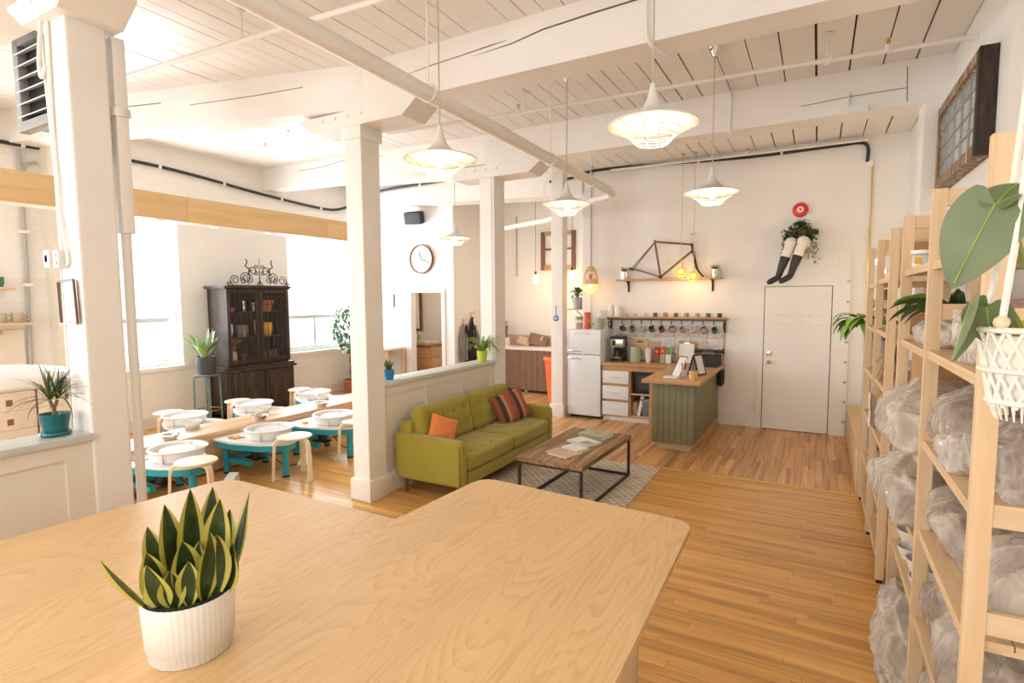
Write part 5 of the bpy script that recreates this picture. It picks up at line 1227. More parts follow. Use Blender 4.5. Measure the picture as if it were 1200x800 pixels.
for j in range(4):
    for i in range(10): m.cyl((-1.50+i*.029+j*.008, 8.165+j*.035, .945+j*.022), .010, .018, 8)
m.build('keys', 'charcoal', tw); MB().box(-1.53, -1.21, 8.10, 8.15, .901, .93).box(-1.53, -1.21, 8.12, 8.5, .901, .921).build('base_tray', 'black', tw, False)
m = MB()
for i in range(9): m.tube([(-1.47+i*.025, 8.30, 1.06), (-1.43+i*.014, 8.36, 1.10)], .004, 5)
m.build('type_bars', 'grey_metal', tw); MB().tube([(-1.2, 8.44, 1.11), (-1.15, 8.38, 1.16)], .006, 6).build('return_lever', 'chrome', tw)
# on the island
es = thing('photo_stand', 'white leaning display stand on the near end of the green island', 'stand', (-1.54, 6.95, .90))
MB().cbox(-1.64, -1.47, 6.78, 6.93, .9005, .92, .004).build('foot_plate', 'white_plastic', es); T_ = Matrix.Translation((-1.53, 6.95, .915)) @ Matrix.Rotation(R(-32), 4, 'Z') @ Matrix.Rotation(R(-32), 4, 'X'); MB().cbox(-.06, .06, -.006, .006, 0, .27, .004, T_).build('panel', 'white_plastic', es); MB().box(-.064, -.056, -.009, .009, 0, .275, T_).box(-.064, .064, -.009, .009, .265, .275, T_).build('black_edge', 'black', es, False)
pn = thing('pen_cup', 'clear cup full of coloured pens on the island', 'pen cup', (-1.43, 6.98, .90))
MB().lathe([(.001, 0), (.034, 0), (.036, .10), (.033, .10), (.031, .006), (.001, .006)], 20, (-1.43, 6.98, .9005)).build('cup', 'clear_glass', pn)
for i, c_ in enumerate(('coral_red', 'black', 'blue', 'rust_mug', 'navy')):
    a = i*1.3; MB().tube([(-1.43+.012*math.cos(a), 6.98+.012*math.sin(a), .91), (-1.43+.036*math.cos(a), 6.98+.036*math.sin(a), 1.05+.01*i)], .0055, 6).build('pen', c_, pn)
tn = thing('tin_can', 'yellow labelled tin at the near edge of the island', 'tin', (-1.29, 6.83, .90))
MB().lathe([(.001, 0), (.052, 0), (.052, .105), (.049, .108), (.001, .104)], 26, (-1.29, 6.83, .9005)).build('can', 'steel', tn); MB().lathe([(.0522, .012), (.0528, .014), (.0528, .094), (.0522, .096)], 26, (-1.29, 6.83, .9005)).build('paper_label', 'yellow', tn); MB().box(-1.325, -1.30, 6.775, 6.779, .925, .96).build('print', 'paper', tn, False)
af = thing('table_sign', 'small A-frame sign with black wooden rims standing on the island', 'sign', (-1.33, 7.28, .90))
for s in (1, -1):
    T_ = Matrix.Translation((-1.33, 7.28, .9015)) @ Matrix.Rotation(R(70), 4, 'Z') @ Matrix.Translation((0, s*.075, 0)) @ Matrix.Rotation(R(16*s), 4, 'X'); fm = MB()
    fm.cbox(-.10, -.08, -.008, .008, 0, .27, .003, T_).cbox(.08, .10, -.008, .008, 0, .27, .003, T_).cbox(-.08, .08, -.008, .008, .25, .27, .003, T_).cbox(-.08, .08, -.008, .008, 0, .02, .003, T_)
    f = fm.build('rim_frame', 'black', af); MB().box(-.08, .08, -.003, .003, .02, .25, T_).build('card', 'paper', f, False)
hb = solo('cloth_bag', soft(MB(), -1.245, -1.17, 8.40, 8.56, .60, .84, .03, 3, .01), 'black_soft', 'black cloth bag hanging at the far right side of the island', 'bag')
# shelf with the bicycle frame
bsf = thing('wall_shelf', 'wooden wall shelf on black brackets carrying a bicycle frame', 'shelf', (-2.02, 8.5, 2.1))
MB().cbox(-2.81, -1.23, 8.42, 8.598, 2.155, 2.18, .003).build('board', 'counter_wood', bsf)
for x in (-2.645, -1.37):
    m = MB(); m.box(x-.014, x+.014, 8.588, 8.6, 1.98, 2.155); m.box(x-.014, x+.014, 8.45, 8.6, 2.143, 2.155); m.tube(bez([(x, 8.59, 2.02), (x, 8.56, 2.08), (x, 8.5, 2.14)], 5), .008, 6); m.build('bracket', 'iron', bsf)
bf = thing('bicycle_frame', 'dark brown vintage road bicycle frame and fork standing on the wall shelf', 'bicycle frame', (-2.1, 8.5, 2.18))
BY = 8.50
def P3(x, z, y=BY): return (x, y, z)
bb, ax_, st, ht, hb_, fk = P3(-2.12, 2.205), P3(-2.555, 2.345), P3(-2.215, 2.745), P3(-1.665, 2.69), P3(-1.645, 2.575), P3(-1.487, 2.192)
MB().tube([st, P3(-1.66, 2.672)], .0145, 10).build('top_tube', 'brown_mug', bf); MB().tube([P3(-1.645, 2.59), bb], .0165, 10).build('down_tube', 'brown_mug', bf); MB().tube([bb, P3(-2.22, 2.77)], .0155, 10).build('seat_tube', 'brown_mug', bf); MB().tube([ht, P3(-1.64, 2.555)], .019, 12).build('head_tube', 'iron', bf)
for s in (1, -1): MB().tube([P3(-2.215, 2.735, BY+s*.01), P3(-2.555, 2.345, BY+s*.055)], .008, 8).build('seat_stay', 'brown_mug', bf); MB().tube([P3(-2.12, 2.205, BY+s*.02), P3(-2.555, 2.345, BY+s*.055)], .009, 8).build('chain_stay', 'brown_mug', bf); MB().cyl((0, 0, 0), .024, .008, 12, T=Matrix.Translation((-2.575, BY+s*.06, 2.34)) @ Matrix.Rotation(R(90), 4, 'X')).build('dropout', 'iron', bf)
MB().cyl((0, 0, 0), .024, .08, 16, T=Matrix.Translation((-2.12, BY+.04, 2.205)) @ Matrix.Rotation(R(90), 4, 'X')).build('bottom_bracket', 'iron', bf)
for s in (1, -1): MB().tube(bez([P3(-1.638, 2.56, BY+s*.02), P3(-1.61, 2.42, BY+s*.045), P3(-1.575, 2.30, BY+s*.05), P3(-1.487, 2.192, BY+s*.05)], 5), [.0135-.0004*i for i in range(16)], 8).build('fork_blade', 'iron', bf)
MB().cbox(-1.66, -1.62, BY-.045, BY+.045, 2.54, 2.565, .008).build('fork_crown', 'iron', bf)
MB().tube([P3(-1.665, 2.69), P3(-1.675, 2.83)], .011, 10).tube([P3(-1.69, 2.835), P3(-1.60, 2.82)], .012, 10).cyl((0, 0, 0), .018, .07, 12, T=Matrix.Translation((-1.59, BY+.035, 2.82)) @ Matrix.Rotation(R(90), 4, 'X')).build('stem', 'chrome', bf)
for (x, l) in ((-2.69, 'fridge-side'), (-1.33, 'door-side')):
    t = thing('grass_pot', 'small steel pot of short grass at the '+l+' end of bicycle shelf', 'plant', (x, 8.50, 2.18))
    MB().lathe([(.001, 0), (.05, 0), (.062, .12), (.056, .12), (.05, .10), (.001, .10)], 22, (x, 8.50, 2.1805)).build('pot', 'steel', t)
    m = MB(); rg_ = random.Random(x)
    for k in range(60):
        a = rg_.uniform(0, 6.28); q = .04*math.sqrt(rg_.random()); m.leaf((x+q*math.cos(a), 8.50+q*math.sin(a), 2.28), (math.cos(a)*.35, math.sin(a)*.35, 1), rg_.uniform(.06, .11), .010, .3, 3)
    o = m.build('grass', 'leaf_mid', t); o['kind'] = 'stuff'
# alarm bell, mannequin legs and ivy above the door
ab = thing('alarm_bell', 'round red fire alarm bell on the wall above the ivy', 'alarm bell', (-.248, 8.58, 3.0))
T_ = Matrix.Translation((-.248, 8.60, 3.075)) @ Matrix.Rotation(R(90), 4, 'X')
MB().lathe([(.10, 0), (.10, .012), (.098, .03), (.085, .052), (.06, .06), (.001, .062)], 32, (0, 0, 0), T_).build('gong', 'red', ab); MB().lathe([(.042, .060), (.042, .066), (.001, .067)], 20, (0, 0, 0), T_).build('label_disc', 'paper', ab); MB().lathe([(.016, .066), (.016, .072), (.001, .073)], 14, (0, 0, 0), T_).build('centre_nut', 'red', ab)
ls = thing('wall_shelf', 'small white wall shelf carrying mannequin legs and ivy above the door', 'shelf', (-.22, 8.5, 2.48))
MB().cbox(-.42, -.07, 8.38, 8.6, 2.485, 2.505, .004).build('board', 'grey_paint', ls); MB().box(-.14, -.125, 8.45, 8.6, 2.40, 2.485).build('bracket', 'grey_paint', ls, False)
lg = thing('mannequin_legs', 'pair of white mannequin legs in black knee socks sitting on shelf', 'mannequin legs', (-.25, 8.45, 2.506))
def legs(pts, rs): return pts, rs
for nm, (kx, ky, kz), (tx, ty, tz), hx in (('leg', (-.335, 8.22, 2.615), (-.535, 8.20, 2.10), -.30), ('leg', (-.19, 8.20, 2.625), (-.39, 8.17, 2.11), -.17)):
    hip = Vector((hx, 8.50, 2.585)); kn = Vector((kx, ky, kz)); an = Vector((tx, ty, tz))+Vector((.06, 0, .06)); toe = Vector((tx-.01, ty-.03, tz))
    sh = an-kn; pts = [hip, hip+(kn-hip)*.5, kn-(kn-hip).normalized()*.04, kn+Vector((-.012, -.02, -.01)), kn+sh*.12, kn+sh*.3, kn+sh*.52]
    rs_ = [.082, .078, .068, .064, .060, .061, .056]; path = bez(pts, 5); rr = [rs_[min(6, i//5)]+(rs_[min(6, i//5+1)]-rs_[min(6, i//5)])*((i % 5)/5) for i in range(len(path))]
    o = MB().tube(path, rr, 16).build(nm, 'skin_white', lg, True, True, 80)
    p2 = [kn+sh*.45, kn+sh*.62, kn+sh*.82, an, an+(toe-an)*.35+Vector((0, -.02, -.005)), toe+Vector((-.03, -.03, -.01)), toe+Vector((-.06, -.035, -.02))]; r2_ = [.0605, .056, .044, .038, .040, .036, .018]
    path = bez(p2, 5); rr = [r2_[min(6, i//5)]+(r2_[min(6, i//5+1)]-r2_[min(6, i//5)])*((i % 5)/5) for i in range(len(path))]
    sk = MB().tube(path, rr, 16).build('sock', 'stocking', o, True, True, 80)
    MB().tube([kn+sh*.43, kn+sh*.49], .0625, 16).build('sock_band', 'black', o)
iv = thing('ivy_plant', 'dark green trailing ivy in a low pot on the shelf above the door', 'plant', (-.24, 8.50, 2.60))
MB().lathe([(.001, 0), (.09, 0), (.11, .12), (.10, .12), (.001, .10)], 22, (-.24, 8.49, 2.675)).build('pot', 'clay_brown', iv)
m = MB(); ri = random.Random(8)
def ivy_leaf(p, s):
    d_ = Vector((ri.uniform(-.6, .6), -1, ri.uniform(-.3, .7))).normalized(); m.leaf(p, (ri.uniform(-1, 1), ri.uniform(-.7, -.1), ri.uniform(-1, .2)), s, s*.95, .3, 3, .1, .5)
for k in range(330):
    a = ri.uniform(0, 6.28); q = ri.uniform(.02, .20); z = 2.66+ri.uniform(0, .33)*(1-q/.32); ivy_leaf((-.24+q*math.cos(a), 8.46+q*.55*math.sin(a), z), ri.uniform(.05, .075))
for (x0, ln) in ((-.43, .36), (-.40, .25), (-.10, .30), (-.06, .40), (-.05, .52), (-.27, .12), (-.38, .33)):
    for k in range(int(ln*60)): ivy_leaf((x0+ri.gauss(0, .022), 8.38+ri.gauss(0, .03), 2.80-ln*k/(ln*60)), ri.uniform(.03, .05)*(1 if ln < .45 else .7))
o = m.build('ivy_leaves', 'leaf_dark', iv, True, True, 80); o['kind'] = 'stuff'
# ================================================================ lamps
def pendant(name, label, x, y, zr, D, ztop, power, lit=True):
    # zr: height of the shade's rim; D: its diameter
    r = D/2; t = thing(name, label, 'pendant lamp', (x, y, zr), 0, 'white trumpet pendant lamps')
    MB().lathe([(.001, ztop-zr), (.045, ztop-zr-.002), (.040, ztop-zr-.012), (.012, ztop-zr-.075), (.001, ztop-zr-.08)], 20, (x, y, zr)).build('canopy', 'chrome', t)
    MB().tube([(x, y, ztop-.07), (x, y, zr+.88*r)], .0045, 8).build('cord', 'stone_mug', t)
    pf = [(.012, .20), (.016, .178), (.028, .13), (.046, .088), (.078, .054), (.13, .028), (.18, .012), (.225, 0), (.225, -.006)]; k = r/.225
    prof = [(a*k, b*k) for a, b in pf]+[(a*k-.004, b*k-.006) for a, b in pf[::-1][1:]]
    MB().lathe([(.001, .203*k)]+prof, 48, (x, y, zr)).build('shade', 'lamp_white', t, True, True, 60)
    m = MB()
    for i in range(12):
        a = 2*PI*i/12; c, s = math.cos(a), math.sin(a)
        m.tube([(x+q*k*c, y+q*k*s, zr+z*k) for q, z in ((.224, -.004), (.15, -.036), (.115, -.058), (.085, -.09), (.08, -.094))], .0026, 5)
    for q, z in ((.15, -.036), (.115, -.058), (.098, -.076), (.08, -.094)): m.tube([(x+q*k*math.cos(2*PI*i/28), y+q*k*math.sin(2*PI*i/28), zr+z*k) for i in range(28)], .0026, 5, closed=True)
    m.build('wire_cage', 'wire_white', t)
    MB().lathe([(.001, -.055), (.022, -.045), (.03, -.02), (.026, .01), (.016, .04), (.016, .07), (.001, .07)], 18, (x, y, zr)).build('bulb', 'bulb', t)
    l = bpy.data.lights.new('lamp_glow', 'POINT'); l.energy = power; l.color = (1, .80, .55); l.shadow_soft_size = .05
    o = bpy.data.objects.new('lamp_glow', l); C.objects.link(o); o.parent = t; o.location = (0, 0, -.075)
    return t
pendant('pendant_lamp', 'white trumpet pendant lamp hanging before the white pipe and square column', -2.07, 2.82, 2.76, .45, 3.95, 9)
pendant('pendant_lamp', 'largest white trumpet pendant lamp, hanging nearest above the bare wooden floor', -.765, 2.86, 2.775, .455, 3.95, 11)
pendant('pendant_lamp', 'white trumpet pendant lamp hanging under the far end of the white pipe', -2.08, 4.80, 2.77, .45, 3.95, 9)
pendant('pendant_lamp', 'white trumpet pendant lamp hanging before the wall shelf with the bicycle frame', -.81, 4.93, 2.775, .455, 3.95, 11)
pendant('pendant_lamp', 'small-looking far white trumpet pendant lamp beside the round clock', -4.58, 6.57, 2.76, .45, 4.0, 6)
def bulb_lamp(name, label, x, y, z, ztop, kind, power, group=None):
    t = thing(name, label, 'pendant lamp', (x, y, z), 0, group)
    gold = kind == 'amber'
    MB().tube([(x, y, ztop), (x, y, z+.12)], .004, 6).build('cord', 'brass' if gold else 'charcoal', t)
    MB().lathe([(.001, .02), (.03, .02), (.03, 0), (.001, 0)], 16, (x, y, ztop-.02)).build('canopy', 'brass' if gold else 'grey_metal', t)
    MB().cyl((x, y, z+.05), .019, .075, 14).build('socket', 'brass' if gold else 'iron', t)
    if kind == 'amber':
        MB().lathe([(.022, .06), (.06, .04), (.082, -.005), (.08, -.04), (.058, -.075), (.04, -.082)], 26, (x, y, z)).build('globe', 'amber_glass', t)
        MB().ball((x, y, z-.005), .032, 12, 9).build('bulb', 'bulb', t)
    elif kind == 'wicker':
        m = MB(); pf = [(.03, .24), (.075, .19), (.11, .08), (.115, -.01)]
        for i in range(16):
            a = 2*PI*i/16; m.tube([(x+q*math.cos(a), y+q*math.sin(a), z+h) for q, h in pf], .006, 5)
        for q, h in ((.035, .24), (.08, .185)): m.tube([(x+q*math.cos(2*PI*i/20), y+q*math.sin(2*PI*i/20), z+h) for i in range(20)], .009, 6, closed=True)
        m.build('wicker_frame', 'pine_board', t)
        MB().lathe([(.114, -.035), (.118, -.035), (.118, .05), (.114, .05), (.114, -.035)], 28, (x, y, z+.0)).build('wood_band', 'pine_board', t)
        MB().lathe([(.113, -.03), (.108, -.09), (.07, -.155), (.001, -.185)], 26, (x, y, z)).build('glass_bowl', 'wicker_glass', t)
        MB().ball((x, y, z-.03), .034, 12, 9, sz=1.7).build('bulb', 'bulb', t)
    else:
        MB().lathe([(.001, -.10), (.045, -.095), (.05, -.02), (.03, .04), (.02, .055), (.001, .055)], 18, (x, y, z)).build('bulb', 'bulb_soft', t)
    l = bpy.data.lights.new('bulb_glow', 'POINT'); l.energy = power; l.color = (1, .66, .34); l.shadow_soft_size = .06
    o = bpy.data.objects.new('bulb_glow', l); C.objects.link(o); o.parent = t; o.location = (0, -.02, -.14 if kind == 'bare' else -.10)
    return t
bulb_lamp('globe_lamp', 'higher amber glass globe lamp on a gold cord before the bicycle frame', -1.76, 8.25, 2.275, 3.95, 'amber', 5, 'amber globe lamps')
bulb_lamp('globe_lamp', 'lower amber glass globe lamp on a gold cord before the bicycle fork', -1.585, 8.25, 2.205, 3.95, 'amber', 5, 'amber globe lamps')
bulb_lamp('wicker_lamp', 'egg-shaped wicker and glass pendant lamp above the white fridge', -3.17, 8.28, 2.14, 3.95, 'wicker', 6)
bulb_lamp('bare_bulb', 'bare warm bulb on a cord left of the slim white post', -4.86, 9.70, 2.29, 4.0, 'bare', 16, 'bare bulbs over the sink')
bulb_lamp('bare_bulb', 'bare warm bulb on a cord right of the slim white post', -4.09, 9.70, 2.35, 4.0, 'bare', 16, 'bare bulbs over the sink')

# ================================================================ timber valance with spots above the wheels
va = thing('timber_valance', 'long knotty pine beam with small spotlights hung over the pottery wheels', 'beam', (-5.9, 3.6, 2.72))
y = -.6
for ln in (1.05, 2.05, 1.0, 1.9, 1.0): MB().cbox(-5.92, -5.88, y, y+ln-.003, 2.725, 2.99, .003).build('face_board', 'pine_board', va); y += ln
MB().box(-6.12, -5.92, -.6, 6.4, 2.725, 2.745).build('under_board', 'trim_paint', va, False)
for y in (1.85, 2.65, 3.25, 3.85, 4.55, 5.3, 6.0):
    MB().cyl((-5.98, y, 2.716), .045, .009, 18).build('spot_rim', 'trim_paint', va); MB().cyl((-5.98, y, 2.713), .035, .005, 16).build('spot_lens', 'spot_lens', va)
for y in (2.56, 2.78): MB().tube([(-5.95, y, 2.99), (-5.95, y, zc(-5.95))], .005, 6).build('hanging_chain', 'grey_metal', va)

# ================================================================ pipes and cables under the ceiling
mp = thing('steam_pipe', 'thick white pipe running under the ceiling towards the kitchen', 'pipe', (-2.35, 4, 3.25))
pa = [(-2.245, 1.0, 3.235), (-2.30, 3.5, 3.245), (-2.40, 6.9, 3.27), (-2.46, 7.2, 3.28)]
MB().tube(pa, .052, 16).build('main_run', 'white_paint', mp)
MB().tube(bez([(-2.46, 7.18, 3.28), (-2.58, 7.32, 3.27), (-2.9, 7.49, 3.26), (-3.4, 7.95, 3.22), (-4.0, 8.45, 3.2), (-4.6, 8.85, 3.22), (-5.3, 9.2, 3.22)], 5), .045, 14).build('branch', 'white_paint', mp)
for (x, y) in ((-2.29, 3.0), (-2.34, 5.0), (-2.38, 6.2)):
    m = MB(); m.tube([(x, y, 3.25), (x, y, 3.95)], .006, 6); m.tube([(x+.06*math.cos(a), y, 3.255+.06*math.sin(a)) for a in [2*PI*i/16 for i in range(16)]], .007, 6, closed=True); m.build('hanger', 'white_paint', mp)
def sprinkler(label, pts, r, heads, hang=()):
    t = thing('sprinkler_pipe', label, 'pipe', tuple(pts[0]))
    MB().tube(pts, r, 10).build('pipe_run', 'white_paint', t)
    for p in heads:
        h = MB().cyl((p[0], p[1], p[2]-.01), .022, .05, 10).build('fitting', 'white_paint', t); MB().cyl((p[0], p[1], p[2]+.04), .012, .04, 8).cyl((p[0], p[1], p[2]+.078), .022, .004, 10).build('sprinkler_head', 'brass', h)
    for p in hang:
        m = MB(); m.tube([(p[0], p[1], p[2]+.02), (p[0], p[1], zc(p[0]))], .007, 6); m.cyl((p[0], p[1], zc(p[0])-.01), .03, .01, 10); m.tube([(p[0]+.035*math.cos(a), p[1], p[2]+.035*math.sin(a)) for a in [2*PI*i/14 for i in range(14)]], .005, 5, closed=True); m.build('hanger', 'white_paint', t)
sprinkler('thin white sprinkler pipe crossing the ceiling nearest, above the left column', [(-5.6, 2.55, 3.76), (-3.6, 2.64, 3.75), (-1.2, 2.8, 3.75)], .019, [(-3.18, 2.68, 3.75)], [(-3.66, 2.635, 3.75)])
sprinkler('thin white sprinkler pipe beyond the square column, over the wheels', [(-6.5, 4.93, 3.88), (-4.9, 5.02, 3.86), (-4.3, 5.0, 3.84)], .019, [(-6.47, 4.93, 3.88)], [(-6.05, 4.95, 3.88)])
sprinkler('thin white sprinkler pipe spanning the ceiling up to the right wall', [(-4.3, 4.87, 3.76), (-2.6, 5.02, 3.755), (-.4, 5.10, 3.75), (.95, 5.22, 3.75)], .019, [(.40, 5.16, 3.75), (-2.7, 5.01, 3.755)], [(-2.62, 5.02, 3.755), (.0, 5.12, 3.75)])
sprinkler('thin white sprinkler pipe close to the back wall beside the black cable', [(-2.9, 8.42, 3.88), (-.9, 8.44, 3.87), (.5, 8.46, 3.88)], .017, [(-.93, 8.44, 3.87)], [])
cbk = thing('conduit', 'black conduit bending down near the white door, along the back wall', 'cable', (-1, 8.55, 3.9))
MB().tube(bez([(-4.0, 8.52, 3.84), (-3.55, 8.51, 3.86), (-3.2, 8.52, 3.93), (-2.2, 8.55, 3.91), (-.9, 8.56, 3.86), (.1, 8.56, 3.87), (.42, 8.56, 3.87), (.50, 8.56, 3.80), (.50, 8.56, 3.62)], 5), .021, 10).build('conduit_run', 'cable_black', cbk)
m = MB()
for x, z in ((-2.6, 3.92), (-1.6, 3.885), (-.5, 3.865)): m.cbox(x-.015, x+.015, 8.535, 8.6, z-.025, z+.025, .004)
m.build('clamp', 'trim_paint', cbk)
cbl = thing('conduit', 'black conduit strung along the top of the window wall', 'cable', (-8.55, 4, 3.8))
MB().tube(bez([(-8.55, 1.0, 3.76), (-8.55, 2.87, 3.79), (-8.55, 3.4, 3.81), (-8.55, 4.26, 3.87), (-8.55, 5.22, 3.835), (-8.55, 6.25, 3.745), (-8.55, 7.4, 3.68), (-8.55, 8.0, 3.68), (-8.50, 8.35, 3.78), (-8.45, 8.5, 3.90)], 5), .024, 10).build('conduit_run', 'cable_black', cbl)
m = MB()
for y, z in ((1.9, 3.77), (3.1, 3.80), (3.9, 3.845), (4.7, 3.865), (5.7, 3.79), (6.8, 3.71), (7.7, 3.675)): m.cbox(-8.6, -8.52, y-.02, y+.02, z-.03, z+.03, .005)
m.build('clamp', 'trim_paint', cbl)
cbm = thing('conduit', 'black conduit above the clock and speaker on the white beam', 'cable', (-7, 8.5, 3.9))
MB().tube(bez([(-8.45, 8.5, 3.93), (-7.9, 8.52, 4.04), (-7.5, 8.52, 4.07), (-6.9, 8.52, 4.08), (-6.3, 8.52, 4.09), (-5.7, 8.52, 4.10)], 5), .024, 10).build('conduit_run', 'cable_black', cbm)
m = MB(); m.cbox(-7.9, -7.86, 8.49, 8.56, 4.0, 4.07, .005); m.cbox(-6.75, -6.71, 8.49, 8.56, 4.05, 4.11, .005); m.build('clamp', 'trim_paint', cbm)
vp = thing('wall_conduit', 'thin brass-coloured conduit running down the back wall beside the shelving', 'pipe', (.55, 8.58, 2))
MB().tube([(.56, 8.58, 3.60), (.56, 8.58, 1.2)], .011, 8).build('conduit_run', 'brass', vp); MB().cbox(.49, .57, 8.55, 8.6, 3.56, 3.64, .005).build('junction', 'trim_paint', vp)
dp = thing('drop_conduit', 'white conduit dropping over the front beam towards the far lamp', 'pipe', (-.85, 3.7, 3.6))
MB().tube(bez([(-1.03, 3.68, 3.95), (-1.03, 3.68, 3.60), (-.98, 3.85, 3.54), (-.93, 4.06, 3.56)], 5), .013, 8).build('conduit_run', 'white_paint', dp)
dp2 = thing('drop_conduit', 'white conduit and hook hanging down from the second ceiling beam', 'pipe', (-.84, 6.0, 3.6))
MB().tube(bez([(-.86, 4.2, 3.93), (-.85, 5.6, 3.92), (-.83, 6.02, 3.9), (-.83, 6.02, 3.56), (-.80, 6.1, 3.54)], 5), .012, 8).build('conduit_run', 'white_paint', dp2)
wb = solo('white_bracket', MB().box(.18, .30, 6.02, 6.05, 3.62, 3.63).box(.18, .19, 6.02, 6.05, 3.62, 3.76).box(.18, .34, 6.0, 6.045, 3.56, 3.62), 'white_plastic', 'small white angle bracket under the second beam near the right wall', 'bracket')
cl_ = thing('cable_loops', 'thin white cable loops hanging at the top of the slim white post', 'cable', (-3.6, 7.9, 3.4))
MB().tube(bez([(-3.50, 7.90, 3.90), (-3.75, 7.88, 3.72), (-3.80, 7.88, 3.45), (-3.72, 7.88, 3.28), (-3.62, 7.9, 3.24)], 6), .007, 6).build('loop', 'trim_paint', cl_); MB().tube(bez([(-3.30, 7.95, 3.90), (-3.12, 7.9, 3.75), (-3.12, 7.9, 3.5), (-3.28, 7.92, 3.35), (-3.50, 7.93, 3.30)], 6), .007, 6).build('loop', 'trim_paint', cl_); MB().cbox(-3.64, -3.56, 7.905, 7.932, 3.2, 3.3, .005).build('junction_box', 'trim_paint', cl_)
# ================================================================ on and beside the left column
hv = thing('louvred_heater', 'grey framed louvred heater hanging under the ceiling behind the left column', 'heater', (-4.95, 2.1, 3.2))
MB().box(-5.26, -4.80, 1.96, 2.1, 3.20, 3.80).build('case', 'grey_metal', hv, False)
m = MB(); m.cbox(-5.30, -5.22, 1.90, 1.97, 3.16, 3.84, .005); m.cbox(-4.80, -4.74, 1.90, 1.97, 3.16, 3.84, .005); m.cbox(-5.22, -4.80, 1.90, 1.97, 3.16, 3.23, .005); m.cbox(-5.22, -4.80, 1.90, 1.97, 3.77, 3.84, .005); m.build('rim_frame', 'grey_metal', hv)
MB().box(-5.22, -4.80, 1.955, 1.962, 3.23, 3.77).build('dark_core', 'black', hv, False)
for k in range(6):
    z = 3.27+k*.09; T_ = Matrix.Translation((-5.01, 1.915, z)) @ Matrix.Rotation(R(28), 4, 'X'); MB().box(-.22, .22, -.035, .035, -.003, .003, T_).build('louvre', 'ceramic_white', hv, False)
for x in (-5.2, -4.85): MB().tube([(x, 2.05, 3.8), (x, 2.05, zc(x))], .008, 6).build('hanger_rod', 'grey_metal', hv)
sv = thing('mirror', 'small mirror in a slanting wooden frame on the wide left column', 'mirror', (-3.74, 1.51, 1.76))
def P2(x, z, y=1.515): return (x, y, z)
tl, tr, bl, br = (-3.845, 2.012), (-3.655, 2.018), (-3.835, 1.768), (-3.64, 1.772)
sh = lambda p, dx, dz=0: (p[0]+dx, p[1]+dz)
m = MB()
def bar2(a, b, w, mat, nm): MB().bar((a[0], 1.507, a[1]), (b[0], 1.507, b[1]), w*.6, .012).build(nm, mat, sv)
bar2(tl, bl, .022, 'walnut', 'side_rail'); bar2(tr, br, .022, 'walnut', 'side_rail'); bar2(sh(tl, .0), sh(tr, 0), .018, 'hand_grey', 'end_rail'); bar2(bl, br, .022, 'grey_paint', 'end_rail')
MB().add([P2(*tl), P2(*tr), P2(*br), P2(*bl), P2(*tl, 1.52), P2(*tr, 1.52), P2(*br, 1.52), P2(*bl, 1.52)], [(0, 1, 2, 3), (7, 6, 5, 4), (0, 4, 5, 1), (1, 5, 6, 2), (2, 6, 7, 3), (3, 7, 4, 0)]).build('mirror_glass', 'mirror', sv, False)
so_ = thing('outlet_box', 'white electrical outlet box with cables on the left column above the mirror', 'outlet', (-3.8, 1.5, 2.09))
MB().cbox(-3.90, -3.83, 1.47, 1.53, 2.09, 2.19, .005).build('switch_box', 'white_plastic', so_); b_ = MB().cbox(-3.815, -3.745, 1.48, 1.53, 2.085, 2.185, .005).build('socket_box', 'ceramic_white', so_)
for dz in (.02, -.02): MB().cbox(-3.80, -3.76, 1.477, 1.481, 2.135+dz-.012, 2.135+dz+.012, .002).build('socket', 'grey_paint', b_); MB().box(-3.875, -3.855, 1.466, 1.471, 2.12, 2.16).build('switch', 'grey_paint', so_, False)
m = MB(); m.tube(bez([(-3.78, 1.515, 2.185), (-3.775, 1.515, 2.5), (-3.79, 1.515, 2.9), (-3.775, 1.515, 3.45)], 5), .011, 8); m.tube(bez([(-3.74, 1.515, 2.10), (-3.72, 1.515, 2.14), (-3.77, 1.512, 2.42), (-3.80, 1.512, 2.8), (-3.83, 1.51, 3.3), (-3.81, 1.51, 3.48)], 5), .007, 7)
m.tube(bez([(-3.80, 1.505, 3.5), (-3.84, 1.495, 3.25), (-3.815, 1.49, 3.14), (-3.785, 1.50, 3.2)], 5), .011, 7); m.tube([(-3.805, 1.515, 2.09), (-3.805, 1.515, 1.15)], .007, 7); m.build('cable', 'trim_paint', so_)
# dracaena on the low wall
dc = thing('dracaena', 'spiky dracaena in a teal pot on the ledge of the low wall', 'plant', (-3.73, 1.405, 1.146))
MB().lathe([(.001, 0), (.066, 0), (.074, .012), (.07, .024), (.055, .022), (.001, .018)], 28, (-3.73, 1.405, 1.146)).build('saucer', 'teal_pot', dc); MB().lathe([(.001, .012), (.054, .012), (.072, .115), (.074, .125), (.068, .126), (.064, .105), (.001, .10)], 30, (-3.73, 1.405, 1.146)).build('pot', 'teal_pot', dc); MB().cyl((-3.73, 1.405, 1.24), .062, .012, 20).build('soil', 'soil', dc)
MB().tube([(-3.73, 1.405, 1.25), (-3.73, 1.405, 1.30)], .010, 8).tube([(-3.73, 1.405, 1.295), (-3.738, 1.39, 1.345)], .008, 8).tube([(-3.73, 1.405, 1.295), (-3.722, 1.42, 1.345)], .008, 8).build('stem', 'stem_brown', dc)
rk = random.Random(14)
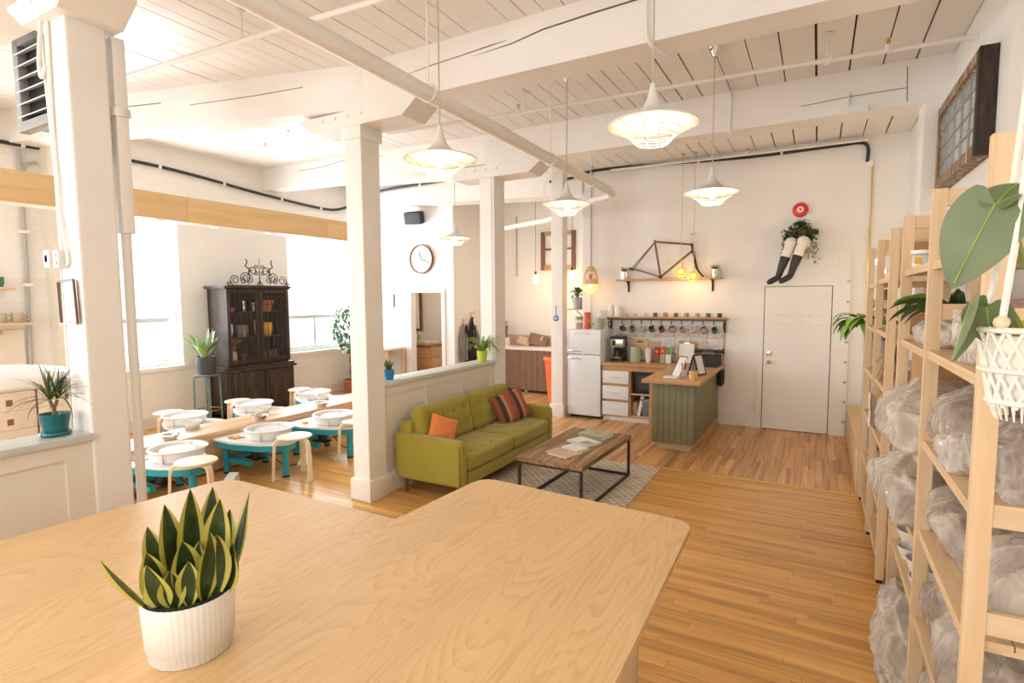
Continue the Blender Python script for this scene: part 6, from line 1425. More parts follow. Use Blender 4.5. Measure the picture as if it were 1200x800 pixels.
for k in range(64):
    c_ = Vector((-3.738, 1.39, 1.35)) if k % 2 else Vector((-3.722, 1.42, 1.35)); a = rk.uniform(0, 6.28); e = rk.uniform(-.1, 1.5)
    if math.sin(a) > .4 and k % 3: e = max(e, .7)
    d_ = Vector((math.cos(a)*math.cos(e), math.sin(a)*math.cos(e), math.sin(e)+.1)); MB().leaf(c_, d_, rk.uniform(.15, .235), .013, rk.uniform(.5, 1.5)*(1.3-e*.7), 7, .35, 1.9).build('leaf', 'leaf_olive' if k % 3 else 'leaf_dark', dc, True, True, 80)
# pots on the rear ledge
bp = thing('succulent', 'small succulent with reddish leaves in a blue pot on the ledge', 'plant', (-3.70, 4.12, 1.101))
MB().lathe(pot_prof(.042, .055, .10), 24, (-3.70, 4.13, 1.101)).build('pot', 'blue_pot', bp); MB().cyl((-3.70, 4.13, 1.18), .045, .01, 16).build('soil', 'soil', bp)
for k in range(22):
    a = rk.uniform(0, 6.28); MB().leaf((-3.70, 4.13, 1.185), (math.cos(a)*.6, math.sin(a)*.6, rk.uniform(.7, 1.6)), rk.uniform(.09, .16), .045, .6, 5, .2, .5).build('leaf', 'leaf_mid' if k % 2 else 'clay_brown', bp, True, True, 80)
lp = thing('spider_plant', 'bright spider plant in a lime green pot on the ledge', 'plant', (-3.71, 5.88, 1.101))
MB().lathe(pot_prof(.055, .07, .135), 26, (-3.71, 5.88, 1.101)).build('pot', 'lime', lp); MB().cyl((-3.71, 5.88, 1.21), .06, .01, 16).build('soil', 'soil', lp)
for k in range(34):
    a = rk.uniform(0, 6.28); MB().leaf((-3.71+.02*math.cos(a), 5.88+.02*math.sin(a), 1.215), (math.cos(a)*.8, math.sin(a)*.8, rk.uniform(.9, 2.0)), rk.uniform(.30, .46), .028, rk.uniform(1.2, 2.2), 8, .3, 1.9).build('leaf', 'leaf_bright' if k % 3 else 'leaf_mid', lp, True, True, 80)
# ================================================================ dark display cabinet by the windows
hc = thing('display_cabinet', 'tall dark wooden cabinet with iron-grilled glass doors between the windows', 'cabinet', (-8.25, 5.87, 0))
Y0, Y1 = 5.30, 6.46
m = MB(); m.box(-8.53, -7.97, Y0, Y0+.03, 0, .76); m.box(-8.53, -7.97, Y1-.03, Y1, 0, .76); m.box(-8.53, -8.5, Y0, Y1, 0, .76); m.box(-8.53, -7.97, Y0, Y1, .02, .06); m.box(-8.0, -7.97, Y0, Y1, 0, .08); m.build('lower_case', 'dark_wood', hc, False)
MB().cbox(-8.54, -7.93, Y0-.04, Y1+.04, .755, .80, .01).cbox(-8.54, -7.96, Y0-.02, Y1+.02, .80, .835, .008).build('waist_moulding', 'dark_wood', hc)
m = MB(); m.box(-8.53, -8.06, Y0+.02, Y0+.045, .835, 2.07); m.box(-8.53, -8.06, Y1-.045, Y1-.02, .835, 2.07); m.box(-8.53, -8.51, Y0+.02, Y1-.02, .835, 2.07); m.box(-8.51, -8.06, Y0+.03, Y1-.03, .835, .86); m.build('upper_case', 'dark_wood', hc, False)
for z in (1.275, 1.685): MB().box(-8.51, -8.09, Y0+.045, Y1-.045, z, z+.015).build('shelf', 'dark_wood', hc, False)
MB().cbox(-8.54, -8.02, Y0-.02, Y1+.02, 2.07, 2.09, .005).cbox(-8.54, -7.99, Y0-.04, Y1+.04, 2.09, 2.12, .006).build('cornice', 'dark_wood', hc)
ym = (Y0+Y1)/2
for (a, b, s) in ((Y0+.01, ym-.006, 1), (ym+.006, Y1-.01, -1)):
    d_ = MB().cbox(-7.985, -7.955, a, b, .085, .75, .006).build('lower_door', 'dark_wood', hc)
    MB().cbox(-7.957, -7.945, a+.08, b-.08, .16, .67, .005).build('door_panel', 'dark_wood', d_); yk = b-.035 if s == 1 else a+.035; MB().ball((-7.945, yk, .42), .012, 10, 7).build('latch', 'iron', d_)
    m = MB(); za, zb = .86, 2.065
    m.cbox(-8.06, -8.03, a, a+.06, za, zb, .004); m.cbox(-8.06, -8.03, b-.06, b, za, zb, .004); m.cbox(-8.06, -8.03, a+.06, b-.06, za, za+.075, .004); m.cbox(-8.06, -8.03, a+.06, b-.06, zb-.06, zb, .004); d_ = m.build('upper_door', 'dark_wood', hc)
    MB().box(-8.052, -8.048, a+.06, b-.06, za+.07, zb-.05).build('glass_pane', 'cabinet_glass', d_, False)
    m = MB(); n = 5; w = (b-a-.12)/n
    for i in range(1, n):
        y = a+.06+i*w; m.tube([(-8.036, y, za+.07), (-8.036, y, zb-.06)], .0055, 6)
    for i in range(n):
        y = a+.06+(i+.5)*w
        for q in (-1, 1): m.tube(arc((-8.036, y+q*w*.24, zb-.14), w*.22, 0, 2*PI*.85, 10, (0, q, 0), (0, 0, 1)), .005, 5)
        m.tube([(-8.036, y+w*.45*math.cos(t_), zb-.21+.05*math.sin(t_)) for t_ in [PI+PI*i_/8 for i_ in range(9)]], .005, 5)
    for zq in (1.27, .98):
        for q in (-1, 1): m.tube([(-8.036, (a+b)/2+q*(.005+.055*math.sin(t_)), zq+t_/PI*.2) for t_ in [PI*i_/10 for i_ in range(11)]], .005, 5)
    m.build('iron_grille', 'iron', d_); MB().ball((-8.02, yk, 1.45), .014, 10, 7).build('knob', 'iron', d_)
for (x, y) in ((-8.0, Y0+.03), (-8.0, Y1-.03)): MB().cbox(x-.03, x+.03, y-.03, y+.03, 0, .02, .004).build('foot', 'dark_wood', hc)
# things shown behind the glass
def vessel(name, y, z, r, h, mat, label, cat, x=-8.28, belly=1.0):
    return solo(name, MB().lathe([(.001, 0), (r*.75, 0), (r*belly, h*.45), (r, h), (r*.9, h), (r*.85*belly, h*.45), (.001, .012)], 22, (x, y, z)), mat, label+', dark display cabinet', cat)
vessel('cup', 5.43, 1.7005, .05, .10, 'teal', 'small teal cup on the top shelf', 'cup'); vessel('cup', 5.55, 1.7005, .04, .075, 'coral_red', 'small pink-red cup on the top shelf', 'cup'); vessel('bottle', 5.77, 1.7005, .032, .18, 'steel', 'silver bottle at the right of the closer door', 'bottle')
vessel('mug', 5.98, 1.7005, .05, .15, 'ceramic_white', 'white mug at the left of the farther door', 'mug'); bowl_thing('wooden_bowl', -8.28, 6.17, 1.7005, .15, .19, 'terracotta', 'large brown bowl on the top shelf, inside the dark display cabinet')
vessel('vase', 5.47, 1.2905, .075, .22, 'ceramic_white', 'white pot on the middle shelf behind the closer door', 'vase', belly=1.1); vessel('vase', 5.72, 1.2905, .09, .19, 'clay_grey', 'grey pot on the middle shelf behind the closer door', 'vase', belly=1.15)
vessel('vase', 6.03, 1.2905, .065, .27, 'pine_board', 'tall honey-coloured vase on the middle shelf', 'vase', belly=1.2); vessel('vase', 6.2, 1.2905, .08, .22, 'yellow', 'yellow ochre vase on the middle shelf', 'vase', belly=1.2)
dv = thing('dried_flowers', 'yellow dried flowers in a pale vase, lowest shelf of the dark cabinet', 'flowers', (-8.25, 5.53, .861))
MB().lathe([(.001, 0), (.05, 0), (.06, .1), (.045, .2), (.04, .2), (.05, .1), (.001, .01)], 20, (-8.25, 5.53, .861)).build('vase', 'clay_pale', dv)
for k in range(5):
    a = Vector((-8.25, 5.53, 1.04)); b = a+Vector((.02, -.10+.05*k, .19+.02*(k % 2))); MB().tube([a, b], .004, 5).build('stalk', 'coral_red', dv); MB().ball(b, .032, 10, 6, sz=.4).build('flower_head', 'yellow', dv)
vessel('vase', 5.73, .861, .04, .15, 'brown_mug', 'small brown bottle vase on the lowest shelf', 'vase'); vessel('bowl', 5.84, .861, .06, .09, 'charcoal', 'small dark bowl on the lowest shelf', 'bowl')
for i, y in enumerate((6.0, 6.12, 6.24, 6.34)): vessel('jar', y, .861, .045, .17, 'dark_mug', ['first', 'second', 'third', 'fourth'][i]+' dark jar from the door split on the lowest shelf', 'jar')
# wrought-iron crest standing on top
cr = thing('iron_crest', 'scrolled wrought-iron crest standing on top of the dark cabinet', 'ironwork', (-8.1, 5.95, 2.121))
XC = -8.06
def scroll(c, r, turns, a0, sgn, rr=.008):
    n = int(18*turns); return MB().tube([(XC, c[0]+sgn*r*(1-.75*i/n)*math.cos(a0+2*PI*turns*i/n), c[1]+r*(1-.75*i/n)*math.sin(a0+2*PI*turns*i/n)) for i in range(n+1)], rr, 6)
YC = 5.93
MB().bar((XC, YC-.56, 2.127), (XC, YC+.56, 2.127), .018, .012).build('base_rail', 'iron', cr)
MB().tube([(XC, YC, 2.13), (XC, YC, 2.58)], [.011, .004], 8).build('finial', 'iron', cr)
for s in (-1, 1):
    for (dy, z, r, tn_, a0) in ((.44, 2.215, .085, 1.6, -1.2), (.25, 2.25, .10, 1.7, -1.0), (.12, 2.36, .085, 1.5, -1.4), (.30, 2.20, .05, 1.4, 1.0), (.055, 2.43, .04, 1.2, -1.2), (.065, 2.33, .04, 1.2, 1.2), (.54, 2.16, .035, 1.2, -1), (.17, 2.21, .06, 1.4, -1.3)):
        scroll((YC+s*dy, z), r, tn_, a0, s).build('scroll', 'iron', cr)
    MB().tube(bez([(XC, YC+s*.22, 2.30), (XC, YC+s*.17, 2.38), (XC, YC+s*.25, 2.44), (XC, YC+s*.22, 2.50), (XC, YC+s*.24, 2.55)], 5), .010, 6).build('flame', 'iron', cr); MB().tube(bez([(XC, YC, 2.20), (XC, YC+s*.03, 2.17), (XC, YC+s*.05, 2.13)], 5), .009, 6).build('foot_brace', 'iron', cr)
# green metal stool used as a plant stand
gs = thing('metal_stool', 'green metal stool with wooden seat carrying the black-potted plant', 'stool', (-8.15, 5.02, 0))
GX, GY = -8.15, 5.01
MB().lathe([(.001, .745), (.18, .745), (.188, .755), (.185, .768), (.001, .77)], 28, (GX, GY, 0)).build('seat', 'dark_seat', gs)
for k in range(4):
    a = PI/4+k*PI/2+.3; c_, s_ = math.cos(a), math.sin(a); MB().tube(bez([(GX+.09*c_, GY+.09*s_, .735), (GX+.15*c_, GY+.15*s_, .73), (GX+.172*c_, GY+.172*s_, .69), (GX+.178*c_, GY+.178*s_, .5), (GX+.185*c_, GY+.185*s_, .005)], 5), .013, 8).build('leg', 'green_metal', gs)
MB().tube([(GX+.18*math.cos(2*PI*i/30), GY+.18*math.sin(2*PI*i/30), .22) for i in range(30)], .008, 6, closed=True).build('foot_ring', 'brass', gs)
zp = thing('potted_plant', 'pale variegated leafy plant in a black pot on the green stool', 'plant', (GX, GY, .771))
MB().lathe(pot_prof(.12, .142, .27), 30, (GX, GY, .771)).build('pot', 'charcoal', zp); MB().cyl((GX, GY, 1.005), .125, .012, 20).build('soil', 'soil', zp)
for k in range(30):
    a = rk.uniform(0, 6.28); MB().leaf((GX+.06*math.cos(a), GY+.06*math.sin(a), 1.02), (math.cos(a)*.42, math.sin(a)*.42, rk.uniform(.7, 1.8)), rk.uniform(.28, .50), .08, rk.uniform(.2, .9), 8, .2, .52).build('leaf', ('leaf_silver', 'leaf_bright', 'leaf_mid', 'leaf_silver')[k % 4], zp, True, True, 80)
# ficus
fc = thing('ficus_tree', 'small-leaved ficus with a braided trunk in a terracotta pot by window', 'plant', (-8.25, 8.10, 0))
MB().lathe(pot_prof(.13, .165, .265), 28, (-8.25, 8.10, .001)).lathe([(.165, .22), (.178, .222), (.178, .266), (.165, .268)], 28, (-8.25, 8.10, .001)).build('pot', 'terracotta', fc); MB().cyl((-8.25, 8.10, .24), .15, .01, 20).build('soil', 'soil', fc)
for s in (0, 2.1, 4.2): MB().tube([(-8.25+.028*math.cos(s+t*7), 8.10+.028*math.sin(s+t*7), .24+t*.75) for t in [i/16 for i in range(17)]], .017, 8).build('trunk', 'stem_brown', fc)
m = MB()
for k in range(760):
    a = rk.uniform(0, 6.28); u = rk.uniform(-1, 1); q = rk.uniform(.5, 1)**.5; p = Vector((-8.25+.30*q*math.cos(a)*math.sqrt(1-u*u), 8.05+.36*q*math.sin(a)*math.sqrt(1-u*u), 1.34+.50*q*u)); m.leaf(p, (rk.gauss(0, 1), rk.gauss(0, 1), rk.gauss(-.5, .8)), .10, .052, .4, 3, .1, .55)
o = m.build('foliage', 'leaf_ficus', fc, True, True, 80); o['kind'] = 'stuff'
# ================================================================ clock wall
ck = thing('wall_clock', 'large round white wall clock with slim wooden rim on the white wall', 'clock', (-7.10, 8.95, 2.42))
T_ = Matrix.Translation((-7.10, 9.0, 2.70)) @ Matrix.Diagonal((1.38, 1.0, 1.38, 1.0)) @ Matrix.Rotation(R(90), 4, 'X')
MB().lathe([(.205, 0), (.215, .002), (.215, .055), (.205, .06), (.198, .055), (.198, .03)], 48, (0, 0, 0), T_).build('rim', 'walnut', ck); MB().lathe([(.199, .028), (.199, .032), (.001, .032)], 48, (0, 0, 0), T_).build('face', 'paper', ck)
m = MB()
for k in range(12):
    a = 2*PI*k/12; m.box(-.003, .003, .165, .188, .0325, .034, T_ @ Matrix.Rotation(a, 4, 'Z'))
m.build('hour_marks', 'stone_mug', ck)
MB().box(-.010, .010, -.02, .12, .036, .039, T_ @ Matrix.Rotation(R(22), 4, 'Z')).build('hour_hand', 'hand_grey', ck); MB().box(-.007, .007, -.02, .165, .040, .043, T_ @ Matrix.Rotation(R(-112), 4, 'Z')).build('minute_hand', 'hand_grey', ck); MB().cyl((0, 0, .034), .012, .012, 14, T=T_).build('hub', 'grey_metal', ck)
sk = thing('speaker', 'dark grey wall speaker tilted down above the clock', 'speaker', (-7.22, 8.85, 3.4))
T_ = Matrix.Translation((-7.16, 8.84, 3.52)) @ Matrix.Rotation(R(14), 4, 'Z') @ Matrix.Rotation(R(16), 4, 'X'); MB().cbox(-.18, .18, -.10, .10, -.12, .12, .02, T_).build('case', 'black_soft', sk); MB().cbox(-.17, .17, -.108, -.098, -.11, .11, .008, T_).build('grille', 'speaker_cloth', sk); MB().bar((-7.2, 8.9, 3.52), (-7.18, 9.0, 3.54), .04, .06).build('bracket', 'black', sk)
pf = thing('framed_picture', 'small framed picture on the white wall left of the washroom doorway', 'picture', (-8.03, 8.97, 1.72))
for (a, b, c, d_) in ((-8.22, -7.86, 1.975, 2.005), (-8.22, -7.86, 1.72, 1.75), (-8.22, -8.19, 1.75, 1.975), (-7.89, -7.86, 1.75, 1.975)): MB().cbox(a, b, 8.965, 8.998, c, d_, .003).build('frame_bar', 'hand_grey', pf)
MB().box(-8.19, -7.89, 8.985, 8.996, 1.75, 1.975).build('picture', 'paper', pf, False); MB().box(-8.12, -7.96, 8.984, 8.985, 1.80, 1.93).build('print', 'blue_grey', pf, False)
wk = thing('white_worktable', 'white-topped wooden side table beside the washroom doorway', 'table', (-7.95, 8.7, 0))
MB().cbox(-8.5, -7.52, 8.35, 8.96, .86, .90, .006).build('tabletop', 'trim_paint', wk)
for (x, y) in ((-8.45, 8.4), (-7.58, 8.4), (-8.45, 8.9), (-7.58, 8.9)): MB().cbox(x-.03, x+.03, y-.03, y+.03, 0, .86, .004).build('leg', 'pine', wk)
MB().box(-8.42, -7.6, 8.39, 8.41, .74, .86).build('apron', 'pine_x', wk, False); MB().box(-8.42, -7.6, 8.42, 8.88, .2, .22).build('shelf', 'pine_x', wk, False)
lsw = thing('light_switch', 'white light switch plate beside the washroom doorway', 'switch', (-7.6, 8.99, 1.45)); MB().cbox(-7.66, -7.58, 8.985, 9.0, 1.43, 1.55, .003).build('plate', 'white_plastic', lsw); MB().box(-7.63, -7.61, 8.98, 8.986, 1.47, 1.51).build('toggle', 'white_gloss', lsw, False)
# washroom seen through the doorway
vn = thing('vanity_cabinet', 'oak washroom vanity with a stone top, seen through the doorway', 'cabinet', (-7.75, 9.95, 0))
MB().box(-8.3, -7.40, 9.62, 10.2, .0, .84).build('carcass', 'oak', vn, False)
for (a, b) in ((.10, .34), (.35, .58), (.59, .82)): MB().cbox(-8.28, -7.42, 9.60, 9.62, a, b, .006).cbox(-7.4, -7.385, 9.64, 10.18, a, b, .004).build('drawer_front', 'oak', vn)
MB().cbox(-8.32, -7.37, 9.58, 10.22, .84, .865, .006).build('counter_edge', 'walnut', vn); MB().cbox(-8.25, -7.5, 9.62, 10.15, .866, .945, .02).build('stone_basin', 'clay_pale', vn)
wmi = thing('mirror', 'dark-framed tall mirror in the washroom above the vanity', 'mirror', (-8.5, 10.7, 1.1))
for (a, b, c, d_) in ((-8.85, -8.79, 1.1, 2.15), (-8.57, -8.50, 1.1, 2.15), (-8.79, -8.57, 2.09, 2.15), (-8.79, -8.57, 1.1, 1.16)): MB().cbox(max(a, -8.74), b if b > -8.7 else -8.72, 10.70, 10.74, c, d_, .004).build('frame_bar', 'walnut', wmi)
MB().box(-8.74, -8.57, 10.72, 10.735, 1.16, 2.09).build('mirror_glass', 'mirror', wmi, False)
sp_ = thing('soap_bottle', 'green soap bottle on the washroom vanity', 'bottle', (-7.95, 9.9, .946)); MB().lathe([(.001, 0), (.035, 0), (.035, .12), (.012, .15), (.001, .15)], 16, (-7.95, 9.9, .946)).build('bottle', 'leaf_bright', sp_); MB().tube([(-7.95, 9.9, 1.09), (-7.95, 9.9, 1.13), (-7.92, 9.88, 1.13)], .007, 6).build('pump', 'paper', sp_)
ft = thing('faucet', 'wooden-handled faucet tower at the washroom vanity edge', 'faucet', (-8.12, 9.95, .946)); MB().lathe([(.001, 0), (.04, 0), (.03, .03), (.028, .2), (.034, .21), (.001, .22)], 14, (-8.12, 9.95, .946)).build('body_tube', 'oak', ft); MB().tube([(-8.12, 9.95, 1.12), (-7.98, 9.92, 1.12), (-7.97, 9.92, 1.08)], .014, 8).build('spout', 'brass', ft)
wl_ = bpy.data.lights.new('washroom_light', 'POINT'); wl_.energy = 22; wl_.color = (1, .75, .5); wl_.shadow_soft_size = .1
o = bpy.data.objects.new('washroom_light', wl_); C.objects.link(o); o.location = (-7.3, 9.7, 2.4)
# coat hooks and aprons on the alcove's side wall
for (y, z, l1) in ((9.31, 1.40, 'nearer'), (9.60, 1.53, 'farther')):
    h_ = thing('coat_hook', l1+' brass coat hook on the tan side wall', 'hook', (-6.31, y, z)); MB().cbox(-6.328, -6.318, y-.02, y+.02, z-.05, z+.08, .003).build('back_plate', 'brass', h_); MB().tube(bez([(-6.32, y, z+.05), (-6.26, y, z+.06), (-6.24, y, z+.12)], 5), .008, 6).tube(bez([(-6.32, y, z-.02), (-6.26, y, z-.04), (-6.25, y, z+.01)], 5), .008, 6).build('prongs', 'brass', h_)
def apron(y, z, l_, m1, label):
    t = thing('apron', label, 'apron', (-6.27, y, z-l_))
    n = 14; vs = []; fs = []
    for i in range(n+1):
        u = i/n; w = (.02+.10*min(1, u*3)) if u < .5 else .12+.02*(u-.5)
        for j in range(13):
            v = j/12*2-1; vs.append((-6.285+.03*math.sin(v*7+u*2)*min(1, u*3)+.01*u, y+v*w, z-u*l_))
    for i in range(n):
        for j in range(12): fs.append((i*13+j, i*13+j+1, i*13+j+14, i*13+j+13))
    o = MB().add(vs, fs).build('cloth', m1, t, True, True, 80); sm = o.modifiers.new('thick', 'SOLIDIFY'); sm.thickness = .006
    MB().tube([(-6.262, y, z+.01), (-6.27, y-.03, z-.06)], .006, 5).tube([(-6.262, y, z+.01), (-6.27, y+.03, z-.06)], .006, 5).build('neck_strap', m1, t)
apron(9.24, 1.375, .75, 'apron_grey', 'grey apron hanging from the nearer coat hook'); apron(9.36, 1.36, .80, 'apron_black', 'black apron hanging from the nearer coat hook'); apron(9.57, 1.50, .95, 'apron_black', 'long black apron hanging from the farther coat hook'); apron(9.70, 1.33, .70, 'apron_grey', 'pale grey apron hanging beside the long black apron')
# ================================================================ sink alcove
sc = thing('sink_counter', 'long sink counter with a brown curtain skirt in the brick alcove', 'counter', (-5.0, 10, 0))
MB().cbox(-6.3, -3.95, 9.63, 10.29, .86, .90, .005).build('counter_slab', 'trim_paint', sc)
n = 120; vs = []; fs = []
for i in range(n+1):
    x = -6.28+(2.3)*i/n; d_ = .012*math.sin(i*.9)+.008*math.sin(i*2.3)
    vs += [(x, 9.665+d_, .06), (x, 9.665+d_*.5, .86)]
for i in range(n): fs.append((2*i, 2*i+2, 2*i+3, 2*i+1))
o = MB().add(vs, fs).build('curtain_skirt', 'skirt_brown', sc, True, True, 80); o.modifiers.new('thick', 'SOLIDIFY').thickness = .004
MB().box(-6.28, -3.97, 9.75, 10.28, 0, .05).build('base', 'black', sc, False)
for x in (-6.2, -5.1, -4.0): MB().cbox(x-.03, x+.03, 9.72, 9.78, 0, .86, .004).build('leg', 'pine', sc)
MB().cbox(-6.3, -3.95, 10.24, 10.299, .90, 1.12, .004).build('splash_ledge', 'clay_pale', sc)
tf = thing('faucet', 'chrome wall faucet over the sink beside the slim white post', 'faucet', (-4.88, 10.2, 1.0)); MB().tube([(-5.0, 10.2, 1.03), (-4.75, 10.2, 1.03)], .018, 10).tube(bez([(-4.88, 10.2, 1.03), (-4.88, 10.1, 1.10), (-4.88, 10.0, 1.09), (-4.88, 9.97, 1.03)], 5), .013, 8).build('spout', 'chrome', tf)
for x in (-5.0, -4.75): MB().cyl((x, 10.2, 1.03), .012, .05, 10).cyl((x, 10.2, 1.08), .03, .012, 10).build('tap_handle', 'chrome', tf)
for (x, m1, w, h_, rz, l) in ((-5.38, 'cardboard_pale', .15, .20, 14, 'small pale wooden board leaning at the back of the sink counter'), (-5.06, 'clay_brown', .22, .27, 10, 'large brown tray leaning at the back of the sink counter')):
    t = thing('board', l, 'board', (x, 10.1, .90)); T_ = Matrix.Translation((x, 10.08, .902)) @ Matrix.Rotation(R(-24), 4, 'X') @ Matrix.Rotation(R(rz), 4, 'Y'); MB().cbox(-w, w, -.01, .01, .03, h_, .01, T_).build('panel', m1, t)
op = thing('potted_plant', 'thin plant in an ochre pot at the left end of sink counter', 'plant', (-5.72, 9.95, .90))
MB().cbox(-5.80, -5.64, 9.87, 10.03, .901, 1.08, .005).build('pot_stand', 'trim_paint', op); MB().lathe(pot_prof(.055, .08, .24), 22, (-5.72, 9.95, 1.081)).build('pot', 'stem_brown', op)
for k in range(14):
    a = rk.uniform(0, 6.28); MB().leaf((-5.72, 9.95, 1.30), (math.cos(a)*.6, math.sin(a)*.6, 1), rk.uniform(.14, .26), .03, 1.0, 6, .2, .5).build('leaf', 'leaf_silver' if k % 2 else 'leaf_dark', op, True, True, 80)
ob = thing('trash_bin', 'tall orange plastic bin behind the slim white post', 'bin', (-4.0, 8.8, 0))
MB().lathe([(.001, .0), (.17, .0), (.24, .80), (.262, .80), (.265, .83), (.258, .86), (.235, .865), (.225, .80), (.16, .02), (.001, .02)], 32, (-3.97, 8.80, .001)).build('barrel', 'orange_bin', ob, True, True, 50); MB().lathe([(.172, .0), (.176, .002), (.178, .03), (.172, .031)], 32, (-3.97, 8.80, .001)).build('base_band', 'blue', ob)
af_ = thing('old_window_frame', 'brown wooden window sash hung high on the white brick wall', 'window frame', (-4.64, 10.28, 2.46))
for (a, b, c, d_, nm) in ((-5.02, -4.94, 2.46, 3.24, 'stile'), (-4.34, -4.26, 2.46, 3.24, 'stile'), (-4.94, -4.34, 3.16, 3.24, 'rail'), (-4.94, -4.34, 2.46, 2.56, 'rail'), (-4.94, -4.34, 2.865, 2.90, 'meeting_rail')): MB().cbox(a, b, 10.255, 10.298, c, d_, .004).build(nm, 'oak' if nm == 'rail' else 'walnut', af_)
for (c, d_) in ((2.56, 2.865), (2.90, 3.16)): MB().box(-4.94, -4.34, 10.275, 10.28, c, d_).build('pane', 'window_glass', af_, False)
pg = thing('plant_shelf', 'small wooden bracket shelf on the wall end behind the fridge', 'shelf', (-3.55, 8.75, 1.68)); MB().cbox(-3.72, -3.435, 8.62, 8.88, 1.69, 1.712, .004).build('board', 'counter_wood', pg); MB().tube([(-3.44, 8.75, 1.58), (-3.52, 8.75, 1.60), (-3.60, 8.75, 1.68)], .008, 6).build('bracket', 'iron', pg)
pg2 = thing('potted_plant', 'bright broad-leaved plant in a grey metal pot beside the wicker lamp', 'plant', (-3.59, 8.75, 1.713)); MB().lathe(pot_prof(.075, .105, .19), 26, (-3.57, 8.75, 1.713)).build('pot', 'grey_metal', pg2); MB().cyl((-3.57, 8.75, 1.87), .09, .01, 18).build('soil', 'soil', pg2); MB().tube([(-3.57, 8.75, 1.87), (-3.58, 8.75, 2.0)], .014, 8).build('stem', 'terracotta', pg2)
for k in range(20):
    a = rk.uniform(0, 6.28); MB().leaf((-3.58, 8.75, 1.90+rk.uniform(0, .12)), (math.cos(a), math.sin(a), rk.uniform(.1, 1.4)), rk.uniform(.13, .21), .10, 1.1, 6, .15, .55).build('leaf', 'leaf_bright' if k % 2 else 'leaf_mid', pg2, True, True, 80)
ey = thing('glass_charm', 'round blue glass charm hanging on the slim white post', 'ornament', (-3.62, 7.92, 1.55))
T_ = Matrix.Translation((-3.615, 7.925, 1.575)) @ Matrix.Rotation(R(90), 4, 'X'); MB().lathe([(.045, 0), (.045, .008), (.001, .012)], 24, (0, 0, 0), T_).build('disc', 'blue', ey); MB().lathe([(.024, .0105), (.022, .0125), (.001, .013)], 18, (0, 0, 0), T_).build('white_ring', 'paper', ey); MB().lathe([(.012, .0125), (.010, .014), (.001, .0145)], 14, (0, 0, 0), T_).build('pupil', 'navy', ey); MB().tube([(-3.615, 7.922, 1.62), (-3.612, 7.922, 1.78)], .004, 5).build('string', 'iron', ey)
vpp = thing('wall_conduit', 'slim grey conduit down the white brick alcove wall', 'pipe', (-5.5, 10.27, 3)); MB().tube([(-5.60, 10.28, 2.35), (-5.60, 10.28, 3.6)], .012, 8).build('conduit_run', 'grey_metal', vpp)
# ================================================================ far left: shelves, mugs, boxes
for (z, y1, l) in ((1.645, 2.98, 'lower pine wall shelf with mugs at the far left edge'), (2.065, 2.84, 'upper pine wall shelf at the far left edge')):
    solo('wall_shelf', MB().cbox(-8.598, -8.28, 1.75, y1, z-.03, z, .003), 'pine_y', l, 'shelf')
for i, (y, m1, l) in enumerate(((2.72, 'stone_mug', 'speckled beige mug on the far-left wall shelf, nearer the picture edge'), (2.88, 'stone_mug', 'beige mug with its handle toward the grey pipe, far-left wall shelf'))):
    t = thing('mug', l, 'mug', (-8.42, y, 1.646), 0, 'mugs on the far-left shelf'); MB().lathe([(.001, 0), (.055, 0), (.06, .01), (.06, .115), (.054, .115), (.052, .01), (.001, .01)], 22, (-8.42, y, 1.646)).build('cup', m1, t); MB().tube([(-8.42, y+.058, 1.735), (-8.42, y+.10, 1.73), (-8.42, y+.105, 1.70), (-8.42, y+.095, 1.675), (-8.42, y+.058, 1.67)], .008, 6).build('handle', m1, t)
vessel('cup', 2.73, 2.066, .05, .12, 'green_mug', 'green cup on the far-left upper wall shelf', 'cup', x=-8.42)['label'] = 'green cup on the far-left upper wall shelf'
gp = thing('wall_conduit', 'grey vertical conduit on the brick wall at the far left', 'pipe', (-8.55, 3.05, 2)); MB().tube([(-8.56, 3.06, 3.75), (-8.56, 3.055, 2.4), (-8.56, 3.02, .9), (-8.56, 3.0, .2)], .022, 10).build('conduit_run', 'grey_paint', gp)
m = MB()
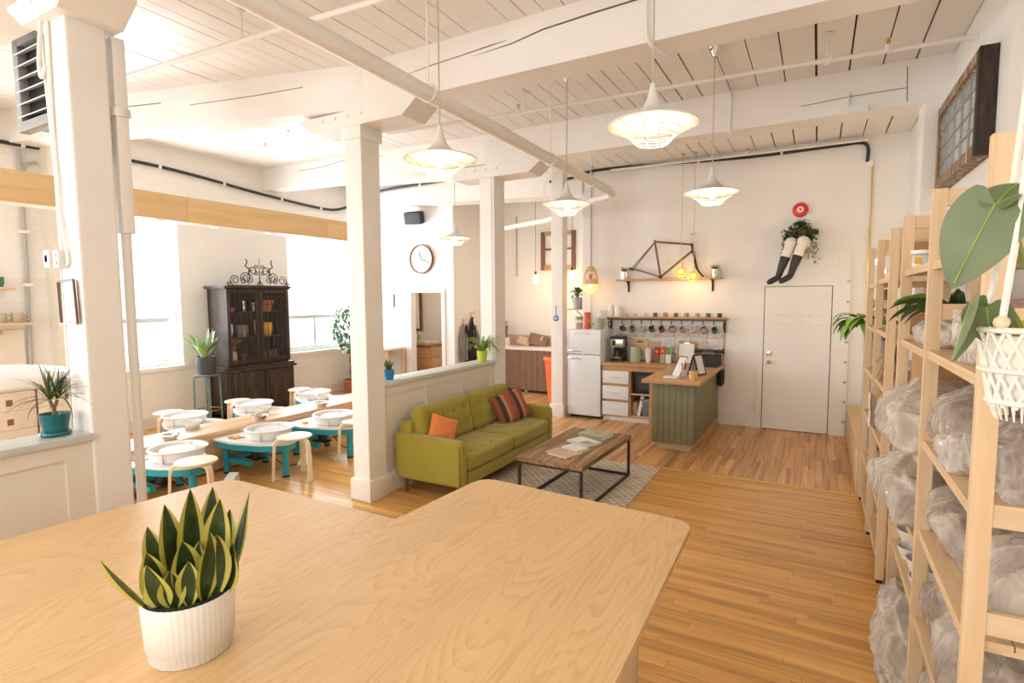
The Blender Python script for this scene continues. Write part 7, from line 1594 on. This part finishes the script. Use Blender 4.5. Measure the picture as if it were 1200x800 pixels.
for z in (3.4, 2.75, 2.1, 1.62): m.cbox(-8.6, -8.53, 3.01, 3.10, z-.02, z+.02, .004)
m.build('clamp', 'trim_paint', gp)
MB().tube(bez([(-8.55, 3.06, 3.35), (-8.55, 3.10, 3.55), (-8.55, 3.22, 3.62)], 5), .018, 8).build('elbow', 'grey_paint', gp)
wp = thing('wainscot_panel', 'cream painted panel below the far-left wall shelf', 'panel', (-8.55, 2.2, .3)); MB().cbox(-8.597, -8.56, 1.7, 2.98, .3, 1.55, .004).build('board', 'cream_panel', wp); MB().ball((-8.54, 2.74, 1.52), .025, 10, 7).build('knob', 'brass', wp)
tb = thing('packing_table', 'low bench under the stacked cartons behind the low wall', 'table', (-7.3, 2.2, 0)); MB().cbox(-7.7, -6.7, 1.4, 2.95, .44, .47, .004).build('tabletop', 'pine_y', tb)
for (x, y) in ((-7.65, 1.45), (-6.75, 1.45), (-7.65, 2.9), (-6.75, 2.9)): MB().cbox(x-.03, x+.03, y-.03, y+.03, 0, .44, .004).build('leg', 'pine', tb)
names = ['bottom carton', 'second carton up', 'topmost carton']
for j, (y0, nm) in enumerate(((1.95, 'left stack'), (2.42, 'right stack'))):
    for k in range(3):
        zb = .471+k*.186
        t = thing('carton', 'cream %s of the %s behind the dracaena' % (names[k], nm), 'box', (-7.0, y0+.22, zb), 0, 'cream cartons behind the low wall')
        MB().cbox(-7.25, -6.75, y0, y0+.45, zb, zb+.184, .004).build('box_body', 'carton_cream', t); MB().box(-6.75, -6.748, y0+.22, y0+.27, zb+.05, zb+.11).build('print', 'stem_brown', t, False); MB().box(-7.25, -6.749, y0, y0+.45, zb+.17, zb+.178).build('lid_edge', 'cream_panel', t, False)
pbag = thing('plastic_bag', 'white plastic-wrapped bundle on top of the cream cartons', 'plastic bag', (-7.0, 2.35, 1.03)); lump(MB(), (-7.0, 2.35, 1.031), .30, .48, .22, 31, .12).build('film', 'white_plastic', pbag, True, True, 180)
MB().cbox(-6.80, -6.70, 2.55, 2.8, 1.04, 1.12, .01).build('blue_label', 'blue_grey', pbag)
